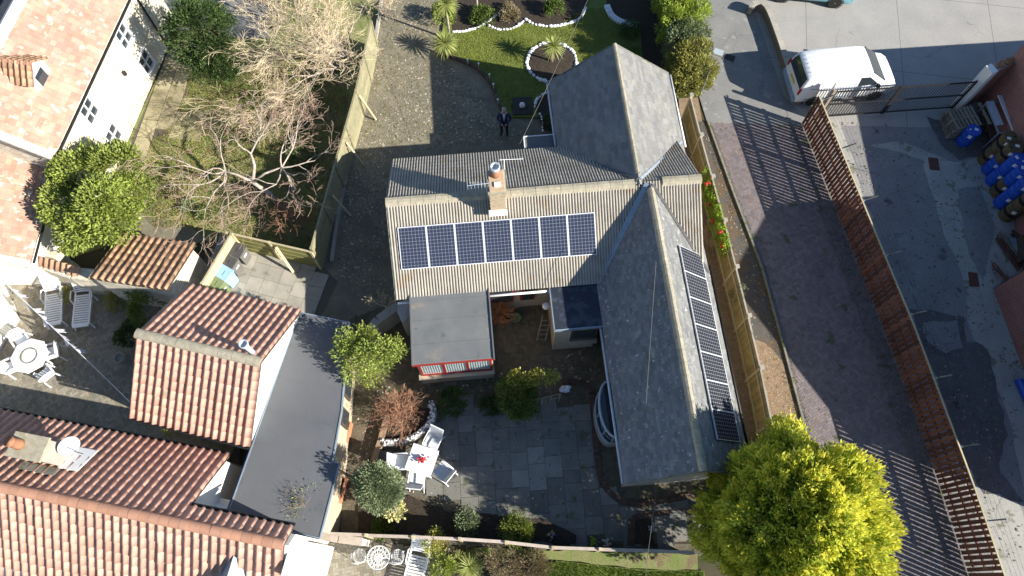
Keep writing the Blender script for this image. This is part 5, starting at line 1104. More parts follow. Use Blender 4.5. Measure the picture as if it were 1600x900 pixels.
def cloud(lobes, n, size, clump=.22, nclump=60, shell=.72, up=.25, tv=.22, ball=False, aspect=.5, out=.9, flat=.8, tipgain=.0, tipcol=(1, 1, 1)):
    """leaves in clumps over the outer part of several ellipsoids"""
    Cs, Ds, Ts = [], [], []; vol = np.array([l[1][0] * l[1][1] + l[1][2] * l[1][0] for l in lobes]); ks = np.maximum(1, (nclump * vol / vol.sum()).astype(int))
    for (c, r), k in zip(lobes, ks):
        c = np.array(c); r = np.array(r); d = rand_dirs(k * 2); d = d[d[:, 2] > -.45][:k]; k = len(d)
        rad = RNG.uniform(shell, 1.04, k)[:, None]; cc = c + d * r * rad; per = max(1, int(n * (k / sum(ks)) / k)); ct = RNG.uniform(1 - tv, 1 + tv, k)
        for i in range(k):
            g = RNG.normal(size=(per, 3)) * clump * np.array([1, 1, flat]) * RNG.uniform(.7, 1.25); pts = cc[i] + g
            q = (pts - c) / r; rel = np.linalg.norm(q, axis=1); keep = rel < 1.18; pts = pts[keep]; rel = rel[keep]; m = len(pts)
            if not m: continue
            dd = rand_dirs(m) * (1 - out * .5) + (q[keep] / (rel[:, None] + 1e-6)) * out + np.array([0, 0, up]); dd /= np.linalg.norm(dd, axis=1, keepdims=True)
            t = ct[i] * RNG.uniform(.85, 1.15, m); tip = np.clip((rel - .8) / .35, 0, 1)[:, None] * tipgain
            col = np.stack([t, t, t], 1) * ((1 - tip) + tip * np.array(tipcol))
            Cs.append(pts); Ds.append(dd); Ts.append(col)
    C = np.vstack(Cs); D = np.vstack(Ds); T_ = np.vstack(Ts); m = len(C); L = RNG.uniform(.7, 1.3, m) * size
    return leaves(C, D, L, L * aspect, T_)
def blobs(lobes, s=.7):
    q = MB()
    for c, r in lobes: q.ball(c, (r[0]*s, r[1]*s, r[2]*s), 10, 7, jit=.12)
    return q
def plant(name, label, cat, base, lobes, n, size, m, core=None, trunk=None, **k):
    t = thing(name, label, cat, base)
    if trunk:
        q = MB()
        for pts, rr in trunk: q.tube(pts, rr, 7)
        q.build('trunk', K['bark'], t)
    V, F, T_ = cloud(lobes, n, size, **k); o = npmesh('crown', V, F, K[m], T_, t)
    return t
def L3(u, v, h): p = P(u, v, h); return (p.x, p.y, h)
# ---- bare branches
def branches(start, d, length, r, depth, split, spread, segs, out, droop=0., gravity=0., up=.12, jit=.14, ratio=.72, minr=.004, tprob=1.0):
    pts = [Vector(start)]; rad = [r]; d = Vector(d).normalized()
    for i in range(segs):
        d = (d + Vector((random.gauss(0, jit), random.gauss(0, jit), random.gauss(0, jit) + up * .3 - droop))).normalized(); pts.append(pts[-1] + d * (length / segs)); rad.append(max(minr, r * (1 - .45 * (i + 1) / segs)))
    out.append((pts, rad, depth))
    if depth <= 0: return
    for k in range(split if random.random() < tprob else split - 1):
        f = random.uniform(.35, 1.0) if k else 1.0; j = min(segs, max(1, int(round(f * segs)))); base = pts[j]; ax = d.orthogonal().normalized(); ax.rotate(Matrix.Rotation(random.uniform(0, 2*math.pi), 3, d)); nd = d.copy(); nd.rotate(Matrix.Rotation(random.uniform(.5, 1.15) * spread, 3, ax))
        branches(base, nd, length * ratio * random.uniform(.75, 1.2), rad[j] * .68, depth - 1, split, spread, segs, out, droop, gravity, up, jit, ratio, minr, tprob)
def bare(t, out, mthick, mthin, thin=1):
    q = MB()
    for pts, rad, dep in out:
        if dep > thin: q.tube(pts, rad, 6 if rad[0] > .03 else 5, False)
    q.build('trunk', K[mthick], t, smooth=True); q = MB()
    for pts, rad, dep in out:
        if dep <= thin:
            w_ = random.uniform(.8, 1.2); q.t = (w_, w_ * random.uniform(.94, 1.02), w_ * random.uniform(.88, 1.0)); q.tube(pts, rad, 3, False)
    return tag(q.build('twigs', K[mthin], t, tint=True), kind='stuff')
# big pale twiggy tree at the lane fence
b0 = P(528, 108); t = thing('bare_tree', 'large bare pinkish tree with a dense haze of twigs over the panel fence', 'tree', b0); out = []
for k in range(8):
    a = k * 2 * math.pi / 8 + random.uniform(-.25, .25); lean = random.uniform(.45, 1.0)
    branches(b0 + Vector((math.cos(a) * .1, math.sin(a) * .1, .05)), (math.cos(a) * lean, math.sin(a) * lean, 1.0), random.uniform(1.5, 2.15), .055, 6, 3, .62, 3, out, up=.1, jit=.17, ratio=.73, minr=.0048)
bare(t, out, 'bark_pale', 'twig_pale', 2)
b0 = P(440, 40); t = thing('bare_tree', 'bare beige thicket tree between the evergreen and the panel fence', 'tree', b0); out = []
for k in range(7):
    a = k * 2 * math.pi / 7 + random.uniform(-.25, .25); lean = random.uniform(.4, .9)
    branches(b0, (math.cos(a) * lean, math.sin(a) * lean, 1.0), random.uniform(1.4, 2.0), .04, 5, 3, .6, 3, out, up=.1, jit=.16, ratio=.74, minr=.006)
bare(t, out, 'bark_pale', 'twig_pale', 2)
# white spreading bare tree
b0 = P(438, 322); t = thing('bare_tree', 'spreading bare tree with chalky white limbs in the wild garden', 'tree', b0); out = []; top = P(395, 285, 1.5)
q = MB(); q.tube([b0, b0.lerp(top, .5) + Vector((.05, .05, .1)), top], [.13, .1, .075], 8); q.build('trunk', K['bark_pale'], t, smooth=True)
n2, n3, n4 = P(392, 240, 2.3), P(352, 268, 2.0), P(440, 262, 1.9); q = MB()
for e_, rr in ((n2, (.075, .06, .045)), (n3, (.06, .05, .04)), (n4, (.06, .045, .035))): q.tube([top, top.lerp(e_, .5) + Vector((random.gauss(0, .06), random.gauss(0, .06), .08)), e_], rr, 7)
q.build('limb', K['bark_pale'], t, smooth=True)
for u, v, h in ((330,200,2.8),(300,255,2.4),(385,170,3.0),(450,205,2.6),(485,180,2.6),(345,340,2.2),(420,370,1.9),(480,290,2.0),(325,385,2.1),(505,240,2.2),(270,300,2.1),(415,190,2.9),(360,210,2.9),(460,330,1.8),(300,330,2.1)):
    tgt = P(u, v, h); o_ = min((n2, n3, n4, top), key=lambda k: (k - tgt).length + (1.2 if k is top else 0)); d = tgt - o_; branches(o_, d + Vector((0, 0, .25)), max(.7, d.length * .75), .034, 4, 3, .66, 4, out, up=.0, jit=.2, ratio=.66, minr=.0044)
bare(t, out, 'bark_pale', 'twig_pink', 1)
b0 = P(405, 225); t = thing('bare_tree', 'slender bare sapling with reddish twigs behind the white limbed tree', 'tree', b0); out = []
for k in range(5): a = k * 1.26; branches(b0, (math.cos(a) * .5, math.sin(a) * .5, 1), .85, .03, 4, 3, .6, 3, out, minr=.004, ratio=.68)
bare(t, out, 'bark_pale', 'twig_pink', 1)
# thicket shrubs at the fence foot
for i, (u, v, m_, lab) in enumerate(((478,200,'twig_pink','low reddish thicket shrub at the foot of the panel fence'), (460,170,'twig_pink','tangled reddish shrub below the big twiggy tree'), (430,120,'twig_pale','tangled beige shrub on the rough grass'), (470,345,'twig_red','low dark red shrub in the corner of the board fences'), (400,330,'twig_pink','low wiry shrub below the white limbed tree'))):
    b0 = P(u, v); t = thing('thicket_shrub', lab, 'shrub', b0); out = []
    for k in range(12): a = random.uniform(0, 6.28); branches(b0 + Vector((random.gauss(0, .25), random.gauss(0, .25), 0)), (math.cos(a) * .8, math.sin(a) * .8, 1), random.uniform(.5, .8), .012, 3, 3, .75, 3, out, minr=.004, ratio=.75)
    q = MB()
    for pts, rad, dep in out: w_ = random.uniform(.7, 1.2); q.t = (w_, w_, w_); q.tube(pts, rad, 3, False)
    tag(q.build('stems', K[m_], t, tint=True), kind='stuff')
for i, (u, v, r_, lab) in enumerate(((475,160,.6,'dark ivy clump beneath the big twiggy tree'), (450,185,.5,'dark green ivy mound beside the reddish thicket'), (470,240,.55,'dark ivy mound against the panel fence'))):
    c = P(u, v, .35); plant('ivy_clump', lab, 'ivy', (c.x, c.y, 0), [((c.x, c.y, .3), (r_, r_ * 1.2, .45))], 1500, .09, 'leaf_dark', clump=.18, nclump=22)
# evergreen tree, top left
c = Vector(L3(315, 58, 2.6)); b0 = Vector((c.x, c.y, 0))
plant('evergreen_tree', 'dense dark green holly tree beside the stone cottage', 'tree', b0, [((c.x, c.y, 2.7), (1.25, 1.25, 1.5)), ((c.x + .5, c.y - .5, 2.0), (.95, .95, 1.0)), ((c.x - .55, c.y + .3, 2.1), (.9, .95, 1.0)), ((c.x + .2, c.y + .6, 2.4), (.95, .9, 1.1)), ((c.x - .2, c.y - .75, 1.9), (.75, .7, .8)), ((c.x, c.y, 3.7), (.75, .75, .75))], 15000, .12, 'leaf_dark', trunk=[([b0, b0 + Vector((.05, 0, 1.2)), b0 + Vector((0, .05, 3))], [.13, .1, .05])], clump=.2, nclump=110, tv=.4)
# lobed laurel by the shed
c = Vector(L3(150, 312, 2.6)); b0 = Vector((c.x, c.y, 0)); lob = []
for u, v, h, r_ in ((118,262,3.0,.85),(182,262,3.1,.9),(100,318,2.8,.8),(160,312,3.5,.85),(205,300,2.7,.7),(130,350,2.7,.85),(175,345,2.8,.85),(115,372,2.2,.55),(150,240,2.6,.6)): lob.append((L3(u, v, h), (r_, r_, r_ * .75)))
plant('laurel_tree', 'bright olive green lobed laurel tree casting shade on clay tiles', 'tree', b0, lob, 30000, .12, 'leaf_olive', trunk=[([b0, b0 + Vector((0, .05, 1.2))], [.11, .09])] + [([b0 + Vector((0, .05, 1.2)), Vector(l[0]) - Vector((0, 0, .2))], [.07, .03]) for l in lob], clump=.19, nclump=190, tv=.32, shell=.6)
# golden conifer
gc = Vector((8.1, 1.6, 0)); t = thing('golden_conifer', 'huge rounded golden yellow conifer at the end of the slate wing', 'tree', gc); q = MB(); q.tube([gc, gc + Vector((0, 0, 2.5)), gc + Vector((0, 0, 6.0))], [.2, .14, .05], 8); q.build('trunk', K['bark'], t)
def conifer(t, c, rad, zc, nclump, per, size, clump, m_, lump=.1, tip=(1.5, 1.42, 1.2), dark=.8):
    Cs, Ds, Ts = [], [], []
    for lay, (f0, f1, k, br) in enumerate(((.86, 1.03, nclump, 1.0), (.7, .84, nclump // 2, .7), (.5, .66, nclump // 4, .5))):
        d = rand_dirs(int(k * 1.6)); d = d[d[:, 2] > -.35][:k]
        for v in d:
            ph = math.sin(v[0] * 7 + 1) * math.sin(v[1] * 6 + 2) + .6 * math.sin(v[2] * 9 + v[0] * 4); f = random.uniform(f0, f1) * (1 + lump * ph)
            cc = np.array(c) + np.array([v[0] * rad[0], v[1] * rad[1], zc + v[2] * rad[2]]) * np.array([f, f, 1]) + np.array([0, 0, v[2] * rad[2] * (f - 1)])
            ax = v * np.array([1, 1, .6]) + np.array([0, 0, .55]) + RNG.normal(0, .18, 3); ax /= np.linalg.norm(ax); n = int(per * random.uniform(.7, 1.3)); al = RNG.uniform(-.22, .2, n); sd_ = RNG.normal(size=(n, 3)) * clump * (1 - .55 * (al[:, None] + .22) / .42)
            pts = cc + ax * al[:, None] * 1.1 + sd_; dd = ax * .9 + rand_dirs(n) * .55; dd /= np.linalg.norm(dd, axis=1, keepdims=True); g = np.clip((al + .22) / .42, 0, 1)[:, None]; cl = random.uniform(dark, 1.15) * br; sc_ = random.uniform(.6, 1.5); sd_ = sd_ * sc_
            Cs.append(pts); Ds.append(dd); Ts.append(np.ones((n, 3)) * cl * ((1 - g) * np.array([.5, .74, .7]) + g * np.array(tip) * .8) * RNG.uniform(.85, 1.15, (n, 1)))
    C, D, T_ = np.vstack(Cs), np.vstack(Ds), np.vstack(Ts); L = RNG.uniform(.7, 1.3, len(C)) * size; V, F, T4 = leaves(C, D, L, L * .42, T_); return npmesh('crown', V, F, K[m_], T4, t)
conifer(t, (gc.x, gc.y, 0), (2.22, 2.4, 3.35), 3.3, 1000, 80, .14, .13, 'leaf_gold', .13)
# clipped hedge of conifers, trimmed to one block
h0, h1 = P(1046, -45, 1.3), P(1083, 128, 1.3); hx = (h1 - h0); hx.z = 0; hL = hx.length; hx.normalize(); hy = Vector((-hx.y, hx.x, 0))
def hedge(label, f0, f1, m_, hgt, wd, n):
    lob = []; c = h0 + hx * hL * (f0 + f1) / 2; k = max(2, int(hL * (f1 - f0) / .5))
    for i in range(k):
        for j in (-1, 0, 1):
            for z in (.35, .62, .84): p = h0 + hx * hL * lerp(f0, f1, (i + .5) / k) + hy * j * (wd / 2 - .4); lob.append(((p.x + random.gauss(0, .05), p.y + random.gauss(0, .05), hgt * z + random.gauss(0, .04)), (.46, .46, .44)))
    t = thing('hedge_conifer', label, 'hedge', (c.x, c.y, 0)); q = MB(); q.tube([(c.x, c.y, 0), (c.x, c.y, hgt * .75)], [.07, .03], 6); q.build('trunk', K['bark'], t)
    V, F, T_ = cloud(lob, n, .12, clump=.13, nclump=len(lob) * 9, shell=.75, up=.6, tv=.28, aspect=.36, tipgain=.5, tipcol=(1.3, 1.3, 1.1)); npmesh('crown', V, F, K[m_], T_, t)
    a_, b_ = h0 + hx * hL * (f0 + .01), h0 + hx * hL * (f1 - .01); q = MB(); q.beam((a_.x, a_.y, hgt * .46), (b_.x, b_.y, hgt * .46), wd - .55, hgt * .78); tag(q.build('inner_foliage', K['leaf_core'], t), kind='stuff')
hedge('bright green end of the clipped conifer hedge by the car park', -.1, .3, 'leaf_hedge', 2.5, 1.75, 20000); hedge('bright green conifer in the clipped hedge beside the cracked apron', .3, .62, 'leaf_hedge', 2.5, 1.75, 19000); hedge('blue grey conifer between green and bronze ones in the hedge', .62, .78, 'leaf_grey', 2.35, 1.6, 11000); hedge('bronze tipped conifer at the end of the clipped hedge', .78, 1.0, 'leaf_bronze', 2.25, 1.65, 15000)
# loose tree beside the garage
c = Vector(L3(578, 548, 3.0)); b0 = P(590, 572); t_lob = []
for k in range(16): a = random.uniform(0, 6.28); rr = random.uniform(.2, 1.0); t_lob.append(((c.x + rr * math.cos(a), c.y + rr * 1.1 * math.sin(a), 2.9 + random.uniform(-.7, .9) - rr * .4), (random.uniform(.3, .5),) * 3))
plant('loose_tree', 'loose light green tree leaning over the felt garage roof', 'tree', b0, t_lob, 9500, .095, 'leaf_olive', trunk=[([b0, b0.lerp(c, .5), c + Vector((0, 0, .4))], [.07, .05, .02])] + [([b0.lerp(c, .5), Vector(l[0])], [.03, .008]) for l in t_lob], clump=.2, nclump=150, tv=.35, shell=.3, up=.4)
# dogwood ball
b0 = P(628, 648); b0.z = .2; t = thing('twiggy_shrub', 'round russet twiggy shrub inside the curved pebble wall', 'shrub', b0); q = MB(); out = []
for i in range(64):
    d = Vector((random.gauss(0, .6), random.gauss(0, .6), abs(random.gauss(.8, .4)) + .1)).normalized(); branches(b0 + d * .06, d, random.uniform(.42, .62), .011, 3, 3, .42, 3, out, up=.1, jit=.2, ratio=.66, minr=.0036)
for pts, rad, dep in out: w_ = random.uniform(.7, 1.35) * (1.1 if dep == 0 else .8); q.t = (w_, w_, w_); q.tube(pts, rad, 3, False)
tag(q.build('stems', K['twig_red'], t, tint=True), kind='stuff')
# garden bushes
def bush(label, u, v, h, r_, m_, n=3500, size=.07, rz=None, **k):
    c = P(u, v, h * .6); kk = dict(clump=.1, nclump=60, tv=.25); kk.update(k); lb = [((c.x, c.y, h * .5), (r_ * .85, r_ * .85, (rz or h * .5) * .95))]
    for i in range(5): a = random.uniform(0, 6.28); k2 = random.uniform(.35, .6); lb.append(((c.x + r_ * .62 * math.cos(a), c.y + r_ * .62 * math.sin(a), h * random.uniform(.35, .78)), (r_ * k2, r_ * k2, h * .3)))
    return plant('bush', label, 'bush', (c.x, c.y, 0), lb, int(n * 1.25), size, m_, **kk)
bush('small round clipped dark green bush on the patio below the sunroom', 708, 628, .95, .5, 'leaf_dark', 4500, shell=.9)
c = Vector(L3(587, 758, 2.6)); plant('columnar_bush', 'tall grey green rounded bush beside the garage wall', 'bush', (c.x, c.y, 0), [((c.x, c.y, 1.7), (.66, .7, 1.6)), ((c.x - .1, c.y + .1, 2.5), (.58, .58, .8)), ((c.x + .2, c.y - .15, 2.2), (.5, .5, .7))], 11000, .085, 'leaf_grey', trunk=[([(c.x, c.y, 0), (c.x, c.y, 2.4)], [.07, .03])], clump=.11, nclump=160, tv=.3)
c = Vector(L3(806, 612, 1.3)); plant('variegated_bush', 'large bush with yellow variegated top leaves beside the trellis', 'bush', (c.x, c.y, 0), [((c.x, c.y, .95), (.62, .72, .95)), ((c.x + .15, c.y - .35, .8), (.55, .5, .75))], 6500, .09, 'leaf_mid', clump=.12, nclump=110, tv=.3)
c = Vector(L3(832, 590, 1.9)); plant('golden_climber', 'yellow variegated climber spilling along the trellis top', 'climber', (c.x, c.y, 0), [((c.x - .35, c.y, 1.7), (.45, .3, .3)), ((c.x + .35, c.y + .1, 1.65), (.5, .25, .3))], 2600, .085, 'leaf_var', trunk=[([(c.x, c.y, 0), (c.x, c.y, 1.6)], [.03, .02]), ([(c.x, c.y, 1.5), (c.x + .6, c.y + .1, 1.6)], [.02, .01])], clump=.1, nclump=40, tv=.35)
bush('low dark bush in the shade beside the variegated bush', 768, 632, .6, .4, 'leaf_dark', 1800)
bush('small grey green bush in the south bed', 728, 815, .8, .42, 'leaf_grey', 2600, .085)
bush('sprawling olive bush with fine upright shoots in the south bed', 808, 828, .75, .55, 'leaf_olive', 2600, .12, aspect=.2, up=.9)
bush('low fern clump in the dark south bed', 598, 826, .4, .35, 'leaf_mid', 900, .12, aspect=.3)
bush('small yellow bush between the sun loungers', 103, 462, .5, .28, 'leaf_var', 900)
bush('round bronze shrub in shade on the courtyard paving', 178, 470, .55, .4, 'leaf_bronze', 1500)
c = P(228, 478, 1.2); plant('ivy_hedge', 'glossy light green climber on the corner of the pantiled outbuilding', 'climber', (c.x, c.y, 0), [((c.x, c.y, .9), (.55, .75, .9)), ((c.x - .3, c.y + .6, 1.2), (.5, .3, .4))], 5200, .085, 'leaf_mid', clump=.13, nclump=70, tv=.3)
bush('dark trailing shrub at the foot of the outbuilding wall', 205, 522, .8, .5, 'leaf_dark', 1800, .1)
bush('grey leafed bush against the pantiled house wall', 3, 655, 1.4, .4, 'leaf_grey', 1500)
bush('yellow green herb clump beside the outbuilding eave', 262, 672, .35, .2, 'leaf_var', 400)
bush('yellow flowering clump trailing over the low south fence', 678, 848, 1.2, .42, 'leaf_var', 1500, .07)
bush('brown grass clump below the south fence', 830, 884, .5, .5, 'leaf_straw', 2200, .16, aspect=.12, up=.8)
bush('straggly grey twiggy bush in the lower bed', 785, 884, .7, .6, 'leaf_straw', 2600, .12, aspect=.14)
bush('green feathery bush in the lower bed beside the lounger', 690, 888, .8, .45, 'leaf_olive', 1800, .09)
bush('low spreading shrub at the top of the flower bed', 755, 25, .6, .6, 'leaf_mid', 2400, .09); bush('brown low shrub beside the scalloped stones', 795, 20, .5, .5, 'leaf_straw', 1800, .09); bush('small green conifer in the dark flower bed', 868, 12, .8, .45, 'leaf_mid', 1800, .09); bush('green shrub behind the tall palm by the lane', 692, 22, .9, .5, 'leaf_olive', 2200, .09)
bush('small green plant in the corner bed near the hedge', 992, 82, .3, .3, 'leaf_mid', 500); bush('straggling shrub at the edge of the corner bed', 985, 45, .5, .5, 'leaf_dark', 1500)
bush('dark shrub in the hooked stone bed by the slate wing', 858, 190, .5, .3, 'leaf_dark', 900)
for u, v, r_, m_, lab in ((355,185,.35,'leaf_mid','low weed tuft on the rough grass by the cottage path'), (395,150,.4,'leaf_mid','low green tuft beside the beige thicket'), (295,320,.35,'leaf_grey','grey green tuft beside the gravel strip'), (320,330,.35,'leaf_mid','green weed tuft at the gravel edge'), (270,300,.3,'leaf_straw','dry grass tuft beside the laurel'), (345,120,.4,'leaf_dark','dark tuft below the holly tree')): bush(lab, u, v, .3, r_, m_, 600, .08)
ya, yL = along(YF); lb = []; s0 = 3.6
for i in range(11): p, d = ya(s0 + i * .32); lb += [((p.x - .12, p.y, 1.5), (.15, .26, .3)), ((p.x - .16, p.y, 1.0), (.13, .26, .4))]
p0, d = ya(s0 + 1.6); plant('ivy_screen', 'lime green ivy screen with red blooms hung on the boarded fence', 'ivy', (p0.x - .1, p0.y, 0), lb, 8500, .065, 'leaf_lime', trunk=[([(p0.x - .12, p0.y, 0), (p0.x - .12, p0.y, 1.4)], [.02, .015])], clump=.09, nclump=170, tv=.25, shell=.5)
for k in (0.1, .5, 1.2, 1.9, 2.6, 3.1):
    p, d = ya(s0 + k); c = Vector((p.x - .26, p.y, random.choice((1.25, 1.5, 1.7)))); q = MB()
    for i in range(9): q.ball((c.x + random.gauss(0, .035), c.y + random.gauss(0, .035), c.z + random.gauss(0, .03)), .035, 6, 4, jit=.2)
    q.tube([(c.x + .15, c.y, c.z - .05), tuple(c)], .01, 5); solo('red_flower', q, K['redflower'], 'red bloom on the lime ivy screen by the boarded fence', 'flower', 'red blooms on the ivy screen')
b0 = P(1108, 372); t = thing('dry_grass', 'dry wispy grass tuft beside the lime groundcover', 'grass', b0); q = MB()
for i in range(240): a = random.uniform(0, 6.28); d = Vector((math.cos(a) * .3, math.sin(a) * .5, random.uniform(.25, .7))); q.t = (1, random.uniform(.8, 1), .8); q.tube([b0 + Vector((random.gauss(0, .1), random.gauss(0, .25), 0)), b0 + d * .6, b0 + d + Vector((0, random.gauss(0, .1), -.1))], [.006, .005, .003], 3, False)
q.build('blades', K['twig_pale'], t, tint=True)
c = P(1155, 455, 1.6); bush('white flowering climber on the boarded fence post', 1152, 458, 1.8, .25, 'leaf_grey', 700)
# pale flower tree in pot
c = P(618, 798, .9); t = plant('flowering_shrub', 'cream flowered standard shrub in a pale pot in the south bed', 'shrub', (c.x, c.y, .09), [((c.x, c.y, .95), (.3, .3, .3))], 500, .1, 'leaf_pale', trunk=[([(c.x, c.y, .3), (c.x, c.y, .95)], [.02, .015])], clump=.1, nclump=26, aspect=.7)
q = MB(); q.lathe([(.1, .09), (.16, .36), (.17, .4), (.14, .4), (.13, .34)], (c.x, c.y, 0), 14); q.build('pot', K['slab_grey'], t)
# palms
def palm(label, base, h, n, ln, trunk_m='bark_pale', wid=.05):
    t = thing('cordyline_palm', label, 'palm', base); top = Vector((base[0], base[1], base[2] + h)); q = MB(); q.tube([base, top], [.06, .045], 8); q.build('trunk', K[trunk_m], t, smooth=True)
    q = MB()
    for i in range(n):
        a = i * 2.399; el = math.asin(1 - 1.5 * (i + .5) / n); d = Vector((math.cos(a) * math.cos(el), math.sin(a) * math.cos(el), math.sin(el))); s_ = Vector((-math.sin(a), math.cos(a), 0)); L = ln * random.uniform(.85, 1.1); pr = []
        for k in range(5): f = k / 4; p = top + d * L * f + Vector((0, 0, -.22 * L * f * f)); wd = wid * math.sin(math.pi * (.18 + .82 * f) ) * .5 + .002; pr += [p + s_ * wd, p - s_ * wd]
        w_ = random.uniform(.75, 1.25); q.t = (w_, w_, w_ * .9); q.add(pr, [(2*k, 2*k+1, 2*k+3, 2*k+2) for k in range(4)])
    q.build('leaves', K['leaf_strap'], t, tint=True); return t
palm('small spiky palm in the middle of the white stone ring', (ringc.x, ringc.y, .15), 1.0, 90, .62); p = P(697, 90); palm('spiky palm at the lane corner of the lawn', (p.x, p.y + .1, .1), .75, 110, .68); p = P(703, 62); palm('tall palm with a long bare pale trunk by the flower bed', (p.x, p.y, .1), 2.1, 90, .62); p = P(746, 18); 
q = MB(); q.tube([(p.x, p.y, .1), (p.x, p.y + .02, 1.4)], .05, 8); solo('pale_post', q, K['bark_pale'], 'pale bare post standing in the flower bed', 'post')
p = P(735, 886); palm('low spiky green plant in the lower bed', (p.x, p.y, .01), .2, 80, .6, 'bark', .035); p = P(715, 875); palm('small spiky plant beside the yellow clump', (p.x, p.y, .01), .15, 50, .42, 'bark', .03)
# climber twigs on garage corner
b0 = P(512, 800); t = thing('climbing_rose', 'bare climbing rose sprawling over the garage roof corner', 'climber', b0); out = []
for k in range(6): branches(b0, (-.25 + random.gauss(0, .3), .2 + random.gauss(0, .3), 1.2), 1.3, .014, 4, 3, .6, 4, out, minr=.004, ratio=.62)
q = MB()
for pts, rad, dep in out: w_ = random.uniform(.6, 1); q.t = (w_, w_, w_); q.tube(pts, rad, 3, False)
tag(q.build('stems', K['twig_pink'], t, tint=True), kind='stuff')
V, F, T_ = cloud([((b0.x - .2, b0.y + .1, 2.3), (.6, .7, .4)), ((b0.x, b0.y, 1.4), (.3, .4, .7))], 700, .06, clump=.12, nclump=40, shell=.2); npmesh('leaves', V, F, K['leaf_olive'], T_, t)
b0 = P(600, 490); t = thing('twiggy_climber', 'dry brown climber over the pale path wall', 'climber', (b0.x, b0.y, 0)); b1 = P(603, 480, 1.2); out = []
for k in range(7): branches(b1, (random.gauss(0, .7), random.gauss(0, .7), .6), .4, .01, 3, 3, .8, 3, out, minr=.004, ratio=.7)
q = MB()
for pts, rad, dep in out: q.tube(pts, rad, 3, False)
q.tube([(b0.x, b0.y, 0), tuple(b1)], .02, 5); tag(q.build('stems', K['twig_pale'], t, tint=True), kind='stuff')
b0 = P(1100, 120)
# planters by the garage wall
def trough(label, u0, v0, u1, v1, m_, leafm=None, fl=None, h=.45, w_=.3):
    a, b = P(u0, v0, h), P(u1, v1, h); t = thing('planter', label, 'planter', ((a.x+b.x)/2, (a.y+b.y)/2, .02)); d = (b - a); L = d.length; an = math.atan2(d.y, d.x); c = (a + b) / 2; q = MB(); n_ = Vector((-math.sin(an), math.cos(an), 0)); dd = d.normalized()
    for s_ in (-1, 1): q.box((c.x + n_.x * s_ * w_ / 2, c.y + n_.y * s_ * w_ / 2, h / 2 + .02), (L, .03, h), an); q.box((c.x + dd.x * s_ * (L/2 - .015), c.y + dd.y * s_ * (L/2 - .015), h / 2 + .02), (.03, w_ - .04, h - .004), an)
    q.build('box', K[m_], t); q = MB(); q.box((c.x, c.y, h * .8), (L - .06, w_ - .05, .05), an); q.build('earth', K['soil'], t)
    if leafm: V, F, T_ = cloud([((c.x + dd.x * L * f, c.y + dd.y * L * f, h + .06), (.14, .14, .16)) for f in (-.3, 0, .3)], 700, .06, clump=.07, nclump=26); npmesh('leaves', V, F, K[leafm], T_, t)
    if fl:
        q = MB()
        for i in range(38): f = random.uniform(-.42, .42); q.ball((c.x + dd.x * L * f + random.gauss(0, .05), c.y + dd.y * L * f + random.gauss(0, .05), h + .16 + random.uniform(-.05, .06)), .03, 6, 4, jit=.2)
        q.build('flowers', K[fl], t)
trough('planter of orange flowers against the garage wall', 519, 668, 512, 698, 'wood_pink', 'leaf_mid', 'orangeflower', .9, .24)
trough('terracotta trough of bare earth below the garage window', 541, 658, 534, 690, 'terracotta'); trough('terracotta trough with a bright green plant by the garage step', 532, 696, 526, 718, 'terracotta', 'leaf_lime'); trough('terracotta trough with pale coping beside the columnar bush', 534, 745, 522, 785, 'terracotta', None, None, .5, .28)
c = P(783, 490, .3); trough('terracotta trough with a russet shrub beside the sunroom', 770, 496, 802, 493, 'terracotta', None, None, .3, .3); b0 = P(782, 490, .3); t = thing('potted_shrub', 'russet bare shrub growing in the trough by the sunroom', 'shrub', b0); q = MB()
for i in range(420):
    d = Vector((random.gauss(0, .5), random.gauss(0, .5), abs(random.gauss(.8, .3)) + .1)).normalized(); ln = random.uniform(.45, .85); w_ = random.uniform(.8, 1.4); q.t = (w_, w_ * .95, w_ * .8); q.tube([b0 + d * .05, b0 + d * ln * .5 + Vector((random.gauss(0, .04), random.gauss(0, .04), 0)), b0 + d * ln + Vector((random.gauss(0, .07),) * 2 + (0,))], [.01, .008, .006], 3, False)
tag(q.build('stems', K['twig_red'], t, tint=True), kind='stuff')
q = MB(); c = P(800, 494, .3); q.lathe([(.14, 0.02), (.2, .3), (.17, .3), (.12, .2)], (c.x + .15, c.y - .05, 0), 12); solo('green_pot', q, K['bin_green'], 'empty green pot beside the russet shrub trough', 'pot')
for u, v, m_, lab in ((861,834,'purpleflower','small clump of purple and yellow pansies in the patio corner'), (948,848,'paleflower','small clump of white flowers by the south fence'), (1020,826,'paleflower','pale flowers on the shaded slab beside the conifer'), (928,846,'leaf_plain','small lime green plant by the south fence')):
    c = P(u, v, .15); q = MB()
    for i in range(22): q.ball((c.x + random.gauss(0, .07), c.y + random.gauss(0, .07), .12 + random.uniform(0, .1)), .035, 6, 4, jit=.2)
    q.tube([(c.x, c.y, .0), (c.x, c.y, .12)], .03, 5); solo('flower_clump', q, K[m_], lab, 'flowers')
q = MB(); c = P(188, 560, .2); q.lathe([(.15, .016), (.2, .28), (.2, .32), (.16, .32), (.14, .2)], (c.x, c.y, 0), 16); solo('round_pot', q, K['slab_grey'], 'round empty pale pot on the courtyard blocks', 'pot')
q = MB(); c = P(882, 608, .2); q.ball((c.x, c.y, .2), (.2, .12, .14), 9, 6, jit=.3); q.ball((c.x + .12, c.y + .05, .28), (.12, .08, .1), 8, 5, jit=.3); solo('white_ornament', q, K['white_stone'], 'small white stone ornament beyond the trellis end', 'ornament')
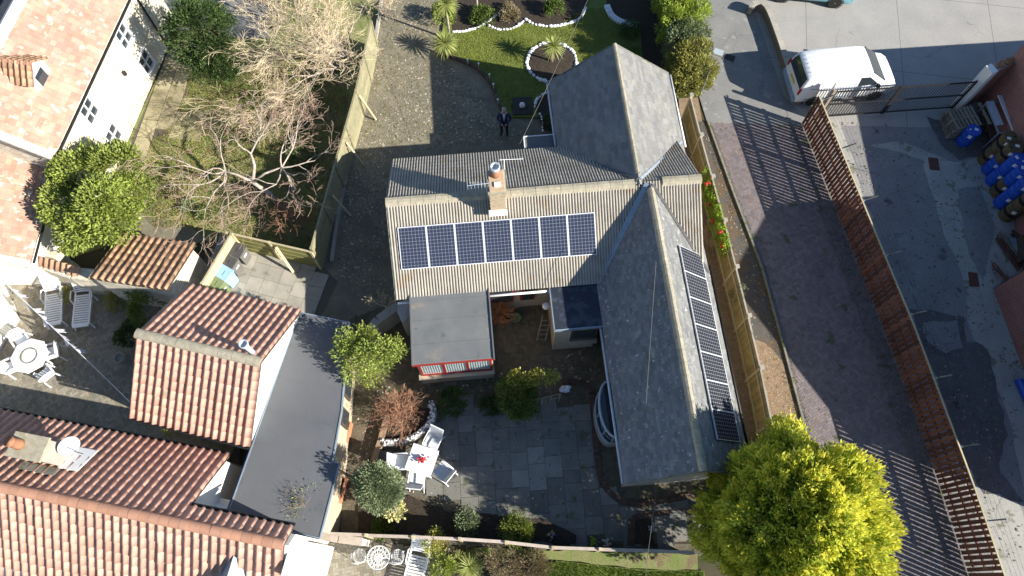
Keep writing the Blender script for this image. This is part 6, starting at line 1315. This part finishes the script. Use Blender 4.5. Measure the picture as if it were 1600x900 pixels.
q = MB(); c = P(853, 478, 1.9); q.lathe([(.02, 0), (.13, .05), (.13, .12), (.09, .2), (.02, .22)], (c.x, c.y, 1.8), 12); q.tube([(c.x + .1, c.y, 1.85), (c.x + .25, c.y, 1.85)], .02, 5); solo('wall_lantern', q, K['white_paint'], 'round white lantern on the corner of the flat extension', 'lamp')
q = MB(); c = P(846, 512, .6)
for s_ in (-.16, .16): q.beam((c.x + s_, c.y - .3, .03), (c.x + s_ + .2, c.y + .35, 1.0), .04, .05)
for k in range(5): q.beam((c.x - .16 + .04 * k, c.y - .28 + .12 * k, .1 + .18 * k), (c.x + .2 + .04 * k, c.y - .28 + .12 * k, .1 + .18 * k), .03, .03)
solo('short_ladder', q, K['slab_plain'], 'short metal ladder leaning by the flat extension', 'ladder')
# lawn blades
def turf(name, poly, z, n, m_, hgt=.06, tv=.3, parent=None):
    xs = [p[0] for p in poly]; ys = [p[1] for p in poly]; pts = []
    while len(pts) < n:
        X = RNG.uniform(min(xs), max(xs), 4000); Y = RNG.uniform(min(ys), max(ys), 4000); pts += [(x, y) for x, y in zip(X, Y) if inpoly(x, y, poly)]
    A = np.array(pts[:n]); C = np.column_stack([A, np.full(n, z)]); a = RNG.uniform(0, 6.28, n); D = np.column_stack([np.cos(a) * .5, np.sin(a) * .5, np.ones(n)]); D /= np.linalg.norm(D, axis=1, keepdims=True); L = RNG.uniform(.5, 1.4, n) * hgt
    pn = .5 + .5 * np.sin(A[:, 0] * 2.3 + 1.7 * np.sin(A[:, 1] * 1.9)); t = RNG.uniform(1 - tv, 1 + tv, n) * (.7 + .5 * pn); V, F, T_ = leaves(C, D, L, np.full(n, .02), np.stack([t * RNG.uniform(.9, 1.2, n), t, t * .8], 1)); return tag(npmesh(name, V, F, K[m_], T_, parent), 'short green grass blades', None, None, 'stuff')
K['blade'] = leafmat('blade', (.26, .285, .05), (.29, .30, .065), .3); K['blade_rough'] = leafmat('blade_rough', (.25, .31, .08), (.33, .32, .14), .3)
cutouts = px((822,34),(840,42),(865,44),(890,39),(916,12),(946,12),(955,28),(995,44),(1005,110),(975,160),(905,205),(872,150),(838,160),(800,180),(782,163),(768,135),(745,108),(715,92),(700,80),(710,54),(750,46))
def notring(x, y): return math.hypot(x - ringc.x, y - ringc.y) > 1.15
_ip = inpoly
tf = px((690,80),(706,55),(750,46),(790,50),(822,40),(865,46),(915,14),(948,16),(970,42),(1000,50),(995,110),(970,150),(900,210),(868,146),(838,160),(834,178),(802,182),(784,163),(770,135),(746,106),(716,90))
inpoly = lambda x, y, p: _ip(x, y, p) and notring(x, y)
g_ = turf('lawn_grass', tf, .10, 26000, 'blade', .05); g_['label'] = 'short green grass of the front lawn'; inpoly = _ip
g_ = turf('lower_grass', px((835,910),(848,884),(870,878),(1000,892),(1100,894),(1100,930)), .03, 7000, 'blade_bright', .07); g_['label'] = 'bright green grass below the south fence'
g_ = turf('rough_grass', px((240,220),(300,170),(290,110),(345,100),(500,90),(545,150),(492,400),(345,360),(240,355),(200,300)), -.006, 26000, 'blade_rough', .11, .4); g_['label'] = 'rough tussocky grass of the wild garden'

# moss along the drive and verge edges, weeds by the garage path
def strip_poly(line, d0, d1): return [(p[0] + d0, p[1]) for p in line] + [(p[0] + d1, p[1]) for p in reversed(line)]
K['moss'] = leafmat('moss', (.06, .07, .025), (.09, .095, .035), .1); K['moss_bright'] = leafmat('moss_bright', (.2, .24, .04), (.16, .2, .04), .2)
g_ = turf('drive_moss', strip_poly(FB, -.75, -.05), .008, 9000, 'moss', .03, .4); g_['label'] = 'dark moss growing along the fence side of the drive'
g_ = turf('kerb_moss', strip_poly(KB, .04, .2), .008, 2600, 'moss_bright', .035, .4); g_['label'] = 'bright moss in the joints beside the drive kerb'
g_ = turf('verge_weeds', strip_poly(KB, -.35, -.05), .012, 1500, 'moss_bright', .05, .4); g_['label'] = 'thin weeds along the back of the drive kerb'
g_ = turf('yard_weeds', strip_poly(FB, .06, .4), .006, 2200, 'moss', .06, .4); g_['label'] = 'weeds along the yard side of the brown fence'
# ------------------------------------------------------------------ vehicles
K['van_white'] = mat('van_white', (.8, .81, .82), (.78, .79, .8), 2, rough=.28, spec=.6); K['car_blue'] = mat('car_blue', (.22, .45, .52), (.21, .43, .5), 2, rough=.25, spec=.7)
K['tyre'] = mat('tyre', (.02, .02, .02), (.03, .03, .03), 9, rough=.8); K['rim'] = mat('rim', (.5, .5, .5), (.4, .4, .4), 9, rough=.35, metal=.6); K['lamp_red'] = mat('lamp_red', (.5, .01, .01), (.4, .01, .01), 9, rough=.2); K['plate_y'] = mat('plate_y', (.7, .55, .05), (.65, .5, .05), 9); K['bumper'] = mat('bumper', (.24, .33, .45), (.22, .3, .42), 5, rough=.5)
def vehicle(name, label, cat, loc, rz, prof, W, m_, wheels, belt, glass_front, glass_rear, side_glass, bumper_m):
    """prof: (x, roof z, roof half width factor) along the body, lofted over 9-point half sections"""
    t = thing(name, label, cat, loc, rz); V = []; secs = []
    for x, zt, k, wk in prof:
        w = W / 2 * wk; zb = .24; bl = min(belt, zt - .05)
        half = [(w * .9, zb), (w * .985, zb + .12), (w, zb + .3), (w, bl - .1), (w * .985, bl), (w * lerp(.985, k, .6), lerp(bl, zt, .7)), (w * k, zt - .03), (w * k * .8, zt), (0, zt + .015)]
        secs.append([(x, y, z) for y, z in half] + [(x, -y, z) for y, z in reversed(half[:-1])])
    q = MB(); n = len(secs[0]); vs = [p for s_ in secs for p in s_]; fs = []
    for i in range(len(secs) - 1):
        for j in range(n - 1): fs.append((i*n+j, i*n+j+1, (i+1)*n+j+1, (i+1)*n+j))
    fs.append(tuple(range(n))); fs.append(tuple(reversed([(len(secs)-1)*n + j for j in range(n)]))); fs += [(i*n, (i+1)*n, (i+1)*n+n-1, i*n+n-1) for i in range(len(secs)-1)]
    q.add(vs, fs); b = q.build('body', K[m_], t, world=False, smooth=True); sb = b.modifiers.new('bevel', 'BEVEL'); sb.width = .03; sb.segments = 2; sb.limit_method = 'ANGLE'; sb.angle_limit = R(28)
    def panel(nm, pts, mm, lift=.012, par=b, th=.012):
        q = MB(); pts = [Vector(p) for p in pts]; nn = (pts[1] - pts[0]).cross(pts[2] - pts[0]).normalized(); c = sum(pts, Vector()) / len(pts)
        if nn.dot(c - Vector((0, 0, .7))) < 0: nn = -nn
        a = [p + nn * lift for p in pts]; bb = [p - nn * th for p in pts]; k = len(pts); q.add(a + bb, [tuple(range(k)), tuple(reversed(range(k, 2*k)))] + [(i, i+k, (i+1)%k+k, (i+1)%k) for i in range(k)]); return q.build(nm, K[mm], par, world=False)
    def strip(nm, g):
        q = MB(); vs = []; k = len(g)
        for x, y, z, nx, nz in g:
            for lf in (.016, -.03): vs += [(x + nx * lf, y, z + nz * lf), (x + nx * lf, -y, z + nz * lf)]
        fs = []
        for i in range(k - 1): a_ = 4 * i; fs += [(a_, a_+1, a_+5, a_+4), (a_+2, a_+6, a_+7, a_+3), (a_, a_+4, a_+6, a_+2), (a_+1, a_+3, a_+7, a_+5)]
        q.add(vs, fs); q.build(nm, K['glass'], b, world=False)
    strip('windscreen', glass_front); strip('rear_window', glass_rear)
    for s_ in (-1, 1):
        for gl in side_glass: panel('side_window', [(x, s_ * y, z) for x, y, z in gl], 'glass')
    for x in wheels:
        for s_ in (-1, 1):
            q = MB(); q.lathe([(.2, -.1), (.3, -.1), (.315, -.06), (.315, .06), (.3, .1), (.2, .1)], (x, s_ * (W/2 - .09), .315), 22, Matrix.Rotation(math.pi/2, 3, 'X')); wh = q.build('wheel', K['tyre'], t, world=False, smooth=False)
            q = MB(); q.lathe([(.2, -.08), (.2, .075), (.16, .095), (.05, .07), (.04, .1), (.01, .1)], (x, s_ * (W/2 - .09), .315), 18, Matrix.Rotation(-s_ * math.pi/2, 3, 'X')); q.build('rim', K['rim'], wh, world=False)
            q = MB(); q.lathe([(.345, -.012), (.37, .0), (.345, .012)], (x, s_ * (W/2 - .004), .32), 22, Matrix.Rotation(math.pi/2, 3, 'X'), cap=False); q.build('wheel_arch', K[bumper_m], b, world=False)
    return t, b, panel
vp = Vector((14.2, 20.15, .006)); W = 1.76
vprof = [(-2.2,.55,.9,.9),(-2.17,.95,.9,.96),(-2.1,1.35,.87,1),(-1.98,1.62,.84,1),(-1.8,1.69,.83,1),(-1,1.72,.83,1),(.35,1.72,.83,1),(.75,1.66,.82,1),(1.1,1.42,.83,1),(1.52,1.12,.86,.99),(1.85,1.02,.86,.95),(2.1,.86,.85,.88),(2.2,.66,.85,.82),(2.23,.42,.85,.78)]
t, b, panel = vehicle('white_van', 'white panel van parked across the car park behind the gates', 'van', vp, R(6), vprof, W, 'van_white', (-1.35, 1.35), 1.02,
    [(.79,.67,1.63,.6,.8),(1.1,.7,1.42,.65,.76),(1.49,.75,1.14,.65,.76)], [(-2.01,.64,1.56,-.97,.25),(-2.1,.7,1.35,-.97,.25),(-2.158,.72,1.03,-.98,.15)], [[(.3,.785,1.52),(.68,.785,1.5),(1.18,.84,1.1),(.3,.858,1.06)]], 'bumper')
panel('side_panel', [(-1.75,-.83,1.4),(-.1,-.83,1.4),(-.1,-.872,.85),(-1.75,-.872,.85)], 'van_white', .004)
q = MB(); q.box((-2.2, 0, .42), (.16, 1.66, .26)); q.build('rear_bumper', K['bumper'], t, world=False, bev=.04); q = MB(); q.box((2.17, 0, .42), (.14, 1.42, .26)); q.build('front_bumper', K['bumper'], t, world=False, bev=.04)
for s_ in (-1, 1):
    q = MB(); q.box((-2.16, s_ * .8, .95), (.08, .1, .34)); q.build('tail_light', K['lamp_red'], t, world=False, bev=.015)
    q = MB(); q.box((2.06, s_ * .6, .72), (.12, .26, .14)); q.build('headlight', K['glass_pale'], t, world=False, bev=.02)
    q = MB(); q.box((1.12, s_ * .98, 1.12), (.12, .18, .16)); q.build('door_mirror', K['black'], t, world=False, bev=.02)
    q = MB(); q.box((.22, s_ * .884, .8), (.015, .008, .95)); q.box((1.2, s_ * .884, .7), (.015, .008, .6)); q.box((.4, s_ * .885, .95), (.16, .02, .03)); q.box((-.85, s_ * .884, .5), (2.0, .012, .06)); q.box((-.9, s_ * .87, 1.12), (1.7, .012, .02)); q.build('door_seam', K['bumper'], t, world=False)
q = MB(); q.box((-2.2, 0, .82), (.02, .5, .11)); q.build('number_plate', K['plate_y'], t, world=False)
for k in range(5): q = MB(); q.box((-.75, -.45 + k * .225, 1.732), (2.2, .02, .012)); q.build('roof_rib', K['van_white'], b, world=False)
cprof = [(-1.95,.5,.9,.85),(-1.9,.85,.88,.95),(-1.7,1.15,.82,1),(-1.4,1.42,.76,1),(-.6,1.5,.74,1),(.1,1.46,.74,1),(.55,1.2,.78,1),(.95,.95,.84,1),(1.5,.86,.84,.96),(1.85,.7,.82,.86),(1.95,.45,.82,.8)]
w0 = P(1305, 12); cz = R(172); loc = w0 + Vector((-1.2 * 1, .78, 0)); 
t, b, panel = vehicle('parked_car', 'pale blue hatchback seen at the edge of the sunny car park', 'car', (w0.x - 1.22, w0.y + .95, .006), cz, cprof, 1.68, 'car_blue', (-1.2, 1.2), .92,
    [(.15,.58,1.43,.5,.86),(.55,.63,1.2,.55,.83),(.9,.68,.98,.6,.8)], [(-1.42,.56,1.4,-.7,.7),(-1.7,.6,1.15,-.75,.65),(-1.78,.62,1.03,-.85,.5)], [[(-1.1,.68,1.36),(-.1,.68,1.38),(.6,.8,1.0),(-1.3,.8,.98)]], 'black')
for s_ in (-1, 1): q = MB(); q.box((-1.86, s_ * .7, .88), (.1, .16, .3)); q.build('tail_light', K['lamp_red'], t, world=False, bev=.02)
q = MB(); q.box((-1.93, 0, .42), (.14, 1.5, .26)); q.build('rear_bumper', K['car_blue'], t, world=False, bev=.04)
# ------------------------------------------------------------------ the person on the lane
K['suit'] = mat('suit', (.02, .028, .075), (.016, .022, .06), 9, rough=.8); K['trouser'] = mat('trouser', (.014, .014, .018), (.02, .02, .024), 9, rough=.85); K['skin'] = mat('skin', (.52, .32, .24), (.48, .29, .22), 9, rough=.55); K['shirt'] = mat('shirt', (.72, .75, .8), (.68, .7, .76), 9); K['hair'] = mat('hair', (.42, .38, .33), (.34, .3, .26), 20); K['shoe'] = mat('shoe', (.012, .01, .01), (.02, .018, .016), 9, rough=.4)
pf = P(788, 210); pe = thing('person', 'standing person in navy suit and pale shirt holding a small controller', 'person', (pf.x, pf.y, .0), 0)
nodes = {}; sk = []; edges = []
def nd(nm, x, y, z, r1, r2=None): nodes[nm] = len(sk); sk.append(((x, y, z), (r1, r2 or r1)))
def ed(*names): [edges.append((nodes[a], nodes[b])) for a, b in zip(names, names[1:])]
# the person faces the camera (towards -y)
nd('pelvis', 0, 0, .93, .155, .115); nd('waist', 0, .0, 1.08, .15, .11); nd('chest', 0, .01, 1.28, .18, .12); nd('upper', 0, .015, 1.42, .15, .095); nd('neck', 0, .005, 1.53, .056); nd('skull', 0, -.012, 1.63, .075, .088); nd('crown', 0, .0, 1.71, .065, .075)
ed('pelvis', 'waist', 'chest', 'upper', 'neck', 'skull', 'crown')
for s_, nm in ((-1, 'L'), (1, 'R')):
    nd('hip'+nm, s_*.09, 0, .86, .092, .1); nd('knee'+nm, s_*.11, -.02, .48, .062, .068); nd('ankle'+nm, s_*.115, .02, .09, .045, .05); nd('toe'+nm, s_*.14, -.15, .045, .042, .035)
    ed('pelvis', 'hip'+nm, 'knee'+nm, 'ankle'+nm, 'toe'+nm)
    nd('sh'+nm, s_*.19, .01, 1.42, .07, .075); nd('elbow'+nm, s_*.27, -.02, 1.14, .052, .056); nd('wrist'+nm, s_*.1, -.25, 1.08, .034, .036); nd('palm'+nm, s_*.065, -.31, 1.085, .03, .036)
    ed('upper', 'sh'+nm, 'elbow'+nm, 'wrist'+nm, 'palm'+nm)
    for k, (dx, dy, dz, l) in enumerate(((.03, -.02, .035, .85), (.022, -.045, .02, 1), (.012, -.05, .003, 1.05), (.004, -.045, -.016, .95), (0, -.035, -.032, .8))):
        a, b_ = 'f%s%d' % (nm, k), 'g%s%d' % (nm, k); nd(a, s_*(.065 - .0 + dx * .3), -.31 + dy * l * .7, 1.085 + dz, .0105); nd(b_, s_*(.04 - dx * .3), -.325 + dy * l, 1.088 + dz * .9, .009); ed('palm'+nm, a, b_)
me = bpy.data.meshes.new('body'); me.from_pydata([p for p, _ in sk], edges, []); me.update(); me.skin_vertices or None
bo = link('body', me, pe); md = bo.modifiers.new('skin', 'SKIN'); md.use_smooth_shade = True
if not me.skin_vertices: me.attributes  # the modifier adds the layer
for i, (_, r) in enumerate(sk): me.skin_vertices[0].data[i].radius = r
me.skin_vertices[0].data[0].use_root = True
ss_ = bo.modifiers.new('subsurf', 'SUBSURF'); ss_.levels = ss_.render_levels = 2
def suitmat():
    """cloth and skin of one body, divided at collar, cuffs, waist and shoes"""
    T = NT('clothed_body'); tc = T.n('ShaderNodeTexCoord'); sp = T.n('ShaderNodeSeparateXYZ'); T.l(tc.outputs['Object'], sp.inputs[0]); X, Y, Z = sp.outputs
    c = T.mix(T.math('GREATER_THAN', Z, .9), (.016, .016, .02), (.02, .03, .085)); c = T.mix(T.math('LESS_THAN', Z, .085), c, (.012, .01, .01))
    sh = T.math('MULTIPLY', T.math('LESS_THAN', T.math('ABSOLUTE', X), T.math('MULTIPLY', T.math('SUBTRACT', Z, 1.05), .13)), T.math('LESS_THAN', Y, -.04)); sh = T.math('MULTIPLY', sh, T.math('GREATER_THAN', Z, 1.06)); c = T.mix(sh, c, (.7, .74, .8))
    c = T.mix(T.math('GREATER_THAN', Z, 1.505), c, (.52, .32, .25)); hand = T.math('MULTIPLY', T.math('LESS_THAN', Y, -.27), T.math('GREATER_THAN', Z, 1.0)); c = T.mix(hand, c, (.52, .32, .25))
    T.col(c); T.b.inputs['Roughness'].default_value = .75; return T.m
me.materials.append(suitmat())
q = MB(); q.ball((0, .018, 1.69), (.083, .098, .09), 14, 9, jit=.04); q.build('hair', K['hair'], pe, world=False, smooth=True)
q = MB(); q.ball((0, -.1, 1.63), (.014, .022, .024), 8, 6); [q.ball((s_ * .082, -.005, 1.635), (.012, .022, .032), 8, 6) for s_ in (-1, 1)]; q.build('nose_and_ears', K['skin'], pe, world=False, smooth=True)
q = MB(); [q.ball((s_ * .03, -.088, 1.655), (.013, .008, .008), 8, 5) for s_ in (-1, 1)]; q.box((0, -.09, 1.585), (.045, .01, .008)); q.build('eyes_and_mouth', K['black'], pe, world=False)
q = MB(); q.box((0, -.09, 1.658), (.13, .012, .012)); q.build('glasses', K['black'], pe, world=False)
q = MB(); q.box((0, -.335, 1.092), (.15, .07, .022)); co_ = q.build('controller', K['black'], None, world=False); co_.location = (pf.x, pf.y, 0); tag(co_, 'small black drone controller held in both hands of the person', 'controller')
# ------------------------------------------------------------------ overhead cables
def cable(label, a, b, sag, r=.007):
    a, b = Vector(a), Vector(b); q = MB(); q.tube([a.lerp(b, t) + Vector((0, 0, -sag * 4 * t * (1 - t))) for t in np.linspace(0, 1, 20)], r, 4); solo('overhead_cable', q, K['cable'], label, 'cable')
K['cable'] = mat('cable', (.16, .155, .145), (.13, .125, .12), 5)
a = P(812, 225, 2.7); b = P(918, -6, 6.0); cable('thin overhead cable running from the porch across the lawn', a, b + (b - a) * .8, .3)
a = bloc(8.0, -9.5, 2.6); b = P(1008, 905, 6.0); cable('thin overhead cable dropping to the south gable', a, b, .1)
a = P(1013, 672, 4.4); b = P(1025, 408, 5.0); cable('thin cable stretched along the slate wing roof', (*a.xy, 3.6), b, .0, .008)
# leaf litter
K['litter'] = mat('litter', (.32, .29, .24), (.25, .23, .19), 9, attr=True)
def litter(name, label, poly, n, z, sizes=(.015, .02, .03, .04), pal=((1.7, 1.6, 1.45), (1.1, 1.0, .85), (.75, .6, .35), (.5, .45, .35), (.45, .5, .25))):
    V = []; F = []; Tn = []; xs = [p[0] for p in poly]; ys = [p[1] for p in poly]; k_ = 0
    while k_ < n:
        x, y = random.uniform(min(xs), max(xs)), random.uniform(min(ys), max(ys))
        if not inpoly(x, y, poly): continue
        s_ = random.choice(sizes) * random.uniform(.7, 1.3); a = random.uniform(0, 6.28); b_ = len(V); t_ = random.choice(pal)
        for k in range(4): an = a + k * math.pi / 2; V.append((x + s_ * math.cos(an) * (1.4 if k % 2 else .8), y + s_ * math.sin(an) * (1.4 if k % 2 else .8), z + random.uniform(.002, .014)))
        F.append((b_, b_+1, b_+2, b_+3)); Tn += [t_] * 4; k_ += 1
    o = npmesh(name, np.array(V), np.array(F), K['litter'], np.array(Tn)); tag(o, label, None, None, 'stuff')
litter('leaf_litter', 'scattered dead leaves and grit on the lane', px((600,0),(690,0),(690,90),(780,180),(860,215),(620,240),(600,470),(525,430),(540,300),(570,150)), 5600, .002)
litter('leaf_litter', 'dead leaves and crumbs on the patio slabs', ppoly, 900, .056, (.012, .018, .025))
litter('leaf_litter', 'dead leaves on the dark garden paving', px((560,640),(600,600),(760,590),(930,540),(940,600),(700,620),(600,720),(560,780)), 700, .01)
litter('leaf_litter', 'leaves and grit over the drive blocks', KB + list(reversed(FB)), 1500, .011, (.012, .018, .025), ((1, .95, .85), (.5, .4, .25), (.35, .4, .15)))
litter('leaf_litter', 'grit and rubbish over the yard concrete', px((1300,190),(1480,200),(1560,260),(1590,500),(1600,880),(1540,880)), 1600, .019, (.012, .02, .035), ((1.2, 1.15, 1.05), (.3, .28, .25), (.5, .45, .35)))
litter('leaf_litter', 'dead leaves over the rough wild garden', px((240,220),(300,110),(500,60),(545,150),(492,400),(345,360),(240,355)), 3500, .02, (.02, .035, .05), ((1.1, .9, .6), (.75, .55, .35), (.6, .5, .35)))
litter('leaf_litter', 'brown leaves on the verge soil', YF + [(9.0, 0)] + list(reversed(KB[:-1])), 900, .014, (.015, .025, .04), ((1, .7, .4), (.6, .45, .3), (1.1, 1, .9)))
